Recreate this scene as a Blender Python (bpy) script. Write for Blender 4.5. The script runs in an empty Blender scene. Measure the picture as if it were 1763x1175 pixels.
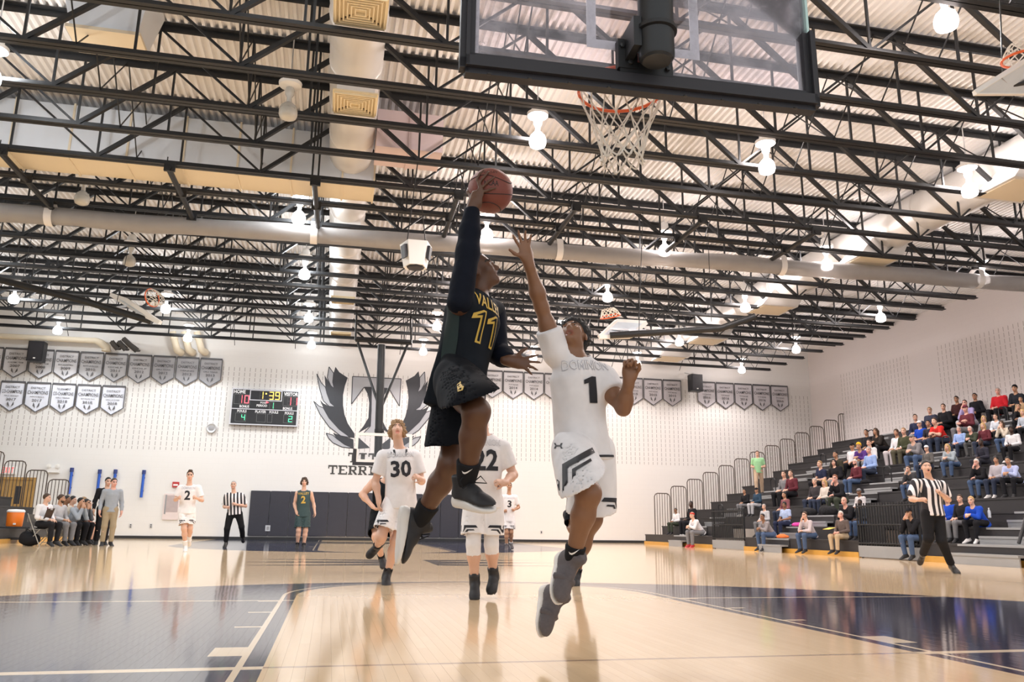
import bpy, bmesh, math, random
import numpy as np
from mathutils import Vector, Matrix, noise
from mathutils.bvhtree import BVHTree

random.seed(7)
SC = bpy.context.scene
COL = SC.collection
R = math.radians

# ------------------------------------------------------------------ camera
FPX, CX, CY, CZ = 1389.107, -1.4752, -2.3610, 0.6481
PIT, YAW, ROL = 0.226753, 0.214515, 0.0128566
_fw = np.array([math.sin(YAW)*math.cos(PIT), math.cos(YAW)*math.cos(PIT), math.sin(PIT)])
_rt0 = np.array([math.cos(YAW), -math.sin(YAW), 0.0])
_up0 = np.cross(_rt0, _fw)
_rt = math.cos(ROL)*_rt0 + math.sin(ROL)*_up0
_up = -math.sin(ROL)*_rt0 + math.cos(ROL)*_up0
cam_data = bpy.data.cameras.new('camera')
cam = bpy.data.objects.new('camera', cam_data)
COL.objects.link(cam)
cam_data.sensor_width = 36.0
cam_data.lens = FPX/1763*36.0
cam_data.clip_start = 0.05
cam_data.clip_end = 200
cam.matrix_world = Matrix(((_rt[0], _up[0], -_fw[0], CX), (_rt[1], _up[1], -_fw[1], CY),
                           (_rt[2], _up[2], -_fw[2], CZ), (0, 0, 0, 1)))
cam_data.dof.use_dof = False
SC.camera = cam

# ------------------------------------------------------------------ world, exposure
W = bpy.data.worlds.new('World'); SC.world = W
W.use_nodes = True
bg = W.node_tree.nodes['Background']
bg.inputs['Color'].default_value = (0.97, 0.985, 1.0, 1)
bg.inputs["Strength"].default_value = 0.75
SC.view_settings.view_transform = 'Standard'
SC.view_settings.look = 'None'
SC.view_settings.gamma = 1.0
SC.view_settings.use_curve_mapping = False
SC.view_settings.exposure = 0.46
LAMP_W = 265.0

# the photographer's side of a point: pixel of the photograph -> point of the room
_O = np.array([CX, CY, CZ])
def ray(u, v):
    return _fw + _rt*((u-881.5)/FPX) - _up*((v-587.5)/FPX)
def atZ(u, v, z):
    d = ray(u, v); return _O + d*((z-CZ)/d[2])
def atY(u, v, y):
    d = ray(u, v); return _O + d*((y-CY)/d[1])
def atX(u, v, x):
    d = ray(u, v); return _O + d*((x-CX)/d[0])
def atD(u, v, dd):
    return _O + ray(u, v)*dd

# ------------------------------------------------------------------ materials
def mat(name, col, rough=0.6, metal=0.0, var=0.06, vscale=6.0, emit=None, estr=0.0, spec=0.5, coat=0.0, alpha=1.0, bump=0.0):
    m = bpy.data.materials.new(name); m.use_nodes = True
    nt = m.node_tree; b = nt.nodes['Principled BSDF']
    b.inputs['Roughness'].default_value = rough
    b.inputs['Metallic'].default_value = metal
    b.inputs['Specular IOR Level'].default_value = spec
    b.inputs['Coat Weight'].default_value = coat
    b.inputs['Alpha'].default_value = alpha
    c = tuple(col)+(1,)
    if var > 0:
        tc = nt.nodes.new('ShaderNodeTexCoord')
        nz = nt.nodes.new('ShaderNodeTexNoise'); nz.inputs['Scale'].default_value = vscale
        nz.inputs['Detail'].default_value = 4
        nt.links.new(tc.outputs['Object'], nz.inputs['Vector'])
        mx = nt.nodes.new('ShaderNodeMix'); mx.data_type = 'RGBA'
        mx.inputs[6].default_value = tuple(x*(1-var) for x in col)+(1,)
        mx.inputs[7].default_value = tuple(min(1, x*(1+var)) for x in col)+(1,)
        nt.links.new(nz.outputs['Fac'], mx.inputs[0])
        nt.links.new(mx.outputs[2], b.inputs['Base Color'])
        if bump > 0:
            bp = nt.nodes.new('ShaderNodeBump'); bp.inputs['Strength'].default_value = bump
            bp.inputs['Distance'].default_value = 0.01
            nt.links.new(nz.outputs['Fac'], bp.inputs['Height'])
            nt.links.new(bp.outputs['Normal'], b.inputs['Normal'])
    else:
        b.inputs['Base Color'].default_value = c
    if emit:
        b.inputs['Emission Color'].default_value = tuple(emit)+(1,)
        b.inputs['Emission Strength'].default_value = estr
    return m

class NX:                       # small node-expression builder for the painted floor and walls
    def __init__(s, nt): s.nt = nt
    def m(s, op, a, b=None, c=None, clamp=False):
        n = s.nt.nodes.new('ShaderNodeMath'); n.operation = op; n.use_clamp = clamp
        for i, x in enumerate((a, b, c)):
            if x is None: continue
            if isinstance(x, (int, float)): n.inputs[i].default_value = x
            else: s.nt.links.new(x, n.inputs[i])
        return n.outputs[0]
    def add(s, a, b): return s.m('ADD', a, b)
    def sub(s, a, b): return s.m('SUBTRACT', a, b)
    def mul(s, a, b): return s.m('MULTIPLY', a, b)
    def lt(s, a, b): return s.m('LESS_THAN', a, b)
    def gt(s, a, b): return s.m('GREATER_THAN', a, b)
    def abs(s, a): return s.m('ABSOLUTE', a)
    def mx(s, a, b): return s.m('MAXIMUM', a, b)
    def mn(s, a, b): return s.m('MINIMUM', a, b)
    def inv(s, a): return s.m('SUBTRACT', 1.0, a)
    def between(s, a, lo, hi): return s.mul(s.gt(a, lo), s.lt(a, hi))
    def mix(s, f, a, b):
        n = s.nt.nodes.new('ShaderNodeMix'); n.data_type = 'RGBA'
        for i, x in ((0, f), (6, a), (7, b)):
            if isinstance(x, (int, float)): n.inputs[i].default_value = x
            elif isinstance(x, tuple): n.inputs[i].default_value = x+(1,) if len(x) == 3 else x
            else: s.nt.links.new(x, n.inputs[i])
        return n.outputs[2]

M = {}
M['steel_black'] = mat('steel_black', (0.018, 0.019, 0.021), 0.45, 0.2, 0.25, 3)
M['steel_dark'] = mat('steel_dark', (0.03, 0.032, 0.034), 0.4, 0.3, 0.2, 3)
M['deck'] = mat('deck', (0.86, 0.845, 0.84), 0.55, 0.0, 0.05, 1.5)
M['duct'] = mat('duct', (0.78, 0.76, 0.74), 0.42, 0.15, 0.05, 2)
M['duct_beige'] = mat('duct_beige', (0.80, 0.70, 0.53), 0.55, 0.0, 0.05, 1.2)
M['duct_pale'] = mat('duct_pale', (0.76, 0.80, 0.86), 0.5, 0.1, 0.06, 1.2)
M['duct_pink'] = mat('duct_pink', (0.76, 0.62, 0.63), 0.5, 0.0, 0.04, 1.2)
M['diffuser'] = mat('diffuser', (0.82, 0.70, 0.47), 0.5, 0.0, 0.03)
M['diffuser_dark'] = mat('diffuser_dark', (0.06, 0.045, 0.03), 0.7, 0, 0)
M['white_plastic'] = mat('white_plastic', (0.85, 0.84, 0.82), 0.4, 0, 0.02)
M['white_paint'] = mat('white_paint', (0.82, 0.80, 0.76), 0.5, 0, 0.03)
M['black_plastic'] = mat('black_plastic', (0.016, 0.017, 0.02), 0.42, 0, 0.15)
M['grey_plastic'] = mat('grey_plastic', (0.30, 0.30, 0.31), 0.5, 0, 0.06)
M['aluminium'] = mat('aluminium', (0.62, 0.63, 0.65), 0.35, 0.7, 0.05)
M['rim'] = mat('rim', (0.78, 0.13, 0.03), 0.35, 0.0, 0.1)
M['net'] = mat('net', (0.80, 0.75, 0.67), 0.9, 0, 0.08, 40)
M['pad_black'] = mat('pad_black', (0.022, 0.021, 0.026), 0.55, 0, 0.15, 4)
M['trim_black'] = mat('trim_black', (0.02, 0.02, 0.022), 0.5, 0, 0.1)
M['bleacher'] = mat('bleacher', (0.024, 0.022, 0.024), 0.5, 0, 0.15, 3)
M['bleacher_step'] = mat('bleacher_step', (0.36, 0.37, 0.38), 0.4, 0.3, 0.08, 3)
M['skirt_wood'] = mat('skirt_wood', (0.62, 0.33, 0.06), 0.4, 0, 0.12, 5)
M['rail_brown'] = mat('rail_brown', (0.10, 0.075, 0.06), 0.45, 0.2, 0.1)

# ------------------------------------------------------------------ object helpers
def tag(o, label=None, cat=None, group=None, kind=None):
    if label: o['label'] = label
    if cat: o['category'] = cat
    if group: o['group'] = group
    if kind: o['kind'] = kind
    return o
def empty(name, loc=(0, 0, 0), label=None, cat=None, group=None, rz=0.0):
    o = bpy.data.objects.new(name, None); COL.objects.link(o)
    o.location = loc; o.rotation_euler = (0, 0, rz); o.empty_display_size = 0.1
    return tag(o, label, cat, group)
def link(name, me, m=None, parent=None, mw=None):
    o = bpy.data.objects.new(name, me); COL.objects.link(o)
    if m is not None:
        for x in (m if isinstance(m, (list, tuple)) else [m]): me.materials.append(x)
    if parent is not None:
        o.parent = parent
        if mw is None:
            pm = world_of(parent)
            o.matrix_parent_inverse = Matrix.Identity(4)
            o.matrix_basis = pm.inverted()       # vertices given in world space
        else:
            o.matrix_basis = world_of(parent).inverted() @ mw
    elif mw is not None:
        o.matrix_basis = mw
    return o
def world_of(o):
    m = o.matrix_basis.copy()
    while o.parent is not None:
        o = o.parent; m = o.matrix_basis @ m
    return m
def empty_basis(o):
    return o
def smooth(me, ang=None):
    me.polygons.foreach_set('use_smooth', [True]*len(me.polygons))
    if ang is not None:
        try: me.set_sharp_from_angle(angle=R(ang))
        except Exception: pass
    return me

class B:                        # collects shapes into one mesh (world coordinates unless told otherwise)
    def __init__(s): s.v = []; s.f = []; s.mi = []; s.cur = 0
    def quadbox(s, c8):
        n = len(s.v); s.v += [tuple(x) for x in c8]
        for q in ((0, 3, 2, 1), (4, 5, 6, 7), (0, 1, 5, 4), (1, 2, 6, 5), (2, 3, 7, 6), (3, 0, 4, 7)):
            s.f.append(tuple(n+i for i in q)); s.mi.append(s.cur)
        return s
    def box(s, x0, x1, y0, y1, z0, z1):
        return s.quadbox([(x0, y0, z0), (x1, y0, z0), (x1, y1, z0), (x0, y1, z0), (x0, y0, z1), (x1, y0, z1), (x1, y1, z1), (x0, y1, z1)])
    def bar(s, a, b, w, h, up=(0, 0, 1)):       # square bar between two points
        a = Vector(a); b = Vector(b); d = (b-a).normalized(); up = Vector(up)
        if abs(d.dot(up)) > 0.98: up = Vector((0, 1, 0)) if abs(d.y) < 0.9 else Vector((1, 0, 0))
        x = d.cross(up).normalized()*(w/2); y = x.cross(d).normalized()*(h/2)
        return s.quadbox([a-x-y, a+x-y, a+x+y, a-x+y, b-x-y, b+x-y, b+x+y, b-x+y])
    def tube(s, pts, r, n=8, closed=False, caps=True):
        P = [Vector(p) for p in pts]; base = len(s.v); k = len(P)
        rr = r if isinstance(r, (list, tuple)) else [r]*k
        prev = None
        for i, p in enumerate(P):
            if closed: d = P[(i+1) % k]-P[i-1]
            else: d = P[min(i+1, k-1)]-P[max(i-1, 0)]
            d.normalize()
            if prev is None:
                prev = Vector((0, 0, 1)) if abs(d.z) < 0.9 else Vector((1, 0, 0))
            x = (prev-d*prev.dot(d)).normalized(); y = d.cross(x); prev = x
            for j in range(n):
                a = 2*math.pi*j/n
                s.v.append(tuple(p+x*(math.cos(a)*rr[i])+y*(math.sin(a)*rr[i])))
        for i in range(k if closed else k-1):
            i2 = (i+1) % k
            for j in range(n):
                j2 = (j+1) % n
                s.f.append((base+i*n+j, base+i*n+j2, base+i2*n+j2, base+i2*n+j)); s.mi.append(s.cur)
        if caps and not closed:
            s.f.append(tuple(base+j for j in reversed(range(n)))); s.mi.append(s.cur)
            s.f.append(tuple(base+(k-1)*n+j for j in range(n))); s.mi.append(s.cur)
        return s
    def lathe(s, prof, c=(0, 0, 0), n=16, axis='Z'):
        base = len(s.v); k = len(prof); c = Vector(c)
        for r, z in prof:
            for j in range(n):
                a = 2*math.pi*j/n
                q = {'Z': (r*math.cos(a), r*math.sin(a), z), 'Y': (r*math.cos(a), z, -r*math.sin(a)), 'X': (z, r*math.cos(a), r*math.sin(a))}[axis]
                s.v.append(tuple(c+Vector(q)))
        for i in range(k-1):
            for j in range(n):
                j2 = (j+1) % n
                s.f.append((base+i*n+j, base+i*n+j2, base+(i+1)*n+j2, base+(i+1)*n+j)); s.mi.append(s.cur)
        if prof[0][0] > 1e-4: s.f.append(tuple(base+j for j in reversed(range(n)))); s.mi.append(s.cur)
        if prof[-1][0] > 1e-4: s.f.append(tuple(base+(k-1)*n+j for j in range(n))); s.mi.append(s.cur)
        return s
    def poly(s, pts):
        n = len(s.v); s.v += [tuple(p) for p in pts]; s.f.append(tuple(range(n, n+len(pts)))); s.mi.append(s.cur); return s
    def prism(s, pts, off):     # flat outline pushed along a vector
        off = Vector(off); n = len(s.v); k = len(pts)
        s.v += [tuple(p) for p in pts]+[tuple(Vector(p)+off) for p in pts]
        s.f.append(tuple(range(n, n+k))); s.f.append(tuple(reversed(range(n+k, n+2*k)))); s.mi += [s.cur]*2
        for i in range(k):
            j = (i+1) % k; s.f.append((n+j, n+i, n+k+i, n+k+j)); s.mi.append(s.cur)
        return s
    def mesh(s, name):
        me = bpy.data.meshes.new(name); me.from_pydata(s.v, [], s.f)
        if any(s.mi): me.polygons.foreach_set('material_index', s.mi)
        me.update(); return me
    def build(s, name, m, parent=None, mw=None, sm=None, fix=False):
        me = s.mesh(name)
        if fix:
            bm = bmesh.new(); bm.from_mesh(me); bmesh.ops.recalc_face_normals(bm, faces=bm.faces); bm.to_mesh(me); bm.free()
        if sm is not None: smooth(me, sm)
        return link(name, me, m, parent, mw)

def copy_tree(o, parent=None):
    c = o.copy(); COL.objects.link(c)
    if parent is not None: c.parent = parent
    for ch in o.children: copy_tree(ch, c)
    return c

_fonts = {}
def text_mesh(txt, size=1.0, extr=0.0, align='CENTER', bold=0.0, xs=1.0):   # text as a flat mesh in XY, cap height about 0.7*size
    cu = bpy.data.curves.new('text_curve', 'FONT'); cu.body = txt; cu.size = size
    cu.align_x = align; cu.align_y = 'CENTER'; cu.extrude = extr; cu.offset = bold*size; cu.resolution_u = 2
    ob = bpy.data.objects.new('text_tmp', cu); COL.objects.link(ob)
    dg = bpy.context.evaluated_depsgraph_get(); dg.update()
    me = bpy.data.meshes.new_from_object(ob.evaluated_get(dg))
    COL.objects.unlink(ob); bpy.data.objects.remove(ob); bpy.data.curves.remove(cu)
    me.materials.clear()
    if xs != 1.0:
        for v in me.vertices: v.co.x *= xs
    return me
def frame(o, x, y):
    x = Vector(x).normalized(); z = x.cross(Vector(y)).normalized(); y = z.cross(x)
    return Matrix(((x.x, y.x, z.x, o[0]), (x.y, y.y, z.y, o[1]), (x.z, y.z, z.z, o[2]), (0, 0, 0, 1)))

# ------------------------------------------------------------------ lettering cache (made while the scene is still empty)
_tc = {}
def glyphs(txt, bold=0.0):
    k = (txt, bold)
    if k not in _tc:
        me = text_mesh(txt, 1.0, 0.0, 'CENTER', bold)
        v = np.array([x.co[:] for x in me.vertices]).reshape(-1, 3)
        f = [tuple(p.vertices) for p in me.polygons]
        bpy.data.meshes.remove(me)
        lo, hi = v.min(0), v.max(0)
        v = (v-(lo+hi)/2); v[:, 0] /= max(hi[0]-lo[0], 1e-6); v[:, 1] /= max(hi[1]-lo[1], 1e-6)
        _tc[k] = (v, f)
    return _tc[k]
def add_text(b, txt, mw, w, h, bold=0.012, dz=0.0):
    v, f = glyphs(txt, bold); n = len(b.v)
    for p in v: b.v.append(tuple(mw @ Vector((p[0]*w, p[1]*h, dz))))
    for q in f: b.f.append(tuple(n+i for i in q)); b.mi.append(b.cur)
for _t, _b in (('CHAMPIONS', .012), ('CO-CHAMPIONS', .012), ('DISTRICT', .012), ('TOURNAMENT', .012), ('TITANS', .012),
               ('HOME', .02), ('VISITOR', .02), ('FOULS', .02), ('PLAYER', .02), ('PERIOD', .02), ('BONUS', .02), ('POSS', .02),
               ('DOMINION', .012), ('VALLEY', .012), ('30', .03), ('22', .03), ('1', .03), ('2', .03), ('3', .03), ('11', .0), ('11', .03), ('EXIT', .01)):
    glyphs(_t, _b)

# ------------------------------------------------------------------ painted floor material
def floor_material():
    m = bpy.data.materials.new('maple_court'); m.use_nodes = True; nt = m.node_tree; b = nt.nodes['Principled BSDF']
    g = nt.nodes.new('ShaderNodeNewGeometry'); sep = nt.nodes.new('ShaderNodeSeparateXYZ')
    nt.links.new(g.outputs['Position'], sep.inputs[0]); X, Y = sep.outputs[0], sep.outputs[1]
    e = NX(nt)
    # strip-by-strip tone and grain
    sx = e.m('FLOOR', e.m('DIVIDE', X, 0.057))
    sy = e.m('FLOOR', e.m('DIVIDE', e.add(Y, e.mul(e.m('FRACT', e.mul(sx, 0.377)), 1.7)), 1.1))
    cmb = nt.nodes.new('ShaderNodeCombineXYZ'); nt.links.new(sx, cmb.inputs[0]); nt.links.new(sy, cmb.inputs[1])
    wn = nt.nodes.new('ShaderNodeTexWhiteNoise'); wn.noise_dimensions = '2D'; nt.links.new(cmb.outputs[0], wn.inputs['Vector'])
    mp = nt.nodes.new('ShaderNodeMapping'); mp.inputs['Scale'].default_value = (40, 1.6, 1)
    nt.links.new(g.outputs['Position'], mp.inputs[0])
    gr = nt.nodes.new('ShaderNodeTexNoise'); gr.inputs['Scale'].default_value = 1.0; gr.inputs['Detail'].default_value = 3
    nt.links.new(mp.outputs[0], gr.inputs['Vector'])
    t = e.add(e.mul(wn.outputs['Value'], 0.6), e.mul(gr.outputs['Fac'], 0.4))
    wood = e.mix(t, (0.745, 0.545, 0.330), (0.81, 0.605, 0.380))
    navy = e.mix(gr.outputs['Fac'], (0.018, 0.022, 0.052), (0.026, 0.031, 0.066))
    cream = (0.80, 0.66, 0.48)
    # near half or far half of the court, mirrored about the centre line
    yc = e.sub(12.8, e.abs(e.sub(Y, 12.8)))
    ax = e.abs(X)
    dx2 = e.mul(X, X)
    r3 = e.m('SQRT', e.add(dx2, e.m('POWER', e.sub(yc, 1.6), 2.0)))
    rft = e.m('SQRT', e.add(dx2, e.m('POWER', e.sub(yc, 5.79), 2.0)))
    in3 = e.mx(e.lt(r3, 6.02), e.mul(e.lt(ax, 6.02), e.lt(yc, 1.6)))
    inlane = e.mul(e.lt(ax, 1.829), e.lt(yc, 5.79))
    incirc = e.lt(rft, 1.829)
    inkey = e.mx(inlane, incirc)
    inlane2 = e.mul(e.lt(ax, 1.735), e.lt(yc, 5.79)); incirc2 = e.lt(rft, 1.735)
    inkey2 = e.mx(inlane2, incirc2)
    inlane0 = e.mul(e.lt(ax, 1.862), e.lt(yc, 5.79)); incirc0 = e.lt(rft, 1.862)
    inkey0 = e.mx(inlane0, incirc0)
    blue = e.mul(in3, e.inv(inkey2))
    col = e.mix(blue, wood, navy)
    col = e.mix(e.mul(inkey0, e.inv(inkey)), col, cream)
    # lane spaces: block and hash marks outside the lane
    ft = 0.3048
    outl = e.between(ax, 1.829, 2.03)
    blk = e.mul(outl, e.between(yc, 7*ft, 8*ft))
    for k in (11, 14, 17): blk = e.mx(blk, e.mul(outl, e.between(yc, k*ft-.03, k*ft+.025)))
    # lines of the cross courts: cream over the blue, dark thread over the wood
    ln = e.mx(e.between(Y, 1.72, 1.80), e.between(Y, 5.22, 5.275))
    blk = e.mx(blk, e.mul(ln, blue))
    col = e.mix(blk, col, cream)
    thin = e.mx(e.between(Y, 1.745, 1.785), e.between(Y, 5.76, 5.81))
    col = e.mix(e.mul(e.mul(thin, inkey2), 0.55), col, (0.16, 0.10, 0.10))
    # side lines, end lines and centre line, thin and dark; far apron strip
    lim = e.between(Y, 0.0, 25.6)
    side = e.mul(e.between(ax, 7.62, 7.67), lim)
    endl = e.mul(e.mx(e.between(Y, 25.6, 25.65), e.between(Y, 12.77, 12.83)), e.lt(ax, 7.67))
    col = e.mix(e.mul(e.mx(side, endl), 0.8), col, (0.06, 0.05, 0.06))
    apron = e.mul(e.between(Y, 27.6, 30.6), e.between(X, -5.6, 2.6))
    col = e.mix(e.mul(apron, 0.92), col, (0.03, 0.03, 0.035))
    # centre mark: broad dark feather strokes either side of the centre
    for (sx_, oy, wd) in ((1, 0.0, .42), (1, .75, .3), (1, -0.75, .3), (-1, 0.0, .42), (-1, .75, .3), (-1, -.75, .3)):
        u = e.mul(X, sx_)
        yy = e.abs(e.sub(e.sub(Y, 12.8+oy), e.mul(u, 0.18 if oy > 0 else (-0.18 if oy < 0 else 0.0))))
        wdt = e.mul(e.sub(3.1, u), wd/2.4)
        col = e.mix(e.mul(e.mul(e.between(u, 0.35, 3.1), e.lt(yy, wdt)), 0.85), col, (0.035, 0.04, 0.05))
    nt.links.new(col, b.inputs['Base Color'])
    b.inputs['Roughness'].default_value = 0.09
    b.inputs['Specular IOR Level'].default_value = 0.65
    nz = nt.nodes.new('ShaderNodeTexNoise'); nz.inputs['Scale'].default_value = 1.0; nz.inputs['Detail'].default_value = 2
    mp2 = nt.nodes.new('ShaderNodeMapping'); mp2.inputs['Scale'].default_value = (16, 2.2, 1)
    nt.links.new(g.outputs['Position'], mp2.inputs[0]); nt.links.new(mp2.outputs[0], nz.inputs['Vector'])
    bp = nt.nodes.new('ShaderNodeBump'); bp.inputs['Strength'].default_value = 0.05; bp.inputs['Distance'].default_value = 0.012
    nt.links.new(nz.outputs['Fac'], bp.inputs['Height']); nt.links.new(bp.outputs['Normal'], b.inputs['Normal'])
    return m
M['floor'] = floor_material()

def wall_material(name, base, along, zlo, zhi, spans):
    m = bpy.data.materials.new(name); m.use_nodes = True; nt = m.node_tree; b = nt.nodes['Principled BSDF']
    g = nt.nodes.new('ShaderNodeNewGeometry'); sep = nt.nodes.new('ShaderNodeSeparateXYZ')
    nt.links.new(g.outputs['Position'], sep.inputs[0]); U, Z = sep.outputs[along], sep.outputs[2]
    e = NX(nt); P = 0.222
    fu = e.m('FRACT', e.m('DIVIDE', e.add(U, 40.0), P)); fz = e.m('FRACT', e.m('DIVIDE', Z, P))
    slot = e.mul(e.between(fu, 0.45, 0.55), e.between(fz, 0.12, 0.88))
    msk = e.between(Z, zlo, zhi); sp = None
    for a, c in spans:
        t = e.between(U, a, c); sp = t if sp is None else e.mx(sp, t)
    slot = e.mul(e.mul(slot, msk), sp)
    joint = e.mx(e.lt(fz, 0.04), e.lt(e.m('FRACT', e.m('DIVIDE', e.add(U, e.mul(e.m('FLOOR', e.m('DIVIDE', Z, P)), P)), 2*P)), 0.02))
    nz = nt.nodes.new('ShaderNodeTexNoise'); nz.inputs['Scale'].default_value = 0.7; nz.inputs['Detail'].default_value = 3
    nt.links.new(g.outputs['Position'], nz.inputs['Vector'])
    col = e.mix(nz.outputs['Fac'], tuple(x*0.97 for x in base), base)
    col = e.mix(e.mul(joint, 0.10), col, tuple(x*0.6 for x in base))
    col = e.mix(e.mul(slot, 0.9), col, (0.25, 0.22, 0.20))
    nt.links.new(col, b.inputs['Base Color']); b.inputs['Roughness'].default_value = 0.55
    return m
M['wall'] = wall_material('painted_block_far', (0.76, 0.745, 0.725), 0, 3.62, 7.35, [(-30, 22)])
M['wall_r'] = wall_material('painted_block_right', (0.72, 0.67, 0.66), 1, 4.9, 8.0, [(26.6, 31.5), (19.6, 25.0), (8, 18)])
M['wall_plain'] = mat('painted_block_plain', (0.72, 0.70, 0.68), 0.6, 0, 0.03, 0.8)

# ------------------------------------------------------------------ floor
YW, XR, XL, YN, ZD = 34.0, 22.0, -25.0, -5.0, 9.53
BX0, BX1, BY0, BY1 = -3.192, 4.788, -1.2, 7.9
fl = B()
fl.box(XL, BX0, YN, YW, -0.25, 0); fl.box(BX1, XR, YN, YW, -0.25, 0)
fl.box(BX0, BX1, YN, BY0, -0.25, 0); fl.box(BX0, BX1, BY1, YW, -0.25, 0)
fl.box(BX0, BX1, BY0, BY1, -0.25, -0.02)
floor = fl.build('floor', M['floor']); floor['kind'] = 'structure'
bd = B(); w2 = 0.057/2-0.00025; LN = (BY1-BY0)/2-.0005
bd.quadbox([(-w2, -LN, -.0195), (w2, -LN, -.0195), (w2, LN, -.0195), (-w2, LN, -.0195),
            (-w2, -LN, 0), (w2, -LN, 0), (w2, LN, 0), (-w2, LN, 0)])
bme = bd.mesh('floorboard'); bme.materials.append(M['floor'])
for i in range(int(round((BX1-BX0)/0.057))):
    o = bpy.data.objects.new('floorboard', bme); COL.objects.link(o); o.parent = floor
    o.location = (BX0+0.057*(i+.5), (BY0+BY1)/2, 0); o.rotation_euler = (0, random.uniform(-.0003, .0003), 0)

# ------------------------------------------------------------------ walls, baseboards, roof deck
tag(B().box(XL-.3, XR+.3, YW, YW+.3, -.25, ZD+.3).build('wall_back', M['wall']), kind='structure')
tag(B().box(XR, XR+.3, YN, YW, -.25, ZD+.3).build('wall_right', M['wall_r']), kind='structure')
tag(B().box(XL-.3, XL, YN, YW, -.25, ZD+.3).build('wall_left', M['wall_plain']), kind='structure')
tag(B().box(XL, XR, YW-.03, YW, 0, .11).build('baseboard_back', M['trim_black']), kind='structure')
tag(B().box(XR-.03, XR, YN, YW-.03, 0, .11).build('baseboard_right', M['trim_black']), kind='structure')
dk = B(); x = XL; prof = []
while x < XR:
    prof += [(x, ZD), (x+.055, ZD), (x+.075, ZD+.075), (x+.130, ZD+.075)]; x += .150
n0 = len(prof)
for y in (YN, YW):
    dk.v += [(px, y, pz) for px, pz in prof]
for i in range(n0-1): dk.f.append((i, i+1, n0+i+1, n0+i)); dk.mi.append(0)
ceiling = dk.build('ceiling', M['deck']); ceiling['kind'] = 'structure'
tag(B().box(XL, XR, YN, YW, ZD+.09, ZD+.2).build('roof_slab', M['wall_plain']), kind='structure')  # roof slab lying over the corrugated deck, unseen from inside

# ------------------------------------------------------------------ roof joists
ZB, ZT, XC = 8.0, 9.44, -1.75
ORD = ['first', 'second', 'third', 'fourth', 'fifth', 'sixth', 'seventh', 'eighth', 'ninth', 'tenth', 'eleventh', 'twelfth', 'thirteenth',
       'fourteenth', 'fifteenth', 'sixteenth', 'seventeenth', 'eighteenth', 'nineteenth', 'twentieth']
def joist():
    r = empty('roof_joist', (0, 0, 0))
    b = B()
    for s in (-1, 1):
        b.box(-22, 18.4, s*.052-.042, s*.052+.042, -.012, .012); b.box(-22, 18.4, s*.014-.007, s*.014+.007, .012, .10)
    b.build('bottom_chord', M['steel_black'], r)
    b = B()
    for s in (-1, 1):
        b.box(-24.9, 21.95, s*.052-.042, s*.052+.042, ZT-ZB+.05, ZT-ZB+.078); b.box(-24.9, 21.95, s*.014-.007, s*.014+.007, ZT-ZB-.06, ZT-ZB+.05)
    b.build('top_chord', M['steel_black'], r)
    H = ZT-ZB-.02; hp = 1.63
    thick = B().bar((0, 0, .04), (hp, 0, H), .085, .075).mesh('web_diagonal_thick')
    thin = B().bar((0, 0, .04), (hp, 0, H), .04, .04).mesh('web_diagonal_thin')
    vert = B().bar((0, 0, .04), (0, 0, H), .04, .035).mesh('web_vertical')
    for me in (thick, thin, vert): me.materials.append(M['steel_black'])
    def put(nm, me, x, flip):
        o = bpy.data.objects.new(nm, me); COL.objects.link(o); o.parent = r; o.location = (x, 0, 0)
        if flip: o.rotation_euler = (0, 0, math.pi)
    for k in range(6):          # bottom nodes go outward from the middle of the span
        xl = XC-hp*(2*k+1); xr = XC+hp*(2*k+1)
        put('web_diagonal', thick, xl, False); put('web_diagonal', thin, xl, True); put('web_vertical', vert, xl, False)
        if k < 6: put('web_diagonal', thick, xr, True); put('web_diagonal', thin, xr, False); put('web_vertical', vert, xr, False)
        if k: put('web_vertical', vert, XC-hp*2*k, False); put('web_vertical', vert, XC+hp*2*k, False)
    put('web_vertical', vert, XC-.55, False); put('web_vertical', vert, XC-.42, False)
    br = B().tube([(0, 0, .05), (0, 1.41, ZT-ZB)], .014, 5).mesh('bridging_rod'); br2 = B().tube([(0, 0, ZT-ZB), (0, 1.41, .05)], .014, 5).mesh('bridging_rod')
    for me in (br, br2): me.materials.append(M['steel_black'])
    for x in (-12.4, -5.9, -3.4, 1.1, 4.2, 7.6, 11.0, 14.4, 17.6):
        put('bridging_rod', br, x, False); put('bridging_rod', br2, x+.03, False)
    return r
JY = [8.95+1.412*k for k in range(-3, 17)]
proto = joist()
for i, y in enumerate(JY):
    o = proto if i == 0 else copy_tree(proto)
    o.location = (0, y, ZB)
    if i < 3: lab = 'black steel roof joist overhead beyond the top edge of the picture, %s from the camera' % ORD[i]
    elif i == len(JY)-1: lab = 'black steel roof joist closest to the far block wall'
    else: lab = 'black steel roof joist across the gym, %s down from the top edge' % ORD[i-3]
    tag(o, lab, 'roof joist', 'black steel roof joists under the deck')

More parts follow.
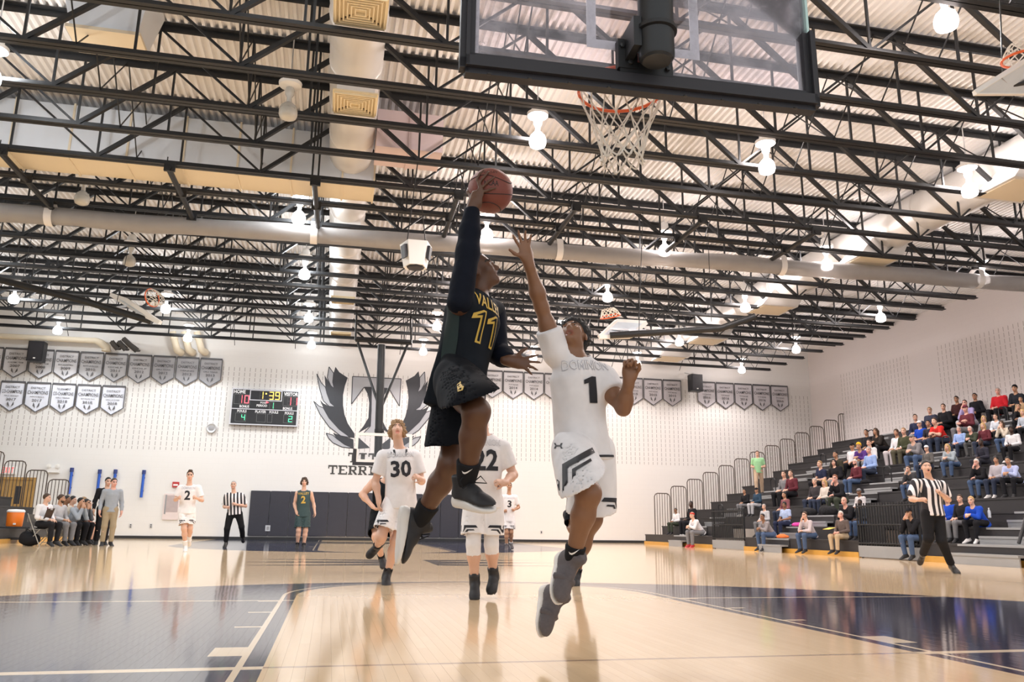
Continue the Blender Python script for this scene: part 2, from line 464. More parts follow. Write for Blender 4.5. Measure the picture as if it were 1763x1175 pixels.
# ------------------------------------------------------------------ ducts
def round_duct(xc, zc, r, y0, y1, label, name='round_duct', sec=1.412, mt=None):
    t = empty(name, (xc, y0, zc), label, 'air duct'); y = y0; rng = random.Random(3)
    while y < y1-.2:
        yy = min(y+sec, y1)
        pr = [(r*.985, y), (r*1.03, y+.03), (r*1.0, y+.07)]
        k = 8
        for j in range(1, k): pr.append((r*(1.0+.012*math.sin(j*math.pi/k)+(.008 if j % 2 else -.004)), y+.07+(yy-y-.14)*j/k))
        pr += [(r*1.0, yy-.07), (r*1.03, yy-.03), (r*.985, yy-.002)]
        B().lathe(pr, (xc, 0, zc), 28, 'Y').build('duct_section', mt or M['duct'], t, sm=40)
        y = yy
    return t
def diffuser(xc, yc, z, s, label, tilt=0.0):
    t = empty('air_diffuser', (xc, yc, z), label, 'air diffuser', 'square air diffusers under the main round duct')
    B().box(xc-s*.42, xc+s*.42, yc-s*.42, yc+s*.42, z+.02, z+.34).build('collar_box', M['duct'], t)
    B().box(xc-s/2, xc+s/2, yc-s/2, yc+s/2, z, z+.03).build('face_plate', M['diffuser'], t)
    for k in range(6):
        h = s*(.47-.072*k); b = B()
        zt = z-.012-.02*(0 if k else 0)
        for (x0, x1, ya, yb) in ((-h, h, -h, -h+.022), (-h, h, h-.022, h), (-h, -h+.022, -h+.022, h-.022), (h-.022, h, -h+.022, h-.022)):
            b.box(xc+x0, xc+x1, yc+ya, yc+yb, zt-.035, z)
        b.build('louver', M['diffuser'], t)
        if k in (1, 2, 3):
            g = h-.03
            B().box(xc-g, xc+g, yc+g-.03, yc+g, z-.006, z+.001).build('slot', M['diffuser_dark'], t)
    return t
round_duct(-1.5, 8.86, .47, 5.4, 33.6, 'long white round fabric duct running down the middle of the ceiling')
DIF = [(8.55, 'at the top picture edge'), (11.35, 'between the second and fourth roof joists'), (18.4, 'just beyond the rolled divider curtain'), (24.9, 'second from the far wall'), (30.2, 'nearest the far wall')]
for y, s in DIF: diffuser(-1.48, y, 8.16, .80, 'square cream louvered diffuser under the round duct, '+s)
# rectangular cross duct on the left, pale sides and a beige underside
t = empty('rectangular_duct', (-12, 15.4, 8.1), 'wide rectangular duct crossing the ceiling on the left, pale blue side and beige underside', 'air duct')
x = -22.0
while x < -1.0:
    x1 = min(x+1.13, -.95); b = B()
    b.box(x+.012, x1-.012, 14.98, 15.86, 8.12, 9.32); b.mi = [0]*6; b.mi[0] = 1
    b.build('duct_section', [M['duct_pale'], M['duct_beige']], t)
    B().box(x1-.02, x1+.02, 14.95, 15.89, 8.09, 9.35).build('seam_flange', M['duct_beige'], t)
    x = x1
t = empty('rectangular_duct', (-.1, 13.8, 8.4), 'short pinkish rectangular duct joining the round duct on its right', 'air duct')
for k in range(2): B().box(-1.0+.7*k, -.31+.7*k, 13.35, 14.3, 8.35, 9.2).build('duct_section', M['duct_pink'], t)
B().box(-.33, -.29, 13.32, 14.33, 8.32, 9.23).build('seam_flange', M['duct_pink'], t)
t = empty('duct_boot', (-5.65, 11, 8.6), 'beige boxy duct boot hanging under the deck at upper left', 'air duct')
B().quadbox([(-6.15, 10.72, 8.62), (-5.1, 10.72, 8.62), (-5.1, 11.42, 8.62), (-6.15, 11.42, 8.62), (-6.35, 10.6, 9.5), (-4.92, 10.6, 9.5), (-4.92, 11.6, 9.5), (-6.35, 11.6, 9.5)]).build('boot_body', M['duct_pale'], t)
B().box(-6.2, -5.05, 10.68, 11.46, 8.56, 8.62).build('flange', M['duct_beige'], t)
t = round_duct(13.3, 8.86, .55, 5.0, 33.4, 'white round duct along the right side of the ceiling, with drop boxes', sec=2.4)
for k, y in enumerate((11.4, 16.6, 21.8, 26.8, 30.4)):
    b = B().quadbox([(12.2, y-.6, 8.0), (13.5, y-.6, 8.0), (13.5, y+.6, 8.0), (12.2, y+.6, 8.0), (12.75, y-.45, 8.6), (13.9, y-.45, 8.6), (13.9, y+.45, 8.6), (12.75, y+.45, 8.6)])
    bx = b.build('drop_box', M['duct'], t)
    B().box(12.3, 13.4, y-.5, y+.5, 7.985, 8.0).build('grille', M['duct_beige'], bx)

# ------------------------------------------------------------------ high bay lamps
LX = [-12.3, -7.5, -2.65, 2.0, 6.85, 11.7, 16.85]; LY = [6.45, 11.5, 16.8, 21.45, 26.8, 31.4]
UNLIT = {(1, 2), (1, 3), (2, 1)}
def lamp_mats(nm, c, s):
    return mat('lens_'+nm, c, .3, 0, 0, emit=c, estr=s), mat('glass_'+nm, (.9, .88, .88), .25, 0, 0, emit=c, estr=s*.035, alpha=.45)
LM = {'cool': lamp_mats('cool', (0.97, 0.97, 1.0), 6), 'warm': lamp_mats('warm', (1.0, 0.88, 0.84), 6), 'off': (mat('lens_off', (.55, .53, .48), .3, 0, .03), mat('glass_off', (.62, .60, .55), .25, 0, .03, alpha=.85))}
COLW = ['far left', 'second from left', 'third from left', 'middle', 'third from right', 'second from right', 'far right']
ROWW = ['first', 'second', 'third', 'fourth', 'fifth', 'sixth']
_lamp_me = {}
def lamp(i, j):
    x, y, z = LX[i], LY[j], 7.86
    kind = 'off' if (i, j) in UNLIT else ('warm' if i >= 3 else 'cool')
    lab = '%s glass-domed high bay lamp, %s column, %s row from the camera' % ('unlit' if kind == 'off' else ('glowing white' if kind == 'cool' else 'glowing warm white'), COLW[i], ROWW[j])
    t = empty('high_bay_lamp', (x, y, z), lab, 'ceiling lamp', 'high bay lamps hung under the roof deck')
    def part(nm, m, fn):
        if (nm, kind) not in _lamp_me:
            me = fn().mesh(nm); smooth(me, 50); me.materials.append(m); _lamp_me[(nm, kind)] = me
        o = bpy.data.objects.new(nm, _lamp_me[(nm, kind)]); COL.objects.link(o); o.parent = t
    lens, glass = LM[kind]
    part('lens', lens, lambda: B().lathe([(0.001, -.10), (.09, -.09), (.145, -.06), (.165, 0), (.165, .07), (.15, .10), (.001, .10)], n=20))
    part('glass_reflector', glass, lambda: B().lathe([(.16, .10), (.14, .16), (.08, .22), (.05, .24)], n=20))
    part('lamp_neck', glass, lambda: B().lathe([(.05, .24), (.045, .34), (.08, .40), (.085, .48), (.07, .53)], n=14))
    part('ballast_housing', M['white_plastic'], lambda: B().lathe([(.09, .53), (.20, .57), (.21, .63), (.13, .67), (.11, .82), (.05, .86), (.001, .86)], n=18))
    part('hanger_rod', M['aluminium'], lambda: B().tube([(0, 0, .86), (0, 0, 1.66)], .012, 6))
    if kind != 'off':
        ld = bpy.data.lights.new('lamp_light', 'SPOT'); ld.energy = LAMP_W; ld.shadow_soft_size = .18
        ld.spot_size = R(156); ld.spot_blend = .35
        ld.color = (.94, .975, 1.0) if kind == 'cool' else (1.0, .90, .87)
        lo = bpy.data.objects.new('lamp_light', ld); COL.objects.link(lo); lo.parent = t; lo.location = (0, 0, -.34)
        l2 = bpy.data.lights.new('lamp_uplight', 'POINT'); l2.energy = LAMP_W*.54; l2.shadow_soft_size = .24; l2.color = ld.color
        lo = bpy.data.objects.new('lamp_uplight', l2); COL.objects.link(lo); lo.parent = t; lo.location = (0, 0, .45)
for j in range(6):
    for i in range(7):
        if j == 0 and i in (0, 1, 2, 3, 5, 6):      # out of frame, still lighting the near end
            pass
        lamp(i, j)

# ------------------------------------------------------------------ rolled divider curtain, straps, hangers
vin = mat('mesh_vinyl', (0.40, 0.385, 0.38), .5, 0, .12, 3, alpha=.80)
ca, cb = Vector((-16.0, 18.03, 7.72)), Vector((21.5, 16.18, 7.72))
t = empty('divider_curtain', (0, 17.2, 7.72), 'long grey vinyl divider curtain rolled up across the whole gym', 'divider curtain')
n = 46
B().tube([ca.lerp(cb, k/n)+Vector((0, 0, .02*math.sin(k*.9)+random.uniform(-.012, .012))) for k in range(n+1)], [.215+.012*math.sin(k*1.7) for k in range(n+1)], 18).build('curtain_roll', vin, t, sm=60)
strap_m = mat('strap_white', (.85, .82, .80), .6, 0, .03)
for u, v in ((75, 360), (540, 390), (968, 425), (1352, 455), (1690, 480)):
    p = atZ(u, v, 7.72); k = (p[0]-ca.x)/(cb.x-ca.x); c = ca.lerp(cb, k)
    b = B(); N = 22; w = .085
    for s in (-1, 1):
        for i in range(N):
            a = 2*math.pi*i/N
            b.v.append((c.x+s*w, c.y+.238*math.cos(a), c.z+(.238*math.sin(a) if math.sin(a) < .3 else .238*math.sin(a)+.10)))
    for i in range(N): b.f.append((i, (i+1) % N, N+(i+1) % N, N+i)); b.mi.append(0)
    b.build('strap', strap_m, t, sm=60)
    B().box(c.x-.09, c.x+.09, c.y-.05, c.y+.05, c.z+.33, c.z+.42).build('strap_bracket', M['steel_black'], t)
for k, (u, v) in enumerate(((78, 345), (318, 345), (545, 360), (775, 375), (965, 392), (1165, 415), (1352, 430))):
    p = atZ(u, v, 7.9)
    h = empty('hanger_pipe', (p[0], 16.2, 7.88), 'black pipe hanger clamped under the joists above the rolled curtain, %s from the left' % ORD[k], 'pipe hanger', 'black pipe hangers above the divider curtain')
    B().tube([(p[0]-.02, 14.4, 7.86), (p[0]+.02, 17.5, 7.86)], .06, 10).build('pipe', M['steel_black'], h, sm=40)
    for y in (14.54, 15.95, 17.36):
        B().box(p[0]-.11, p[0]+.11, y-.12, y-.06, 7.80, 8.0).build('clamp', M['steel_black'], h)
        B().tube([(p[0]-.08, y, 7.86), (p[0]-.08, y, 8.16)], .012, 6).build('clamp_bolt', M['steel_black'], h)

# ------------------------------------------------------------------ speaker cluster under the curtain, wall speakers
c = Vector(atD(716, 440, 17)); t = empty('speaker_cluster', c, 'white angular speaker cluster hanging below the rolled curtain', 'loudspeaker')
o8 = [(-.34, .10), (-.20, -.30), (.20, -.30), (.34, .10), (.24, .3), (-.24, .3)]
b = B(); n6 = len(o8)
for z, s in ((-.26, .72), (.24, 1.0)): b.v += [(c.x+px*s, c.y+py*s, c.z+z) for px, py in o8]
b.f = [tuple(reversed(range(n6))), tuple(range(n6, 2*n6))]+[(i, (i+1) % n6, n6+(i+1) % n6, n6+i) for i in range(n6)]; b.mi = [0]*len(b.f)
b.build('cabinet', M['white_plastic'], t)
B().lathe([(.001, -.31), (.17, -.30), (.19, -.26)], (c.x, c.y-.02, c.z), 8).build('bottom_horn', M['pad_black'], t)
for s in (-1, 1):
    a = Vector((c.x+s*.245, c.y-.14, c.z)); dx = Vector((s*.14, .40, 0)).normalized()*.10; nn = Vector((s*.36, -.13, -.14)).normalized()*.03
    B().quadbox([a-dx*.8+nn-Vector((0, 0, .12)), a+dx*.8+nn-Vector((0, 0, .12)), a+dx*.8-nn-Vector((0, 0, .12)), a-dx*.8-nn-Vector((0, 0, .12)),
                 a-dx+nn+Vector((s*.03, -.01, .16)), a+dx+nn+Vector((s*.03, -.01, .16)), a+dx-nn+Vector((0, 0, .16)), a-dx-nn+Vector((0, 0, .16))]).build('side_grille', M['pad_black'], t)
for s in (-1, 1): B().tube([(c.x+s*.2, c.y, c.z+.24), (c.x+s*.1, 13.186 if s < 0 else 14.598, 8.02)], .012, 6).build('hanging_cable', M['steel_black'], t)
for (u, v, lab) in ((64, 606, 'black wall speaker in front of the banners at upper left'), (1197, 660, 'black wall speaker among the banners on the right')):
    p = Vector(atY(u, v, YW-.75)); t = empty('wall_speaker', p, lab, 'loudspeaker')
    B().box(p.x-.29, p.x+.29, p.y-.22, p.y+.22, p.z-.42, p.z+.40).build('cabinet', M['black_plastic'], t)
    B().box(p.x-.25, p.x+.25, p.y-.24, p.y-.22, p.z-.37, p.z+.36).build('grille', M['pad_black'], t)
    B().box(p.x-.04, p.x+.04, p.y-.25, p.y-.24, p.z-.33, p.z-.28).build('badge', M['white_plastic'], t)
    for s in (-.2, .2): B().tube([(p.x+s, p.y, p.z+.40), (p.x+s, YW-.05, p.z+.62)], .03, 6).build('bracket_arm', M['aluminium'], t)

# ------------------------------------------------------------------ mural on the far wall
YM = YW-.006
ch = mat('mural_charcoal', (.035, .038, .046), .6, 0, .08); lg = mat('mural_grey', (.40, .41, .44), .6, 0, .03)
def mw4(u, v, dy=0): return Vector(atY(540+u/4.5208, 570+v/4.5208, YM-dy))
mur = empty('wall_mural', mw4(490, 900), 'painted team emblem of a letter T between two feathered wings on the far wall', 'mural')
tcx = (mw4(303, 355).x+mw4(681, 372).x)/2
def mirror(p): return Vector((2*tcx-p.x, p.y, p.z))
def mural_poly(name, pts, m, dy, flip, rim=None):
    P = [mw4(u, v, dy) for u, v in pts]
    if flip: P = [mirror(p) for p in P]
    B().prism(P, (0, .004, 0)).build(name, m, mur, fix=True)
    if rim:
        bb = B()
        for i in range(len(P)): bb.bar(P[i]+Vector((0, -.003, 0)), P[(i+1) % len(P)]+Vector((0, -.003, 0)), rim, .004, (0, 1, 0))
        bb.build('outline', ch, mur)
WING = [(170, 280), (200, 322), (265, 365), (243, 430), (229, 500), (229, 580), (240, 650), (265, 720), (318, 800), (318, 836), (285, 830), (200, 768), (120, 680), (75, 600), (48, 535), (75, 565), (120, 588), (168, 592), (130, 560), (104, 490), (92, 440), (85, 345), (110, 385), (135, 428), (160, 450), (148, 400), (155, 330)]
LOW = [(150, 795), (205, 812), (310, 845), (312, 910), (235, 882), (178, 838)]
F1 = [(120, 280), (155, 330), (148, 400), (160, 450), (133, 426), (106, 365)]
F2 = [(25, 335), (60, 405), (92, 440), (104, 490), (130, 560), (168, 592), (120, 588), (75, 545), (46, 450)]
F3 = [(0, 548), (40, 585), (75, 600), (120, 680), (200, 768), (285, 830), (210, 818), (120, 748), (50, 650)]
F4 = [(98, 797), (150, 812), (178, 838), (240, 885), (312, 915), (220, 905), (150, 872), (115, 835)]
for flip in (False, True):
    mural_poly('wing', WING, ch, .002, flip); mural_poly('lower_wing', LOW, ch, .002, flip)
    for F in (F1, F2, F3, F4): mural_poly('feather', F, lg, .004, flip, .035)
    mural_poly('letter_flank', [(392, 440), (450, 440), (447, 620), (441, 742), (345, 797), (388, 742), (426, 678), (433, 560), (420, 490)], ch, .002, flip)
    mural_poly('foot_feather', [(340, 822), (440, 912), (335, 920)], ch, .002, flip)
Tl = [(303, 355), (492, 364), (492, 800), (385, 800), (442, 742), (448, 620), (450, 440), (392, 440), (295, 570)]
P = [mw4(u, v, .005) for u, v in Tl]; P2 = [mirror(p) for p in reversed(P[3:])]+[mirror(p) for p in reversed(P[:1])]
PP = [P[0]]+[mirror(P[0])]+[mirror(p) for p in P[8:2:-1]]+P[3:]
B().prism(PP, (0, .004, 0)).build('letter', lg, mur, fix=True)
bb = B()
for i in range(len(PP)): bb.bar(PP[i]+Vector((0, -.004, 0)), PP[(i+1) % len(PP)]+Vector((0, -.004, 0)), .035, .004, (0, 1, 0))
bb.build('outline', ch, mur)
# slab-serif painted words
SLAB = {'T': [(0, .82, 1, 1), (.40, 0, .60, 1), (.25, 0, .75, .13), (0, .62, .12, .9), (.88, .62, 1, .9)],
        'I': [(.28, 0, .72, 1), (.08, .86, .92, 1), (.08, 0, .92, .14)],
        'A': [(.02, 0, .40, .13), (.60, 0, .98, .13), (.22, .28, .78, .40)],
        'N': [(.10, 0, .26, 1), (.76, 0, .92, 1), (0, .87, .3, 1), (.66, .87, 1, 1), (0, 0, .36, .13)],
        'E': [(.12, 0, .36, 1), (0, .86, 1, 1), (0, 0, 1, .14), (.12, .44, .70, .57), (.88, .70, 1, 1), (.88, 0, 1, .30)],
        'R': [(.12, 0, .36, 1), (0, .86, .8, 1), (0, 0, .5, .13), (.12, .42, .8, .55), (.70, .5, .92, .92), (.80, 0, 1, .13)],
        'O': [(.06, .16, .30, .84), (.70, .16, .94, .84), (.2, .84, .8, 1), (.2, 0, .8, .16)],
        'Y': [(.38, 0, .62, .5), (.22, 0, .78, .13), (0, .88, .4, 1), (.6, .88, 1, 1)]}
DIAG = {'A': [((.18, .0), (.50, 1)), ((.82, 0), (.50, 1))], 'N': [((.18, .95), (.84, .05))], 'R': [((.52, .48), (.88, .05))], 'Y': [((.16, .95), (.5, .45)), ((.84, .95), (.5, .45))]}
def slab_word(word, x0, x1, z0, z1, y, parent, m):
    n = len(word); gap = .10; wl = (x1-x0)/(n+(n-1)*gap); h = z1-z0
    for i, chh in enumerate(word):
        ox = x0+i*wl*(1+gap); b = B()
        for k, (a, c, d, f) in enumerate(SLAB[chh]): b.box(ox+a*wl, ox+d*wl, y-.004-.0003*k, y, z0+c*h, z0+f*h)
        for (pa, pb) in DIAG.get(chh, []): b.bar((ox+pa[0]*wl, y-.0025, z0+pa[1]*h), (ox+pb[0]*wl, y-.0025, z0+pb[1]*h), wl*.22, .0045, (0, 1, 0))
        b.build('painted_letter', m, parent)
for w, ul, v0, v1 in (('TITAN', 270, 948, 1024), ('TERRITORY', 115, 1045, 1116)):
    a = mw4(ul, v0); c = mw4(ul+10, v1); wd = empty('wall_lettering', (tcx, YM, a.z), 'dark serif word %s painted under the wall emblem' % w, 'lettering', None)
    slab_word(w, a.x, 2*tcx-a.x, c.z, a.z, YM, wd, mat('letter_paint_'+w.lower(), (.05, .048, .045), .6, 0, .05))

# ------------------------------------------------------------------ scoreboard
YS = YW-.18
def sb(u, v, y=YS): return Vector(atY(380+u/10.681, 650+v/10.681, y))
s0 = sb(200, 200); s1 = sb(1448, 245); s2 = sb(1407, 905); s3 = sb(165, 870)
sx0, sx1 = (s0.x+s3.x)/2, (s1.x+s2.x)/2; sz1, sz0 = (s0.z+s1.z)/2, (s2.z+s3.z)/2
SW, SH = sx1-sx0, sz1-sz0
sbd = empty('scoreboard', ((sx0+sx1)/2, YS, sz0), 'black electronic scoreboard showing 1:39 on the far wall', 'scoreboard')
def sp(a, b): return sx0+SW*a, sz0+SH*b        # position as fractions of the board
B().box(sx0, sx1, YS, YS+.15, sz0, sz1).build('cabinet', M['black_plastic'], sbd)
def frame_bars(a0, a1, b0, b1, w, name, m, y=YS, dep=.02, parent=sbd):
    x0, z0 = sp(a0, b0); x1, z1 = sp(a1, b1); b = B()
    b.box(x0, x1, y-dep, y, z0, z0+w); b.box(x0, x1, y-dep, y, z1-w, z1); b.box(x0, x0+w, y-dep, y, z0+w, z1-w); b.box(x1-w, x1, y-dep, y, z0+w, z1-w)
    return b.build(name, m, parent)
sil = mat('scoreboard_silver', (.62, .62, .66), .4, .3, .04)
frame_bars(0, 1, 0, 1, .05, 'edge_frame', sil)
x0, z0 = sp(0, .425); x1, z1 = sp(1, .447); B().box(x0, x1, YS-.015, YS, z0, z1).build('divider_bar', sil, sbd)
frame_bars(.265, .745, .68, .975, .035, 'clock_frame', sil)
wl = mat('score_lettering', (.85, .85, .86), .5, 0, 0)
for (t_, a, b_, w, h) in (('HOME', .115, .905, .17, .10), ('VISITOR', .875, .895, .21, .10), ('BONUS', .20, .505, .14, .07), ('BONUS', .84, .495, .14, .07), ('PERIOD', .455, .545, .155, .065), ('POSS', .475, .625, .09, .05),
                         ('FOULS', .17, .375, .135, .07), ('PLAYER', .445, .375, .16, .07), ('FOULS', .64, .375, .13, .07), ('FOULS', .87, .365, .13, .07)):
    x, z = sp(a, b_); b = B(); add_text(b, t_, frame((x, YS-.003, z), (1, 0, 0), (0, 0, 1)), w*SW, h*SH, .02); b.build('caption', wl, sbd)
SEG = {'0': 'abcdef', '1': 'bc', '2': 'abged', '3': 'abgcd', '4': 'fgbc', '9': 'abcdfg', '8': 'abcdefg'}
def seven(ch_, xc, zc, w, h, m, off):
    t = .2*w; b = B(); bo = B()
    bars = {'a': (-w/2, w/2, h/2-t, h/2), 'd': (-w/2, w/2, -h/2, -h/2+t), 'g': (-w/2, w/2, -t/2, t/2), 'f': (-w/2, -w/2+t, 0, h/2), 'e': (-w/2, -w/2+t, -h/2, 0), 'b': (w/2-t, w/2, 0, h/2), 'c': (w/2-t, w/2, -h/2, 0)}
    for k, (x0, x1, z0, z1) in bars.items():
        tgt = b if k in SEG[ch_] else bo
        tgt.box(xc+x0+.004, xc+x1-.004, YS-.008, YS, zc+z0+.004, zc+z1-.004)
    b.build('lit_digit', m, sbd)
    if bo.v: bo.build('unlit_segments', off, sbd)
led = {k: mat('led_'+k, (.02, .02, .02), .4, 0, 0, emit=c, estr=s) for k, c, s in (('red', (1, .10, .13), 2.2), ('amber', (1, .62, .10), 2.2), ('green', (.10, .95, .42), 1.6))}
offm = mat('led_off', (.05, .045, .05), .5, 0, 0)
for d, a, b_, w, h, c in (('1', .135, .70, .05, .225, 'red'), ('0', .225, .70, .07, .225, 'red'), ('1', .855, .70, .06, .225, 'red'), ('1', .945, .70, .06, .225, 'red'),
                         ('1', .435, .83, .06, .22, 'amber'), ('3', .585, .83, .07, .22, 'amber'), ('9', .675, .83, .07, .22, 'amber'), ('1', .605, .555, .045, .18, 'green'), ('4', .195, .205, .055, .17, 'green'), ('2', .89, .205, .06, .17, 'green')):
    x, z = sp(a, b_); seven(d, x, z, w*SW, h*SH, led[c], offm)
x, z = sp(.505, .88); B().box(x-.03, x+.03, YS-.01, YS, z-.03, z+.03).build('clock_dot', led['amber'], sbd)
x, z = sp(.535, .64); B().prism([(x-.06, YS-.01, z-.05), (x+.06, YS-.01, z), (x-.06, YS-.01, z+.05)], (0, .01, 0)).build('possession_arrow', led['red'], sbd)
thin = mat('digit_frame', (.22, .22, .22), .5, 0, 0)
for a0, a1, b0, b1 in ((.04, .275, .565, .83), (.765, .985, .565, .83), (.08, .235, .09, .32), (.39, .525, .09, .32), (.55, .62, .09, .32), (.79, .925, .09, .32), (.565, .635, .45, .66)):
    frame_bars(a0, a1, b0, b1, .008, 'digit_frame', thin, dep=.006)

# ------------------------------------------------------------------ championship banners
bn_shade = [mat('banner_cloth_%d' % k, c, .65, 0, .08, 3) for k, c in enumerate(((.66, .66, .69), (.50, .50, .52), (.36, .36, .38), (.72, .74, .82), (.56, .54, .57)))]
bn_ink = mat('banner_ink', (.12, .12, .13), .6, 0, 0); bn_edge = mat('banner_edge', (.10, .10, .11), .6, 0, 0)
def banner(x0, z1, w, cloth, lines, year, label, group, slope=0):
    y = YW-.07; h = w*1.02; tip = w*.34; xc = x0+w/2
    t = empty('championship_banner', (xc, y, z1), label, 'banner', group)
    out = [(x0, z1), (x0+w, z1), (x0+w, z1-h), (xc, z1-h-tip), (x0, z1-h)]
    nx = 6; b = B()
    for k in range(nx+1):
        fx = k/nx; x = x0+w*fx; zb = z1-h-tip*(1-abs(2*fx-1)); yy = y+.012*math.sin(fx*9+x0*3)
        for m_ in range(4): b.v.append((x, yy+.01*math.sin(m_*2+k), z1+(zb-z1)*m_/3))
    for k in range(nx):
        for m_ in range(3): b.f.append((k*4+m_, k*4+m_+1, k*4+m_+5, k*4+m_+4)); b.mi.append(0)
    b.build('cloth', bn_shade[cloth], t, sm=60)
    b = B(); e = .035
    for i in range(5):
        p, q = out[i], out[(i+1) % 5]; b.bar((p[0], y-.026, p[1]), (q[0], y-.026, q[1]), e*(2.2 if i == 0 else 1), .012, (0, 1, 0))
    b.build('border', bn_edge, t); B().bar((x0, y-.02, z1+.02), (x0+w, y-.02, z1+.02), .03, .03).box(x0+.1, x0+.14, y-.02, YW, z1+.0, z1+.04).box(x0+w-.14, x0+w-.1, y-.02, YW, z1+.0, z1+.04).build('hanging_rod', bn_edge, t)
    b = B(); yt = y-.034
    zz = z1-.15*h
    for i, (txt, hh, ww) in enumerate(lines):
        add_text(b, txt, frame((xc, yt, z1-h*(.24+.20*i)), (1, 0, 0), (0, 0, 1)), w*ww, h*hh, .012)
    if year: add_text(b, year, frame((xc, yt, z1-h*.80), (1, 0, 0), (0, 0, 1)), w*.42, h*.12, .02)
    b.build('lettering', bn_ink, t)
    b = B()
    for s in (-1, 1):
        b.prism([(xc+s*w*.03, yt, z1-h*1.14), (xc+s*w*.14, yt, z1-h*1.04), (xc+s*w*.13, yt, z1-h*.90), (xc+s*w*.08, yt, z1-h*.97)], (0, .004, 0))
    b.build('emblem', bn_ink, t, fix=True)
    return t
a = atY(45/4.5205, 570+145/4.5205, YW-.07); c = atY(1733/4.5205, 570+215/4.5205, YW-.07)
zt = (a[2]+c[2])/2; pitch = (c[0]-a[0])/8.93
yrs = ['2006', '2007', '2008', '2009', '2010', '2011', '2012', '2012', '2013', '2013']
spt = ['TEAM', 'ACADEMIC TEAM', 'ACADEMIC TEAM', 'BOYS BASKETBALL', 'BOYS LACROSSE', 'GOLF', 'GOLF', 'GIRLS TENNIS', 'TENNIS', 'GIRLS TENNIS']
for k in range(10):
    lab = 'grey pennant dated %s in the upper row at left, %s' % (yrs[k], ['cut by the picture edge', 'first whole one', 'half covered by the speaker', 'just right of the speaker', 'fourth whole one', 'fifth whole one', 'marked golf', 'seventh whole one', 'next to last', 'last on the right'][k])
    banner(a[0]+pitch*(k-1), zt, pitch*.93, [0, 0, 0, 0, 1, 1, 1, 2, 2, 2][k], [('DISTRICT', .10, .6), ('CHAMPIONS', .16, .86), (spt[k], .07, .66)], yrs[k], lab, 'upper row of pennant banners at left')
a = atY(15/4.5205, 570+395/4.5205, YW-.07); c = atY(980/4.5205, 570+435/4.5205, YW-.07)
zt = (a[2]+c[2])/2; pitch = (c[0]-a[0])/4.93
low = [('DISTRICT', 'CO-CHAMPIONS', 'FIELD HOCKEY', '2017'), ('DISTRICT', 'CHAMPIONS', 'FOOTBALL', '2017'), ('TOURNAMENT', 'CO-CHAMPIONS', 'GIRLS TENNIS', '2018'), ('DISTRICT', 'CHAMPIONS', 'BOYS INDOOR TRACK', '2018'), ('DISTRICT', 'CHAMPIONS', 'GIRLS LACROSSE', '2018')]
for k, (l1, l2, l3, yr) in enumerate(low):
    banner(a[0]+pitch*k, zt, pitch*.93, 3, [(l1, .10, .6), (l2, .16, .86), (l3, .06, .6)], yr, 'pale lilac pennant banner for %s dated %s in the lower row' % (l3.lower(), yr), 'lower row of pennant banners at left')
a = atY(870, 645, YW-.07); c = atY(1357, 664.5, YW-.07)
pitch = (atY(1327, 663, YW-.07)[0]-atY(1233, 659, YW-.07)[0])/3; zt = (a[2]+c[2])/2+.04
xs = [c[0]-pitch*(k+1) for k in range(5)]; xs.reverse()
x1 = atY(1173.5, 656, YW-.07)[0]; left = []
k = 1
while x1-pitch*k > atY(838, 642, YW-.07)[0]-.2: left.append(x1-pitch*k); k += 1
left = [x for x in reversed(left)]
vis = [x for x in left if not (atY(955, 650, YW)[0]+.2 < x < atY(1042, 650, YW)[0]-.2)]
RL = ['left of the jumping defender, beside the shooter\'s hand', 'left of the jumping defender, second', 'left of the jumping defender, third', 'partly behind the jumping defender\'s sleeve', 'behind the defender\'s bent arm', 'just right of the defender\'s fist', 'left of the right wall speaker, second away', 'just left of the right wall speaker']
for k, x in enumerate(vis):
    banner(x, zt, pitch*.94, 0 if k < 5 else 4, [('DISTRICT', .09, .6), ('CHAMPIONS', .15, .86), ('TITANS', .06, .5)], '2014' if k < 5 else '2015', 'pale pennant banner on the far wall, '+RL[min(k, 7)] + ('' if k < 8 else ' extra'), 'row of pennant banners right of the emblem')
for k, x in enumerate(xs):
    banner(x, zt, pitch*.94, 4, [('DISTRICT', .09, .6), ('CHAMPIONS', .15, .86), ('TITANS', .06, .5)], '2016', 'mauve grey pennant banner right of the right wall speaker, %s of five' % ORD[k], 'row of pennant banners near the right corner')

# ------------------------------------------------------------------ wall pads and small wall fixtures
pm = mat('wall_pad_vinyl', (.030, .030, .042), .5, 0, .12, 8)
a = atY(432, 845, YW-.1); c = atY(426, 923, YW-.1); e_ = atY(882, 860, YW-.1)
np_ = 14; pw = (e_[0]-a[0])/np_
pads = empty('wall_padding', ((a[0]+e_[0])/2, YW-.05, 0), 'row of tall black wall pads under the emblem on the far wall', 'wall pad')
for k in range(np_):
    x0 = a[0]+pw*k; bm = bmesh.new(); bmesh.ops.create_cube(bm, size=1)
    for v in bm.verts: v.co = Vector((x0+pw/2+v.co.x*(pw-.012), YW-.045+v.co.y*.085, (c[2]+a[2])/2+v.co.z*(a[2]-c[2])))
    bmesh.ops.bevel(bm, geom=bm.edges[:], offset=.015, segments=2, affect='EDGES')
    me = bpy.data.meshes.new('pad'); bm.to_mesh(me); bm.free(); link('pad', me, pm, pads)
p = atY(461, 910, YW-.09); B().box(p[0]-.10, p[0]+.10, p[1]-.012, p[1], p[2]-.12, p[2]+.12).build('outlet_plate', M['aluminium'], pads)
B().box(p[0]-.05, p[0]+.05, p[1]-.016, p[1]-.012, p[2]-.07, p[2]+.07).build('outlet_socket', M['grey_plastic'], pads)
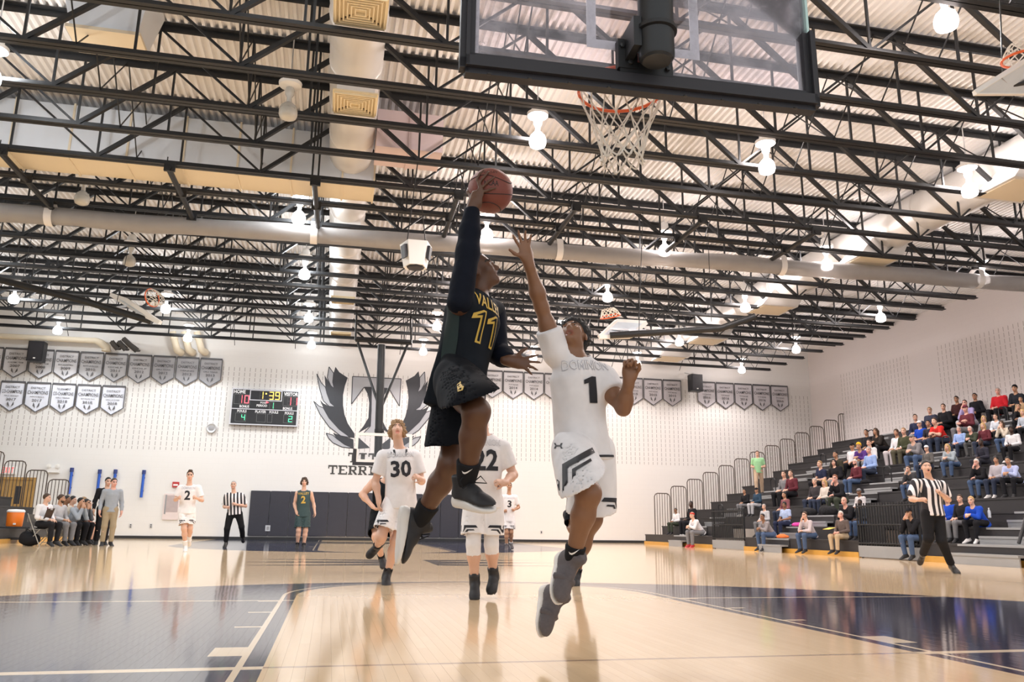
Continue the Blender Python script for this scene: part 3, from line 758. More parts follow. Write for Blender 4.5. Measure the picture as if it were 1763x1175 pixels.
def fixture(name, u, v, w, h, d, m, label, cat):
    p = atY(u, v, YW); t = empty(name, p, label, cat); B().box(p[0]-w/2, p[0]+w/2, YW-d, YW, p[2]-h/2, p[2]+h/2).build('body', m, t); return t, p
t, p = fixture('fire_alarm', 303, 835, .26, .22, .08, mat('alarm_red', (.45, .03, .03), .4, 0, .05), 'small red fire alarm on the far wall above the cabinet', 'alarm')
B().box(p[0]-.09, p[0]+.09, YW-.095, YW-.08, p[2]-.05, p[2]+.02).build('strobe', M['white_plastic'], t)
t, p = fixture('extinguisher_cabinet', 295, 873, .62, 1.06, .05, mat('cabinet_frame', (.72, .62, .60), .5, 0, .04), 'recessed extinguisher cabinet with grey glass beside player 2', 'cabinet')
B().box(p[0]-.24, p[0]+.26, YW-.055, YW-.04, p[2]-.22, p[2]+.46).build('glass_door', mat('cabinet_glass', (.46, .38, .37), .2, 0, .1), t)
B().box(p[0]-.26, p[0]-.20, YW-.06, YW-.04, p[2]-.30, p[2]+.48).build('dark_edge', M['grey_plastic'], t)
for u, lab in ((225, 'left'), (260, 'right')):
    t, p = fixture('wall_outlet', u, 906, .10, .16, .02, M['aluminium'], 'small grey outlet low on the far wall, %s of two left of player 2' % lab, 'outlet')
    for s in (-.04, .04): B().box(p[0]-.02, p[0]+.02, YW-.026, YW-.02, p[2]+s-.02, p[2]+s+.02).build('socket', M['trim_black'], t)
p = atY(932, 917, YW); t, p = fixture('wall_outlet', 932, 917, .09, .14, .02, M['aluminium'], 'small outlet low on the far wall behind the jumping defender', 'outlet')
B().box(p[0]-.02, p[0]+.02, YW-.026, YW-.02, p[2]-.04, p[2]+.04).build('socket', M['trim_black'], t)
p = Vector(atY(364, 738, YW-.06)); t = empty('wall_bell', p, 'round grey wall clock bell left of the scoreboard', 'bell')
B().lathe([(.001, -.06), (.10, -.055), (.17, -.02), (.19, .05)], p, 20, 'Y').build('dome', M['grey_plastic'], t, sm=40)
B().lathe([(.15, -.045), (.18, -.06), (.21, -.03), (.21, .05)], p, 20, 'Y').build('outer_ring', M['aluminium'], t, sm=40)
blu = mat('blue_foam', (.02, .10, .50), .5, 0, .1); blu2 = mat('blue_clip', (.03, .05, .2), .5, 0, .1)
for k, (ut, vt, ub, vb) in enumerate(((124, 808, 118, 851), (172, 811, 168, 852), (199, 811, 195, 846), (248, 812, 243, 857))):
    A_ = Vector(atY(ut, vt, YW-.10)); B_ = Vector(atY(ub, vb, YW-.10)); B_.x = A_.x
    t = empty('blue_post', B_, 'blue vertical padded post on the far wall, %s from the left' % ORD[k], 'wall post', 'blue padded posts on the far wall')
    B().tube([B_, A_], .055, 10).build('post', blu, t, sm=40)
    B().tube([A_-Vector((0, 0, .12)), A_+Vector((0, 0, .05))], .075, 10).build('end_cap', blu2, t, sm=40)
    for z in (.25, .75): q = B_.lerp(A_, z); B().box(q.x-.05, q.x+.05, q.y, YW, q.z-.03, q.z+.03).build('wall_bracket', blu2, t)
# wooden door leaf pair, exit sign and emergency light at the far left
wd = mat('door_wood', (.42, .25, .08), .45, 0, .25, 4)
p = Vector(atY(63, 823, YW)); q = Vector(atY(-60, 823, YW))
dr = empty('door_1', (p.x-1.0, YW, 0)); dr['kind'] = 'structure'
for k in range(3):
    x1 = p.x-.06-k*.98; B().box(x1-.95, x1, YW-.05, YW-.005, .02, p.z-.1).build('door_leaf', wd, dr)
    B().box(x1-.62, x1-.42, YW-.056, YW-.05, p.z-1.05, p.z-.35).build('door_pane', mat('door_pane', (.03, .03, .035), .2, 0, 0), dr)
B().box(q.x, p.x, YW-.08, YW-.005, p.z-.1, p.z).build('door_head', wd, dr); B().box(p.x-.06, p.x, YW-.08, YW-.005, .02, p.z-.1).build('door_jamb', wd, dr)
p = Vector(atY(14, 810, YW-.05)); t = empty('exit_sign', p, 'red EXIT sign over the wooden doors at far left', 'sign')
B().box(p.x-.28, p.x+.28, p.y-.04, p.y+.04, p.z-.16, p.z+.16).build('housing', M['white_plastic'], t)
er = mat('exit_red', (.7, .05, .05), .4, 0, 0, emit=(1, .1, .1), estr=.8)
for k, ch_ in enumerate('EXIT'):
    b = B(); add_text(b, ch_, frame((p.x-.165+.11*k, p.y-.043, p.z), (1, 0, 0), (0, 0, 1)), .09 if ch_ != 'I' else .022, .22, .01); b.build('sign_letter', er, t)
p = Vector(atY(92, 809, YW-.06)); t = empty('emergency_light', p, 'white twin-head emergency light on the far wall at left', 'emergency light')
B().box(p.x-.22, p.x+.22, p.y-.05, p.y+.05, p.z-.12, p.z+.08).build('battery_box', M['white_plastic'], t)
for s in (-1, 1): B().lathe([(.05, .05), (.09, -.05), (.001, -.06)], (p.x+s*.16, p.y-.05, p.z+.14), 12, 'Y').build('lamp_head', M['white_paint'], t)
# pipes along the top of the far wall at left
pw_ = mat('pipe_cream', (.70, .62, .48), .55, 0, .04); pd = mat('pipe_dark', (.05, .045, .04), .6, 0, .1)
a = Vector(atY(0, 579, YW-.5)); c = Vector(atY(165, 587, YW-.5)); d = Vector(atY(183, 604, YW-.35))
t = empty('wall_pipe', c, 'cream pipe along the top of the far wall ending in an elbow at upper left', 'pipe')
B().tube([a, a.lerp(c, .9), c, c+Vector((.2, 0, -.08)), d+Vector((0, 0, .12)), d], [.12, .12, .13, .15, .17, .17], 12).build('pipe_run', pw_, t, sm=50)
B().lathe([(.19, -.03), (.19, .03)], d, 14, 'Z').build('pipe_collar', pw_, t)
for k, (u0, v0, u1, v1) in enumerate(((192, 588, 203, 601), (204, 588, 217, 602), (212, 583, 236, 604))):
    a, c = Vector(atY(u0, v0, YW-1.0)), Vector(atY(u1, v1, YW-.9))
    t = empty('vent_pipe', c, 'dark insulated pipe stub above the banners, %s of three' % ORD[k], 'pipe', 'dark pipe stubs above the upper banners')
    B().tube([a, a.lerp(c, .5)+Vector((0, 0, -.02)), c], [.1, .11, .12], 10).build('pipe_stub', pd, t, sm=50); B().lathe([(.125, -.03), (.135, .03)], c, 12).build('pipe_end', pd, t); B().bar(a, (a.x, YW+.02, a.z+.05), .06, .06).build('wall_bracket', pd, t)
for k, u in enumerate((300, 320, 342)):
    a, c = Vector(atY(u, 584, YW-.6)), Vector(atY(u+5, 603, YW-.5))
    t = empty('elbow_pipe', a, 'cream elbow pipe dropping below the last roof joist, %s of three' % ORD[k], 'pipe', 'cream elbow pipes by the far wall')
    B().tube([a+Vector((-.1, 0, .3)), a, a.lerp(c, .7), c, c+Vector((.12, .32, -.04))], [.14, .14, .14, .15, .16], 12).build('pipe_bend', pw_, t, sm=50); B().lathe([(.165, -.03), (.165, .03)], a, 12).build('pipe_collar', pw_, t)

# ------------------------------------------------------------------ near goal seen from behind and below
def glass_mat(name, tint, alpha, dirt=True):
    m = bpy.data.materials.new(name); m.use_nodes = True; nt = m.node_tree
    for n in list(nt.nodes): nt.nodes.remove(n)
    out = nt.nodes.new('ShaderNodeOutputMaterial'); tr = nt.nodes.new('ShaderNodeBsdfTransparent'); tr.inputs[0].default_value = tint+(1,)
    gl = nt.nodes.new('ShaderNodeBsdfGlossy'); gl.inputs['Roughness'].default_value = .03
    df = nt.nodes.new('ShaderNodeBsdfDiffuse'); df.inputs[0].default_value = (.75, .72, .76, 1)
    fr = nt.nodes.new('ShaderNodeFresnel'); fr.inputs[0].default_value = 1.45
    m1 = nt.nodes.new('ShaderNodeMixShader'); nt.links.new(fr.outputs[0], m1.inputs[0]); nt.links.new(tr.outputs[0], m1.inputs[1]); nt.links.new(gl.outputs[0], m1.inputs[2])
    last = m1.outputs[0]
    if dirt:
        tc = nt.nodes.new('ShaderNodeTexCoord'); nz = nt.nodes.new('ShaderNodeTexNoise'); nz.inputs['Scale'].default_value = 3.2; nz.inputs['Detail'].default_value = 9
        nz.inputs['Roughness'].default_value = .75
        nt.links.new(tc.outputs['Object'], nz.inputs['Vector'])
        rp = nt.nodes.new('ShaderNodeMapRange'); rp.inputs[1].default_value = .47; rp.inputs[2].default_value = .85; rp.inputs[3].default_value = .05; rp.inputs[4].default_value = .6
        nt.links.new(nz.outputs['Fac'], rp.inputs[0])
        m2 = nt.nodes.new('ShaderNodeMixShader'); nt.links.new(rp.outputs[0], m2.inputs[0]); nt.links.new(last, m2.inputs[1]); nt.links.new(df.outputs[0], m2.inputs[2]); last = m2.outputs[0]
    nt.links.new(last, out.inputs[0]); return m
M['glass'] = glass_mat('backboard_glass', (.93, .90, .94), 1)
M['glass_white'] = mat('backboard_marking', (.86, .93, .87), .35, 0, .02)
M['glass_edge'] = mat('backboard_frame_edge', (.48, .66, .62), .3, .2, .04)
gA = Vector(atZ(790, 127, 2.80)); gB = Vector(atZ(1408, 195, 2.80)); gx = (gB-gA); GW = gx.length; gx.normalize()
gc = (gA+gB)/2; gy = Vector((-gx.y, gx.x, 0))            # gy points to the court
GM = Matrix(((gx.x, gy.x, 0, gc.x), (gx.y, gy.y, 0, gc.y), (0, 0, 1, 0), (0, 0, 0, 1)))   # local: x along board, y to court, z world height
goal = empty('basketball_goal', GM @ Vector((0, 0, 2.8)), 'near glass backboard goal with black edge padding at the top of the picture', 'basketball goal')
def gput(b, name, m, parent=goal, sm=None, fix=False):
    b.v = [tuple(GM @ Vector(p)) for p in b.v]; return b.build(name, m, parent, sm=sm, fix=fix)
hw = GW/2-.045; z0 = 2.86; z1 = z0+1.07
gl = gput(B().box(-hw, hw, -.006, .006, z0, z1), 'glass_board', M['glass'])
b = B(); w = .05
for (x0, x1, za, zb) in ((-hw, hw, z0, z0+w), (-hw, hw, z1-w, z1), (-hw, -hw+w, z0+w, z1-w), (hw-w, hw, z0+w, z1-w)): b.box(x0, x1, .0065, .009, za, zb)
gput(b, 'border_stripe', M['glass_white'], goal)
b = B(); q = .305; zt = 3.035
for (x0, x1, za, zb) in ((-q, q, zt, zt+w), (-q, q, zt+.457-w, zt+.457), (-q, -q+w, zt+w, zt+.457-w), (q-w, q, zt+w, zt+.457-w)): b.box(x0, x1, .0065, .009, za, zb)
gput(b, 'target_square', M['glass_white'], goal)
b = B()
for (x0, x1, za, zb) in ((-hw-.012, hw+.012, z0-.02, z0), (-hw-.012, hw+.012, z1, z1+.02), (-hw-.014, -hw, z0, z1), (hw, hw+.014, z0, z1)): b.box(x0, x1, -.03, .02, za, zb)
gput(b, 'board_frame', M['glass_edge'], goal)
# padding: a rounded U section along the bottom and up both sides
def pad_piece(x0, x1, za, zb, name):
    bm = bmesh.new(); bmesh.ops.create_cube(bm, size=1)
    for v in bm.verts: v.co = Vector(((x0+x1)/2+v.co.x*(x1-x0), 0+v.co.y*.115, (za+zb)/2+v.co.z*(zb-za)))
    bmesh.ops.bevel(bm, geom=bm.edges[:], offset=.028, segments=4, affect='EDGES')
    for v in bm.verts: v.co = GM @ v.co
    me = bpy.data.meshes.new(name); bm.to_mesh(me); bm.free(); smooth(me, 40); return link(name, me, M['pad_black'], goal)
bot = pad_piece(-hw-.045, hw+.045, z0-.065, z0+.045, 'bottom_padding')
pad_piece(-hw-.045, -hw+.028, z0-.06, z0+.42, 'side_padding'); pad_piece(hw-.028, hw+.045, z0-.06, z0+.42, 'side_padding')
for k in range(9):
    x = -hw+.10+k*(2*hw-.2)/8
    if abs(x) < .1: continue
    gput(B().lathe([(.001, -.004), (.011, -.003), (.011, .004)], (x, -.03, z0-.0635), 8), 'padding_screw', M['trim_black'], bot)
# mast, collar, bracket behind the board
ms = gput(B().lathe([(.001, 2.885), (.080, 2.89), (.088, 2.905), (.088, 3.62), (.001, 3.62)], (.0, -.17, 0), 26), 'mast', M['steel_dark'], sm=35)
gput(B().lathe([(.088, 3.03), (.103, 3.035), (.103, 3.055), (.088, 3.06)], (.0, -.17, 0), 26), 'mast_ring', M['steel_black'], ms, sm=35)
gput(B().lathe([(.001, 2.878), (.070, 2.88), (.078, 2.89)], (.0, -.17, 0), 26), 'end_cap', M['steel_dark'], ms, sm=35)
gput(B().lathe([(.085, 3.27), (.12, 3.285), (.12, 3.40), (.085, 3.41)], (.0, -.17, 0), 26), 'collar', M['steel_black'], sm=35)
gput(B().bar((-.02, -.17, 3.45), (.30, -.26, 3.47), .14, .12), 'side_arm', M['steel_black'])
gput(B().bar((0, -.17, 3.58), (.04, -1.3, 4.9), .13, .13).bar((-.5, -1.35, 4.9), (.55, -1.35, 4.9), .1, .1), 'support_arm', M['steel_black'])
b = B().box(-.125, -.085, -.20, -.01, 2.94, 3.10).box(-.16, -.06, -.06, -.012, 2.90, 3.06).bar((-.105, -.1, 2.99), (-.02, -.12, 3.08), .04, .05)
b.box(.06, .13, -.05, -.012, 2.90, 2.99).box(-.15, .13, -.055, -.012, 2.88, 2.94)
br = gput(b, 'mount_bracket', M['steel_black'])
for x, z in ((-.10, 2.93), (.10, 2.92), (-.14, 3.02)): gput(B().lathe([(.001, -.075), (.014, -.072), (.014, -.055)], (x, 0, z), 6, 'Y'), 'bracket_bolt', M['steel_dark'], br)
# rim and net
rc = Vector((0, .15+.2375, 3.045)); RR = .2375
rp = [(rc.x+RR*math.cos(2*math.pi*k/40), rc.y+RR*math.sin(2*math.pi*k/40), rc.z) for k in range(40)]
rim = gput(B().tube(rp, .0095, 10, closed=True), 'rim', M['rim'], sm=60)
gput(B().box(-.075, .075, .012, .018, 2.93, 3.06).box(-.075, .075, .018, .17, 3.032, 3.058), 'rim_plate', M['rim'], rim)
for k in range(12):
    a = 2*math.pi*(k+.5)/12; gput(B().tube([(rc.x+RR*math.cos(a)+.012*math.cos(a+t_)*0, rc.y+RR*math.sin(a), rc.z-.008-.012*math.sin(t_)) for t_ in (0, .8, 1.57)], .003, 5), 'net_hook', M['rim'], rim)
def net_nodes(level, k, rad, zz, half):
    a = 2*math.pi*(k+(.5 if half else 0))/12; return Vector((rad*math.cos(a), rad*math.sin(a), zz))
levels = [(.2375, -.012), (.196, -.125), (.158, -.215), (.132, -.295), (.116, -.362), (.110, -.412), (.119, -.445)]
rn = random.Random(5)
def N(l, k):
    a = 2*math.pi*(k+(.5 if l % 2 else 0))/12; r_, zz = levels[l]
    j = random.Random(l*31+k % 12); s = .0028*l**.5
    return GM @ (rc+Vector((r_*math.cos(a)+j.uniform(-s, s), r_*math.sin(a)+j.uniform(-s, s), zz+j.uniform(-s, s)*1.5)))
net = empty('net', rc)
netm = []
for k in range(12):
    b = B()
    for l in range(len(levels)-1):
        for s in (0, 1):
            kk = (k+s if l % 2 else k-1+s) % 12
            p, q_ = N(l, k), N(l+1, kk)
            mid = p.lerp(q_, .5)+Vector((0, 0, -.004))
            b.tube([p, mid, q_], .0042 if l < 3 else .0052, 5, caps=False)
        if l: b.lathe([(.001, -.008), (.008, 0), (.001, .008)], N(l, k), 6)
    o = b.build('net_cord', M['net'], goal, sm=60)
bpy.data.objects.remove(net)

# ------------------------------------------------------------------ far goal
fx0, fz0 = 0, 0
a = Vector(atY(610, 797, 24.4)); bt = Vector(atY(611, 745, 24.4)); FW = 1.83
fg = empty('basketball_goal', (a.x+FW/2, 24.4, a.z), 'far goal hanging before the wall emblem, behind player 30', 'basketball goal')
x0, x1, z0, z1 = a.x, a.x+FW, a.z+.02, bt.z
B().box(x0, x1, 24.39, 24.41, z0, z1).build('glass_board', glass_mat('far_glass', (.96, .96, .97), 1, False), fg)
b = B(); w = .09
for (xa, xb, za, zb) in ((x0, x1, z0, z0+w), (x0, x1, z1-w, z1), (x0, x0+w, z0+w, z1-w), (x1-w, x1, z0+w, z1-w)): b.box(xa, xb, 24.37, 24.43, za, zb)
b.build('board_frame', M['white_paint'], fg)
B().box(x0-.06, x1+.06, 24.34, 24.46, z0-.10, z0).build('bottom_padding', M['pad_black'], fg)
for x in (x0, x1): B().box(x-.06, x+.05, 24.34, 24.46, z0, z0+.42).build('side_padding', M['pad_black'], fg)
xm = (x0+x1)/2
pt = Vector(atY(657, 594, 24.55)); pb = Vector(atY(653, 742, 24.55))
B().tube([(pb.x, 24.55, z0+.2), (pt.x, 24.55, pt.z)], .13, 14).build('mast', M['steel_dark'], fg, sm=40)
B().tube([(pb.x, 24.55, z1+.15), (pb.x, 24.55, z1+.05)], .16, 14).build('mast_collar', M['steel_black'], fg, sm=40)
for u, v in ((616, 590), (702, 593)):
    q = Vector(atY(u, v, 25.2)); B().tube([q, (pb.x, 24.6, atY(653, 706, 24.55)[2])], .045, 8).build('brace', M['steel_dark'], fg)
q0, q1 = Vector(atY(612, 586, 25.2)), Vector(atY(708, 590, 25.2)); B().tube([(q0.x, 25.2, q0.z), (q1.x, 25.2, q0.z)], .06, 8).build('cross_pipe', M['steel_black'], fg)
for q_ in (q0, q1): B().tube([(q_.x, 25.2, q0.z), (q_.x, 25.89, 8.03)], .035, 8).build('hanger_post', M['steel_black'], fg)
rc2 = Vector((xm, 24.4-.39, z0+.16))
B().tube([(rc2.x+.24*math.cos(2*math.pi*k/24), rc2.y+.24*math.sin(2*math.pi*k/24), rc2.z) for k in range(24)], .012, 6, closed=True).build('rim', M['rim'], fg, sm=60)
b = B()
for k in range(12):
    for s in (-1, 1):
        P = []
        for l in range(5): t_ = l/4; a_ = 2*math.pi*(k+s*.5*l)/12; r_ = .24-.12*t_; P.append((rc2.x+r_*math.cos(a_), rc2.y+r_*math.sin(a_), rc2.z-.45*t_))
        b.tube(P, .006, 4, caps=False)
b.build('net', M['net'], fg)

# ------------------------------------------------------------------ swung-up side goals
def side_goal(lab, mast, board, rimc, rimn, d):
    t = empty('folded_goal', atD(board[0][0], board[0][1], d), lab, 'basketball goal', 'side goals swung up to the ceiling')
    ma = [Vector(atD(u, v, d+dd)) for u, v, dd in mast]
    B().tube(ma, .085*d/20, 10).build('mast', M['steel_black'], t, sm=40)
    P = [Vector(atD(u, v, d+dd)) for u, v, dd in board]; n = (P[1]-P[0]).cross(P[3]-P[0]).normalized()*.025
    B().quadbox([p-n for p in P]+[p+n for p in P]).build('glass_board', mat('folded_glass', (.62, .68, .74), .3, 0, .08), t, fix=True)
    b = B()
    for i in range(4): b.bar(P[i], P[(i+1) % 4], .07*d/20+.02, .07*d/20+.02)
    b.build('board_frame', M['white_paint'], t)
    b = B(); b.bar(ma[-1], (P[0]+P[2])/2, .06, .06); b.bar(ma[-1].lerp(ma[0], .25), (P[0]+P[1])/2, .05, .05); b.build('strut', M['aluminium'], t)
    for f_ in (.3, .8):
        q_ = ma[0].lerp(ma[-1], f_); jy = min(JY, key=lambda y_: abs(y_-q_.y)); B().tube([q_, (q_.x, jy, 8.03)], .009, 6).build('hanger_rod', M['steel_black'], t)
    c = Vector(atD(rimc[0], rimc[1], d+rimc[2])); nn = Vector(rimn).normalized(); xx = nn.orthogonal().normalized(); yy = nn.cross(xx)
    rm = B().tube([c+(xx*math.cos(2*math.pi*k/24)+yy*math.sin(2*math.pi*k/24))*.235 for k in range(24)], .016, 6, closed=True).build('rim', M['rim'], t, sm=60)
    b = B()
    for k in range(12):
        for s in (-1, 1):
            P2 = []
            for l in range(5): q = l/4; a_ = 2*math.pi*(k+s*.5*l)/12; r_ = .235-.10*q; P2.append(c+(xx*math.cos(a_)+yy*math.sin(a_))*r_+nn*(.30*q)+Vector((0, 0, -.12*q*q)))
            b.tube(P2, .008, 4, caps=False)
    b.build('net', M['net'], t)
side_goal('swung-up side goal with a white board edge and long black mast at upper left', [(-60, 470, 0), (0, 482, 0), (150, 520, 0), (262, 554, 0)],
          [(192, 508, .6), (252, 545, 0), (276, 556, -.4), (216, 516, .3)], (262, 513, -.3), (.6, -.4, .1), 21)
side_goal('swung-up side goal with a white board and dark mast right of the defender\'s head', [(1300, 545, 0), (1240, 566, 0), (1050, 578, 0)],
          [(1032, 581, 0), (1062, 553, .4), (1112, 556, .5), (1085, 580, .1)], (1051, 545, -.2), (-.3, -.3, .9), 19)
side_goal('swung-up side goal with an orange rim cut by the top right edge of the picture', [(1835, 128, .3), (1770, 140, .3), (1700, 152, .2)],
          [(1678, 160, 0), (1765, 105, 0), (1840, 110, .5), (1760, 160, .5)], (1764, 101, -.1), (-.05, -.1, 1), 9.5)

# ------------------------------------------------------------------ bleachers
RP, RZ, SX, S0 = .78, .355, 11.85, .42
def bleacher(side, xf, y0, y1, nrow, aisles, label, cuts=()):
    t = empty('bleachers', (xf, (y0+y1)/2, 0), label, 'bleachers')
    def X(a, b): return (xf+side*a, xf+side*b) if side > 0 else (xf+side*b, xf+side*a)
    segs = []; yy = y0
    for c, w in sorted(aisles):
        if c-w/2 > yy: segs.append((yy, c-w/2))
        yy = c+w/2
    if yy < y1: segs.append((yy, y1))
    def cutrange(i, a, b):
        out = [(a, b)]
        if i < 2:
            for c0, c1 in cuts:
                nx = []
                for p, q in out:
                    if c1 <= p or c0 >= q: nx.append((p, q)); continue
                    if p < c0: nx.append((p, c0))
                    if c1 < q: nx.append((c1, q))
                out = nx
        return [(p, q) for p, q in out if q-p > .2]
    for i in range(nrow):
        zs = S0+RZ*i; xo = RP*i
        for a, b in segs:
            for p, q in cutrange(i, a, b):
                B().box(*X(xo, xo+.30), p+.01, q-.01, zs-.05, zs).build('seat_plank', M['bleacher'], t)
                B().box(*X(xo+.02, xo+.05), p+.01, q-.01, zs-.40 if i else .13, zs-.05).build('riser_face', M['bleacher'], t)
        if i:
            B().box(*X(xo-RP+.30, xo+.04), y0, y1, zs-.44, zs-.40).build('foot_deck', M['bleacher'], t)
        for c, w in aisles:
            B().box(*X(xo-.02, xo+.30), c-w/2, c+w/2, zs-.05, zs-.005).build('aisle_tread', M['bleacher_step'], t)
            B().box(*X(xo+.0, xo+.03), c-w/2, c+w/2, zs-.36, zs-.05).build('aisle_riser', M['bleacher'], t)
            B().box(*X(xo-.28, xo-.02), c-w/2+.04, c+w/2-.04, zs-.24, zs-.19).build('aisle_step', M['bleacher_step'], t)
            B().box(*X(xo-.26, xo-.23), c-w/2+.04, c+w/2-.04, (zs-.40 if i else .0), zs-.24).build('step_riser', M['bleacher_step'], t)
            if i % 3 == 2:
                bb = B(); x_ = xf+side*(xo+.15); bb.tube([(x_, c-.18, zs), (x_, c-.18, zs+.42), (x_, c-.10, zs+.5), (x_, c+.10, zs+.5), (x_, c+.18, zs+.42), (x_, c+.18, zs)], .022, 6); bb.build('aisle_rail', M['steel_black'], t)
    for p, q in [(y0, y1)]:
        yy = p; parts = [(p, q)]
        for c0, c1 in cuts:
            parts = [z for (m_, n_) in parts for z in ([(m_, n_)] if c1 <= m_ or c0 >= n_ else [(m_, c0), (c1, n_)])]
        for m_, n_ in parts: B().box(*X(-.04, .05), m_, n_, 0.0, .13).build('kick_board', M['skirt_wood'], t)
    for k in range(nrow):                       # guard rail panels stepping up the far end
        xa = xf+side*(.50+RP*k); xb = xf+side*(.50+RP*k+RP*.92); z0 = .31+.358*k; z1 = 2.17+.325*k; y = y1+.04; s = 1 if xb > xa else -1
        gr = B().tube([(xa, y, z0), (xa, y, z1-.14), (xa+s*.05, y, z1-.04), (xa+s*.14, y, z1), (xb-s*.14, y, z1), (xb-s*.05, y, z1-.04), (xb, y, z1-.14), (xb, y, z0)], .022, 6).tube([(xa, y, z0+.04), (xb, y, z0+.04)], .016, 6).build('guard_rail', M['rail_brown'], t)
        for j in range(1, 6):
            x = xa+(xb-xa)*j/6; B().tube([(x, y, z0+.04), (x, y, z1-.01)], .014, 5).build('baluster', M['rail_brown'], gr)
    return t
CUTS = [(22.6, 24.9), (14.3, 16.6)]
bleacher(1, SX, 8.4, 31.36, 13, [(27.6, 1.3), (20.6, 1.4), (12.2, 1.9)], 'bank of black bleachers with pale aisle steps along the right wall', CUTS)
bleacher(-1, -10.6, 23.2, 31.2, 5, [], 'black bleachers with stepped guard rails at the far left')
for k, (c0, c1) in enumerate(CUTS):
    t = empty('guard_fence', (SX, (c0+c1)/2, 0), 'black vertical-bar guard fence before the bleachers, %s' % ('beside the grey-shirted man in jeans' if k == 0 else 'left of the running referee'), 'fence')
    B().box(SX-.02, SX+.02, c0, c1, .02, .30).build('base_panel', M['bleacher_step'], t)
    for z in (.36, .82, 1.28): B().tube([(SX, c0+.02, z), (SX, c1-.02, z)], .022, 6).build('rail', M['steel_black'], t)
    n = 22
    for j in range(n+1): y = c0+.02+(c1-c0-.04)*j/n; B().tube([(SX, y, .30), (SX, y, 1.36)], .018, 6).build('bar', M['steel_black'], t)
    for y in (c0+.06, c1-.06): B().tube([(SX+.05, y, 0), (SX+.05, y, 1.36)], .03, 8).build('post', M['steel_black'], t)
# steep handrail at the near aisle
t = empty('stair_rail', atX(1752, 950, 11.6), 'black bent handrail beside the near aisle steps at the right edge', 'handrail')
h = [Vector(atX(u, v, 11.9)) for u, v in ((1754, 936), (1746, 900), (1738, 862), (1742, 850), (1763, 846))]
h = [Vector((11.9+.25*k, p.y, p.z)) for k, p in enumerate(h)]
B().tube(h, .035, 8).build('rail_tube', M['steel_black'], t, sm=50)
B().tube([h[1]+Vector((0, 0, .12)), h[1]+Vector((.5, .0, .22))], .025, 6).build('mid_rail', M['steel_black'], t)
# cooler, bench clutter at the left
p = Vector(atD(25, 900, 24.0)); t = empty('cooler', (p.x, p.y, .55), 'orange drinks cooler with a white lid at the left edge', 'cooler')
og = mat('cooler_orange', (.85, .20, .015), .4, 0, .04)
z0 = atD(25, 907, 24)[2]; z1 = atD(25, 879, 24)[2]
B().lathe([(.001, z0), (.20, z0), (.215, z0+.03), (.23, z1-.06), (.225, z1-.05)], (p.x, p.y, 0), 24).build('body', og, t, sm=40)
B().lathe([(.24, z1-.06), (.245, z1-.02), (.20, z1+.02), (.001, z1+.03)], (p.x, p.y, 0), 24).build('lid', M['white_plastic'], t, sm=40)
B().box(p.x+.05, p.x+.11, p.y-.26, p.y-.21, z0+.05, z0+.10).build('spigot', M['white_plastic'], t)
tb = empty('cooler_cart', (p.x, p.y, 0), 'low black cart carrying the orange cooler at the left edge', 'cart')
B().box(p.x-1.4, p.x+.55, p.y-.35, p.y+.35, z0-.06, z0-.005).build('cart_top', M['black_plastic'], tb)
B().box(p.x-1.35, p.x+.5, p.y-.30, p.y+.30, .10, .16).build('cart_shelf', M['black_plastic'], tb)
for sx_ in (-1.3, .45):
    for sy_ in (-.26, .26): B().box(p.x+sx_-.03, p.x+sx_+.03, p.y+sy_-.03, p.y+sy_+.03, .06, z0-.06).build('leg', M['black_plastic'], tb); B().lathe([(.001, -.02), (.05, -.02), (.05, .02), (.001, .02)], (p.x+sx_, p.y+sy_, .05), 10, 'Y').build('caster', M['steel_black'], tb)

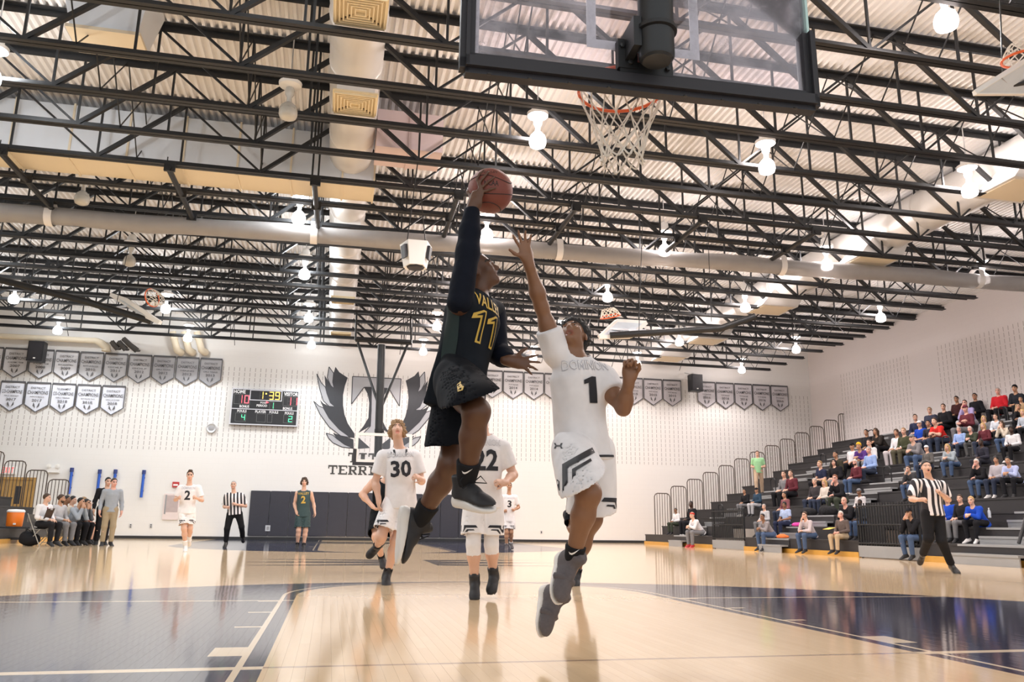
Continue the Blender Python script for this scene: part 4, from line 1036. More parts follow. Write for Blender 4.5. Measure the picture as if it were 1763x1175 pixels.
# ------------------------------------------------------------------ figures: bodies grown as one smooth surface from a signed distance field
V3 = lambda p: np.array([float(x) for x in p])
def nrm(v): v = V3(v); return v/max(np.linalg.norm(v), 1e-9)
class Sd:
    def __init__(s): s.ops = []; s.lo = []; s.hi = []
    def _bb(s, pts, r, grow=True):
        pts = np.array(pts); lo = pts.min(0)-r; hi = pts.max(0)+r
        if grow: s.lo.append(lo); s.hi.append(hi)
        return lo, hi
    def cone(s, a, b, ra, rb, k=.03, op='u', cap='', capn=None):
        a, b = V3(a), V3(b); r = max(ra, rb); lo, hi = s._bb([a, b], r+.01, op == 'u')
        s.ops.append(('cone', op, k, lo, hi, (a, b, ra, rb, cap, capn))); return s
    def ell(s, c, rad, ax=None, k=.03, op='u'):
        c = V3(c); ax = np.eye(3) if ax is None else np.array(ax); e = np.sqrt(((ax.T*np.array(rad))**2).sum(1))
        lo, hi = c-e-.01, c+e+.01
        if op == 'u': s.lo.append(lo); s.hi.append(hi)
        s.ops.append(('ell', op, k, lo, hi, (c, np.array(rad), ax))); return s
    def loft(s, o, ax, secs, k=.03, op='u'):        # elliptical sections along ax[2]; secs: (t, rx, ry[, oy])
        o = V3(o); ax = np.array(ax); S = np.array([tuple(q)+(0,)*(4-len(q)) for q in secs]); r = S[:, 1:3].max()+abs(S[:, 3]).max()
        lo, hi = s._bb([o+ax[2]*S[0, 0], o+ax[2]*S[-1, 0]], r+.01, op == 'u')
        s.ops.append(('loft', op, k, lo, hi, (o, ax, S))); return s
    def plane(s, p, n, k=.0): s.ops.append(('plane', 'i', k, None, None, (V3(p), nrm(n)))); return s
    def mesh(s, h, name='figure', smooth_it=1, disp=None):
        lo = np.min(s.lo, 0)-2.5*h; hi = np.max(s.hi, 0)+2.5*h
        N = np.ceil((hi-lo)/h).astype(int)+1
        F = np.full(N, .5, np.float32)
        g = [lo[i]+h*np.arange(N[i]) for i in range(3)]
        for kind, op, k, blo, bhi, a in s.ops:
            if blo is None: sl = tuple(slice(0, n) for n in N)
            else:
                i0 = np.clip(np.floor((blo-k-2*h-lo)/h).astype(int), 0, N); i1 = np.clip(np.ceil((bhi+k+2*h-lo)/h).astype(int)+1, 0, N)
                if (i1 <= i0).any(): continue
                sl = tuple(slice(i0[i], i1[i]) for i in range(3))
            X = g[0][sl[0]][:, None, None]; Y = g[1][sl[1]][None, :, None]; Z = g[2][sl[2]][None, None, :]
            if kind == 'cone':
                p, q, ra, rb, cap, capn = a; d = q-p; L2 = max(d@d, 1e-9); L = math.sqrt(L2)
                x, y, z = X-p[0], Y-p[1], Z-p[2]; tr = (x*d[0]+y*d[1]+z*d[2])/L2; t = np.clip(tr, 0, 1)
                D = np.sqrt((x-t*d[0])**2+(y-t*d[1])**2+(z-t*d[2])**2)-(ra+t*(rb-ra))
                if 'b' in cap: D = np.maximum(D, (tr-1)*L)
                if capn is not None: e_, n_ = capn; D = np.maximum(D, (X-e_[0])*n_[0]+(Y-e_[1])*n_[1]+(Z-e_[2])*n_[2])
                if 'a' in cap: D = np.maximum(D, -tr*L)
            elif kind == 'ell':
                c, rad, ax = a; x, y, z = X-c[0], Y-c[1], Z-c[2]; n1 = 0; n2 = 0
                for i in range(3):
                    q = x*ax[i][0]+y*ax[i][1]+z*ax[i][2]; n1 = n1+(q/rad[i])**2; n2 = n2+(q/rad[i]**2)**2
                k0 = np.sqrt(n1); D = k0*(k0-1)/np.maximum(np.sqrt(n2), 1e-6)
            elif kind == 'loft':
                o, ax, S = a; x, y, z = X-o[0], Y-o[1], Z-o[2]
                u = x*ax[0][0]+y*ax[0][1]+z*ax[0][2]; v = x*ax[1][0]+y*ax[1][1]+z*ax[1][2]; t = x*ax[2][0]+y*ax[2][1]+z*ax[2][2]
                rx = np.interp(t, S[:, 0], S[:, 1]); ry = np.interp(t, S[:, 0], S[:, 2]); oy = np.interp(t, S[:, 0], S[:, 3])
                D = (np.sqrt((u/rx)**2+((v-oy)/ry)**2)-1)*np.minimum(rx, ry)
                D = np.maximum(D, np.maximum(S[0, 0]-t, t-S[-1, 0]))
            else:
                p, n = a; D = (X-p[0])*n[0]+(Y-p[1])*n[1]+(Z-p[2])*n[2]
            D = D.astype(np.float32); A = F[sl]
            if op == 'u':
                if k > 0: hh = np.maximum(k-np.abs(A-D), 0)/k; F[sl] = np.minimum(A, D)-hh*hh*k*.25
                else: F[sl] = np.minimum(A, D)
            else:
                if op == 's': D = -D
                if k > 0: hh = np.maximum(k-np.abs(A-D), 0)/k; F[sl] = np.maximum(A, D)+hh*hh*k*.25
                else: F[sl] = np.maximum(A, D)
        v, q = surfnet(F, lo, h)
        for _ in range(smooth_it): v = relax(v, q, .5)
        if disp is not None: v = disp(v)
        return quads_mesh(name, v, q)
def surfnet(F, lo, h):
    sgn = F < 0; n = np.array(F.shape)
    c = np.zeros(n-1, np.int8)
    for dx in (0, 1):
        for dy in (0, 1):
            for dz in (0, 1): c += sgn[dx:n[0]-1+dx, dy:n[1]-1+dy, dz:n[2]-1+dz]
    act = (c > 0) & (c < 8); co = np.argwhere(act); idx = np.full(n-1, -1, np.int32); idx[act] = np.arange(len(co))
    P = np.zeros((len(co), 3)); W_ = np.zeros(len(co))
    corner = [(0, 0, 0), (1, 0, 0), (0, 1, 0), (1, 1, 0), (0, 0, 1), (1, 0, 1), (0, 1, 1), (1, 1, 1)]
    vals = [F[co[:, 0]+a, co[:, 1]+b, co[:, 2]+d] for a, b, d in corner]
    for i in range(8):
        for ax in range(3):
            if corner[i][ax]: continue
            j = i | (1 << ax); fa, fb = vals[i], vals[j]; m = (fa < 0) != (fb < 0)
            t = fa[m]/(fa[m]-fb[m]); p = np.tile(np.array(corner[i], float), (m.sum(), 1)); p[:, ax] += t; P[m] += p; W_[m] += 1
    P = (P/W_[:, None]+co)*h+lo
    quads = []
    for ax in range(3):
        u, w = (ax+1) % 3, (ax+2) % 3
        a = [slice(None)]*3; b = [slice(None)]*3; a[ax] = slice(0, -1); b[ax] = slice(1, None)
        sa, sb_ = sgn[tuple(a)], sgn[tuple(b)]; G = np.argwhere(sa != sb_)
        G = G[(G[:, u] > 0) & (G[:, w] > 0) & (G[:, u] < n[u]-1) & (G[:, w] < n[w]-1)]
        if not len(G): continue
        ins = sa[G[:, 0], G[:, 1], G[:, 2]]
        def cell(du, dw): q = G.copy(); q[:, u] -= du; q[:, w] -= dw; return idx[q[:, 0], q[:, 1], q[:, 2]]
        Q = np.stack([cell(1, 1), cell(0, 1), cell(0, 0), cell(1, 0)], 1); Q[~ins] = Q[~ins][:, ::-1]; quads.append(Q)
    return P, (np.concatenate(quads) if quads else np.zeros((0, 4), int))
def relax(v, q, f):
    acc = np.zeros_like(v); cnt = np.zeros(len(v))
    for i in range(4):
        for j in ((i+1) % 4, (i+3) % 4): np.add.at(acc, q[:, i], v[q[:, j]]); np.add.at(cnt, q[:, i], 1)
    return v+(acc/np.maximum(cnt, 1)[:, None]-v)*f
def quads_mesh(name, v, q):
    me = bpy.data.meshes.new(name); me.vertices.add(len(v)); me.vertices.foreach_set('co', v.astype(np.float32).ravel())
    me.loops.add(len(q)*4); me.loops.foreach_set('vertex_index', q.astype(np.int32).ravel())
    me.polygons.add(len(q)); me.polygons.foreach_set('loop_start', np.arange(len(q), dtype=np.int32)*4)
    me.polygons.foreach_set('use_smooth', np.ones(len(q), bool)); me.update(calc_edges=True); return me
def folds(amp, freq, seed, axis=None, stretch=3.0):      # cloth folds: noise stretched along an axis
    def f(v):
        n = np.zeros(len(v)); ax = nrm(axis) if axis is not None else None
        out = v.copy(); c = v.mean(0)
        for i, p in enumerate(v):
            q = p*freq
            if ax is not None: q = q-ax*(q@ax)*(1-1/stretch)
            n[i] = noise.noise((q[0]+seed, q[1], q[2]))+.5*noise.noise((q[0]*2.1, q[1]*2.1+seed, q[2]*2.1))
        d = v-c
        if ax is not None: d = d-np.outer(d@ax, ax)
        d /= np.maximum(np.linalg.norm(d, axis=1), 1e-6)[:, None]
        return out+d*(n*amp)[:, None]
    return f
def basis(up, right):
    u = nrm(up); r = V3(right); r = nrm(r-u*(r@u)); f = np.cross(u, r); return np.array([r, f, u])    # rows: right, forward, up

def head_frame(fwd, up): f = nrm(fwd); u = V3(up); u = nrm(u-f*(u@f)); r = np.cross(f, u); return np.array([r, f, u])
def add_head(s, c, A, hs=.94, mouth=0.0, k=.018, nose=1.0):
    def w(x, y, z): return c+(A[0]*x+A[1]*y+A[2]*z)*hs
    S = lambda *r: [q*hs for q in r]
    s.ell(w(0, -.008, .040), S(.073, .093, .092), A, .02); s.ell(w(0, .026, -.045), S(.054, .066, .066), A, .03)
    s.ell(w(0, .052, -.010), S(.056, .042, .070), A, .025); s.ell(w(0, .070, -.092), S(.024, .022, .018), A, .025)
    for x in (-1, 1):
        s.ell(w(x*.040, .066, -.022), S(.022, .020, .022), A, .02); s.ell(w(x*.030, .100, .010), S(.017, .011, .010), A, .010, 's')
        s.ell(w(x*.077, -.006, -.004), S(.009, .019, .030), A, .006)
        s.ell(w(x*.028, .090, .030), S(.024, .010, .007), A, .010)
    s.cone(w(0, .095, .014), w(0, .112, -.026), .007*hs*nose, .0125*hs*nose, .012)
    for x in (-1, 1): s.ell(w(x*.011, .101, -.030), S(.0085, .010, .007), A, .006)
    s.ell(w(0, .093, -.053+mouth*.006), S(.024, .011, .0065), A, .006); s.ell(w(0, .090-.006*mouth, -.067-mouth*.016), S(.021, .011, .0075), A, .006)
    if mouth > 0: s.ell(w(0, .100, -.060-mouth*.005), S(.017, .022, .004+.011*mouth), A, .004, 's')
def add_hand(s, o, d, n, side, curl=.5, spread=.10, hs=1.0, thumb=.4, r=1.0, fingers=None, k=.010):
    # o wrist, d towards the fingers, n the way the palm faces, side +1 right hand / -1 left hand
    d = nrm(d); n = nrm(V3(n)-d*(V3(n)@d)); t = np.cross(n, d)*side       # towards the thumb
    o = V3(o); A = np.array([t, d, n])
    s.ell(o+d*.052*hs, [.040*hs, .056*hs, .0165*hs*max(r, 1)], A, .015); s.cone(o-d*.03*hs, o+d*.03*hs, .026*hs, .030*hs, .02)
    s.ell(o+d*.030*hs+t*.026*hs+n*.006*hs, [.018*hs, .030*hs, .015*hs], A, .012)
    base = [.029, .0095, -.0100, -.0285]; lens = [.072, .081, .075, .058]
    for i in range(4):
        p = o+d*(.092-.006*abs(i-1.2))*hs+t*base[i]*hs
        if fingers and fingers[i] is not None:
            P = [p]+[V3(q) for q in fingers[i]]
        else:
            c = curl[i] if isinstance(curl, (list, tuple)) else curl
            dd = nrm(d+t*(base[i]/.03)*spread); P = [p]; a = 0
            for j, fr in enumerate((.45, .30, .25)):
                a += c*(.9, 1.15, .8)[j]; q = dd*math.cos(a)+n*math.sin(a); P.append(P[-1]+q*lens[i]*fr*hs)
        R_ = [.0092*r*hs, .0086*r*hs, .0078*r*hs, .0068*r*hs]
        for j in range(len(P)-1): s.cone(P[j], P[j+1], R_[min(j, 3)], R_[min(j+1, 3)], .004)
    if fingers and len(fingers) > 4 and fingers[4] is not None: P = [o+d*.032*hs+t*.030*hs]+[V3(q) for q in fingers[4]]
    else:
        a = nrm(t*(.85-thumb*.5)+d*.62+n*(.15+.5*thumb)); b = nrm(t*(.55-thumb*.6)+d*.8+n*(.15+.6*thumb)); P = [o+d*.030*hs+t*.030*hs]; P.append(P[0]+a*.045*hs); P.append(P[1]+b*.036*hs)
    for j in range(len(P)-1): s.cone(P[j], P[j+1], .0115*r*hs, (.0105 if j == 0 else .0085)*r*hs, .006)
def tframe(J):
    u = nrm(J['neck']-J['pel']); return basis(u, J['shR']-J['shL'])
def bend(a, b, f): return V3(a)+(V3(b)-V3(a))*f
def body_sd(J, o):
    s = Sd(); sc = o.get('sc', 1.0); m = o.get('mass', 1.0)
    T = tframe(J); L = np.linalg.norm(J['neck']-J['pel']); q = L/.5; w = o.get('w', 1.0)*sc
    s.loft(J['pel'], T, [(t*q, rx*w*m, ry*w*m) for t, rx, ry in ((-.11, .10, .08), (-.02, .155, .108), (.10, .142, .098), (.24, .150, .106), (.36, .160, .108), (.45, .115, .082), (.505, .055, .05))], .03)
    nk = J['neck']; hd = J['head']; HA = head_frame(J['hf'], J['hu']); hs = o.get('hs', .94)*sc
    jb = hd+(HA[2]*-.055-HA[1]*.018)*hs
    s.cone(nk-T[2]*.03, jb, .060*sc, .054*sc, .03)
    for S in 'RL':
        sh, el, wr = J['sh'+S], J['el'+S], J['wr'+S]; am = o.get('arm', 1.0)*sc
        s.cone(bend(nk, sh, .25)-T[2]*.035, sh, .052*sc, .056*sc, .05); s.cone(sh, el, .055*am, .040*am, .04)
        s.cone(bend(sh, el, .25), bend(sh, el, .6), .050*am, .047*am, .03)
        s.cone(el, bend(el, wr, .30), .039*am, .044*am, .03); s.cone(bend(el, wr, .30), wr, .044*am, .027*am, .03)
        hd_ = o.get('hand'+S)
        if hd_: add_hand(s, wr, hd_['d'], hd_['n'], 1 if S == 'R' else -1, hd_.get('curl', .5), hd_.get('spread', .1), hd_.get('hs', 1.0)*sc, hd_.get('thumb', .4), o.get('fr', 1.0), hd_.get('fingers'))
        else: add_hand(s, wr, wr-el, T[1]*.6-T[0]*(1 if S == 'R' else -1), 1 if S == 'R' else -1, .6, .05, sc, .5, o.get('fr', 1.0))
        hp, kn, an = J['hip'+S], J['kn'+S], J['an'+S]; lm = o.get('leg', 1.0)*sc
        s.cone(hp, kn, .088*lm, .057*lm, .05); s.cone(bend(hp, kn, .2), bend(hp, kn, .6), .086*lm, .074*lm, .03); s.ell(kn, [.058*lm]*3, None, .03)
        bk = bend(kn, an, .32); s.cone(kn, bk, .052*lm, .057*lm, .04); s.cone(bk, an, .057*lm, .036*lm, .04)
        to = J.get('to'+S)
        if to is not None:
            f_ = nrm(to-an); u_ = kn-an; u_ = nrm(u_-f_*(u_@f_)); s.cone(an, an+f_*.05*sc-u_*.045*sc, .034*sc, .022*sc, .02)
    add_head(s, hd, HA, hs, o.get('mouth', 0.0))
    return s, HA, hs, T, q, w
def paint_head(me, hd, HA, hs, eyes=True, lipr=.0):
    n = len(me.vertices); co = np.empty(n*3, np.float32); me.vertices.foreach_get('co', co); co = co.reshape(-1, 3)
    L = (co-hd) @ HA.T/hs; m = len(me.polygons); lv = np.empty(m*4, np.int32); me.loops.foreach_get('vertex_index', lv); C = L[lv.reshape(-1, 4)].mean(1)
    mi = np.zeros(m, np.int32)
    lips = (np.abs(C[:, 0]) < .024) & (C[:, 2] < -.047) & (C[:, 2] > -.090) & (C[:, 1] > .086-lipr); mi[lips & ((C[:, 2] > -.078) | (C[:, 1] > .088))] = 1
    for x in (-1, 1):
            if eyes: e = (np.abs(C[:, 0]-x*.030) < .017) & (np.abs(C[:, 2]-.010) < .0085) & (C[:, 1] > .05); mi[e] = 2
            b = (np.abs(C[:, 0]-x*.031) < .023) & (np.abs(C[:, 2]-.031) < .0065) & (C[:, 1] > .05); mi[b] = 2
    me.polygons.foreach_set('material_index', mi)
def hair_mesh(style, seed=0):                 # in the head's own frame, x right, y forward, z up
    s = Sd(); A = np.eye(3); disp = None
    if style in ('short', 'buzz', 'curly', 'flat'):
        g = {'short': 1.0, 'buzz': .955, 'curly': 1.10, 'flat': 1.0}[style]
        s.ell((0, -.010, .042), (.081*g, .101*g, .101*g), A, 0)
        if style == 'flat': s.ell((0, .045, .125), (.055, .05, .03), A, .02)
        if style == 'curly': s.ell((0, -.03, .06), (.098, .095, .095), A, .03)
        s.plane((0, 0, .018 if style != 'curly' else .010), (0, .93, -1), .01)
        for x in (-1, 1): s.ell((x*.085, .012, -.02), (.03, .03, .045), A, .01, 's')
    elif style == 'mop':
        s.ell((0, -.012, .044), (.090, .106, .104), A, 0)
        for x in (-1, 1): s.ell((x*.078, -.02, -.012), (.034, .058, .055), A, .03)
        s.ell((0, -.075, -.030), (.07, .04, .060), A, .03)
        s.ell((0, .10, -.025), (.056, .085, .088), A, .012, 's')
    elif style in ('long', 'bun'):
        s.ell((0, -.010, .042), (.083, .102, .102), A, 0)
        if style == 'long':
            for x in (-1, 1): s.loft((x*.068, -.025, .04), A, [(-.20, .022, .04), (-.10, .032, .058), (.0, .028, .06)], .03)
            s.loft((0, -.075, .04), A, [(-.21, .07, .022), (-.05, .08, .035), (.02, .07, .04)], .03)
        else: s.ell((0, -.105, .06), (.04, .04, .04), A, .02)
        s.ell((0, .100, -.030), (.060, .075, .105), A, .015, 's')
    elif style == 'cap':
        s.ell((0, -.008, .050), (.086, .106, .098), A, 0); s.plane((0, 0, .048), (0, .12, -1), 0)
        s.loft((0, .085, .045), np.eye(3), [(0, .070, .085), (.012, .068, .083)], .006)
    elif style == 'beanie':
        s.ell((0, -.008, .050), (.088, .108, .110), A, 0); s.plane((0, 0, .030), (0, .45, -1), 0)
    elif style == 'bandana':
        s.ell((0, -.008, .045), (.083, .104, .099), A, 0); s.plane((0, 0, .035), (0, .25, -1), 0); s.plane((0, 0, .092), (0, -.1, 1), 0)
    elif style == 'beard':
        s.ell((0, .030, -.052), (.063, .075, .070), A, 0); s.plane((0, 0, -.030), (0, .25, 1), .01); s.ell((0, .105, -.055), (.026, .03, .016), A, .006, 's')
    amp = {'short': .004, 'curly': .012, 'mop': .026, 'long': .007, 'flat': .008, 'bun': .004, 'beard': .003}.get(style, 0); fr = {'curly': 55, 'mop': 45}.get(style, 34)
    if amp:
        def disp(v):
            out = v.copy()
            for i, p in enumerate(v):
                k = noise.noise((p[0]*fr+seed, p[1]*fr, p[2]*fr))+.4*noise.noise((p[0]*fr*2.3, p[1]*fr*2.3+seed, p[2]*fr*2.3)); out[i] = p*(1+amp*k/.1)
            return out
    return s.mesh(.006 if style in ('curly', 'mop') else .0075, 'hair', 1, disp)
_hair = {}
def hair_of(style, seed=0):
    if (style, seed) not in _hair: _hair[(style, seed)] = hair_mesh(style, seed)
    return _hair[(style, seed)]
def eye_mesh():
    if 'eye' not in _hair:
        b = B(); b.lathe([(.001, .0125), (.0065, .0108)], n=12, axis='Y'); b.cur = 1; b.lathe([(.0065, .0108), (.0105, .0068), (.0125, 0), (.008, -.010), (.001, -.0125)], n=12, axis='Y')
        me = b.mesh('eye'); smooth(me); _hair['eye'] = me
    return _hair['eye']
def shoe_sd(an, fw, up, L=1.0, th=.033):
    f = nrm(fw); u = V3(up); u = nrm(u-f*(u@f)); r = np.cross(f, u); A = np.array([r, f, u]); a = V3(an)
    s = Sd(); w = lambda x, y, z: a+(A[0]*x+A[1]*y+A[2]*z)*L; S = lambda *q: [z*L for z in q]
    s.ell(w(0, -.034, -.038), S(.043, .052, .052), A, .02); s.ell(w(0, .055, -.044), S(.046, .110, .046), A, .03); s.ell(w(0, .142, -.054), S(.051, .068, .036), A, .03)
    s.cone(w(0, -.010, -.03), w(0, -.022, .060), .048*L, .053*L, .02, cap='b'); s.ell(w(0, .050, -.006), S(.032, .055, .032), A, .025); s.cone(w(0, .02, .02), w(0, .004, .085), .026*L, .022*L, .02, cap='b')
    s.plane(w(0, 0, -.105+th), -u, .0)
    z = Sd()
    z.ell(w(0, -.035, -.075), S(.046, .055, .05), A, 0); z.ell(w(0, .05, -.075), S(.047, .09, .05), A, .02); z.ell(w(0, .135, -.070), S(.053, .080, .05), A, .03)
    z.plane(w(0, 0, -.099), -u+f*.06, .004); z.plane(w(0, 0, -.099+th), u+f*.10, .004)
    return s, z, w, A

# ------------------------------------------------------------------ clothes and whole figures
SK = {}
def skin(key):
    if key not in SK:
        c = {'dark': (.115, .052, .028), 'deep': (.060, .030, .020), 'brown': (.235, .115, .062), 'tan': (.46, .25, .15), 'fair': (.66, .40, .29), 'pink': (.68, .37, .29)}[key]
        lip = tuple(min(1, x*f) for x, f in zip(c, (.95, .62, .62)))
        SK[key] = [mat('skin_'+key, c, .42, 0, .10, 9, spec=.45), mat('lip_'+key, lip, .4, 0, .05), mat('brow_'+key, (.03, .018, .012), .7, 0, .1)]
    return SK[key]
HM = {k: mat('hair_'+k, c, .6, 0, .3, 30) for k, c in {'black': (.010, .008, .008), 'brown': (.055, .030, .016), 'blond': (.50, .32, .13), 'sand': (.30, .18, .085), 'grey': (.36, .34, .32), 'white': (.62, .60, .56), 'red': (.20, .07, .03)}.items()}
_cm = {}
def cloth(c, rough=.85):
    k = tuple(c)+(rough,)
    if k not in _cm: _cm[k] = mat('cloth_%02d' % len(_cm), c, rough, 0, .10, 14, spec=.2)
    return _cm[k]
EYE_IRIS = mat('eye_iris', (.03, .018, .012), .2, 0, 0); EYE_WHITE = mat('eye_white', (.50, .46, .43), .25, 0, 0)
def top_sd(J, o, T, q, w, kind, frac, loose, hem, neckr=.082, sleeve_r=(.075, .070), only=None):
    s = Sd(); sc = o.get('sc', 1.0); m = o.get('mass', 1.0); l = loose
    if only != 'sleeves':
        s.loft(J['pel'], T, [(hem*q, (.150+l)*w*m+.012, (.112+l)*w*m+.010), (.0, (.150+l)*w*m, (.112+l)*w*m), (.12*q, (.140+l)*w*m, (.100+l)*w*m), (.26*q, (.150+l)*w*m, (.106+l)*w*m), (.37*q, (.156+l)*w*m, (.106+l)*w*m), (.45*q, (.118+l)*w, (.080+l)*w), (.52*q, (.05+l)*w, (.045+l)*w)], .03)
    nk = J['neck']
    for S in 'RL':
        sh, el, wr = J['sh'+S], J['el'+S], J['wr'+S]
        if only != 'sleeves': s.cone(bend(nk, sh, .22)-T[2]*.035, sh, .056*sc+l*.4, .060*sc+l*.35, .04)
        if kind in ('tee', 'long') :
            if kind == 'long': s.cone(sh, el, sleeve_r[0]*sc, sleeve_r[1]*.88*sc, .03); s.cone(el, bend(el, wr, .45), sleeve_r[1]*.88*sc, sleeve_r[1]*.84*sc, .03); s.cone(bend(el, wr, .45), bend(el, wr, .96), sleeve_r[1]*.84*sc, sleeve_r[1]*.62*sc, .02, cap='b')
            else: s.cone(sh, bend(sh, el, frac), sleeve_r[0]*sc, sleeve_r[1]*sc, .03, cap='b')
    if kind == 'sleeveless':
        for S in 'RL': sg = nrm(J['shR']-J['shL'])*(1 if S == 'R' else -1); s.plane(bend(J['neck'], J['sh'+S], .92)+sg*.02, sg, .01)
    s.ell(nk+T[1]*.022+T[2]*.035, [neckr*sc]*3, None, .004, 's')
    return s
def shorts_sd(J, o, T, q, w, frac, r0=.112, r1=.135, hollow=True, top=.09, hemn=None, lk=.035):
    s = Sd(); sc = o.get('sc', 1.0); m = o.get('mass', 1.0)
    s.loft(J['pel'], T, [(-.13*q, .13*w, .11*w), (-.03*q, .176*w*m, .134*w*m), (top*q, .160*w*m, .120*w*m)], .03)
    ends = {}
    for S in 'RL':
        fr = frac[S] if isinstance(frac, dict) else frac
        e = bend(J['hip'+S], J['kn'+S], fr); ends[S] = e
        if hemn: e2 = bend(J['hip'+S], J['kn'+S], fr+.5); s.cone(J['hip'+S], e2, r0*sc, (r0+(r1-r0)*(fr+.5)/fr)*sc, lk, capn=(e, nrm(hemn[S])))
        else: s.cone(J['hip'+S], e, r0*sc, r1*sc, lk, cap='b')
    if hollow:
        for S in 'RL':
            hp, kn = J['hip'+S], J['kn'+S]; fr = frac[S] if isinstance(frac, dict) else frac
            s.cone(bend(hp, kn, fr*.55), bend(hp, kn, fr+.5), (r0+(r1-r0)*.55-.014)*sc, (r0+(r1-r0)*(fr+.5)/fr-.014)*sc, .0, 's')
    return s
def pants_sd(J, o, T, q, w, loose=1.0):
    s = Sd(); sc = o.get('sc', 1.0)*loose; m = o.get('mass', 1.0)
    s.loft(J['pel'], T, [(-.13*q, .11*w, .10*w), (-.03*q, .168*w*m, .125*w*m), (.09*q, .150*w*m, .112*w*m)], .03)
    for S in 'RL': s.cone(J['hip'+S], J['kn'+S], .102*sc, .074*sc, .04); s.cone(J['kn'+S], bend(J['kn'+S], J['an'+S], .97), .074*sc, .058*sc, .03, cap='b')
    return s
def shoe(an, fw, up, L, mu, msole, parent, h=.009, lace=None, name='shoe', th=.033):
    s, z, w, A = shoe_sd(an, fw, up, L, th)
    o = link(name, s.mesh(h, 'shoe_upper', 1), mu, parent); so = link('sole', z.mesh(h, 'shoe_sole', 1), msole, o)
    if lace is not None:
        b = B()
        for i in range(4): y = .020+.026*i; zz = .012-.011*i; b.tube([w(-.026, y, zz-.012), w(0, y+.004, zz+.006), w(.026, y, zz-.012)], .0042*L, 5)
        b.tube([w(.01, .05, .03), w(.045, .045, .065), w(.075, .06, .05), w(.07, .075, .02), w(.01, .055, .03)], .0034*L, 5).tube([w(-.01, .05, .03), w(-.05, .06, .055), w(-.07, .08, .02), w(-.01, .055, .03)], .0034*L, 5)
        b.build('laces', lace, o)
    return o, w, A
def bvh_of(o):
    mw = world_of(o); me = o.data
    return BVHTree.FromPolygons([mw @ v.co for v in me.vertices], [tuple(p.vertices) for p in me.polygons])
def decal(b, tree, c, n, x, name, m, parent, off=.004, cell=.022, src=.35):   # flat shape in local XY wrapped on to cloth seen along n
    n = Vector(n).normalized(); x = Vector(x); x = (x-n*x.dot(n)).normalized(); y = n.cross(x); c = Vector(c)
    bm = bmesh.new(); vs = [bm.verts.new(p) for p in b.v]
    for f in b.f:
        try: bm.faces.new([vs[i] for i in f])
        except ValueError: pass
    bm.normal_update(); bmesh.ops.triangulate(bm, faces=bm.faces[:])
    lo = [min(p[i] for p in b.v) for i in (0, 1)]; hi = [max(p[i] for p in b.v) for i in (0, 1)]
    for i in (0, 1):
        k = lo[i]+cell
        while k < hi[i]:
            co = [0, 0, 0]; no = [0, 0, 0]; co[i] = k; no[i] = 1
            bmesh.ops.bisect_plane(bm, geom=bm.verts[:]+bm.edges[:]+bm.faces[:], plane_co=co, plane_no=no); k += cell
    bad = []
    for v in bm.verts:
        p = c+x*v.co.x+y*v.co.y; hit, hn, _, dist = tree.ray_cast(p+n*src, -n, src*2)
        if hit is None: bad.append(v); continue
        v.co = hit+n*off
    bmesh.ops.delete(bm, geom=bad, context='VERTS')
    me = bpy.data.meshes.new(name); bm.to_mesh(me); bm.free(); smooth(me)
    return link(name, me, m, parent)
def textb(t, w, h, bold): b = B(); add_text(b, t, Matrix.Identity(4), w, h, bold); return b
def polyb(*polys):
    b = B()
    for p in polys: b.poly([(q[0], q[1], 0) for q in p])
    return b
SWOOSH = [(-.5, .12), (-.42, -.12), (-.25, -.2), (0, -.12), (.5, .22), (.0, .02), (-.22, -.04), (-.36, .0)]
def add_face(root, hd, HA, hs, white=EYE_WHITE):
    M4 = Matrix(((HA[0][0], HA[1][0], HA[2][0], hd[0]), (HA[0][1], HA[1][1], HA[2][1], hd[1]), (HA[0][2], HA[1][2], HA[2][2], hd[2]), (0, 0, 0, 1)))
    for x in (-1, 1):
        me = eye_mesh()
        if not me.materials: me.materials.append(EYE_IRIS); me.materials.append(EYE_WHITE)
        link('eye', me, None, root, M4 @ Matrix.Translation(Vector((x*.030, .0792, .010))*hs) @ Matrix.Scale(hs*.90, 4))
    return M4
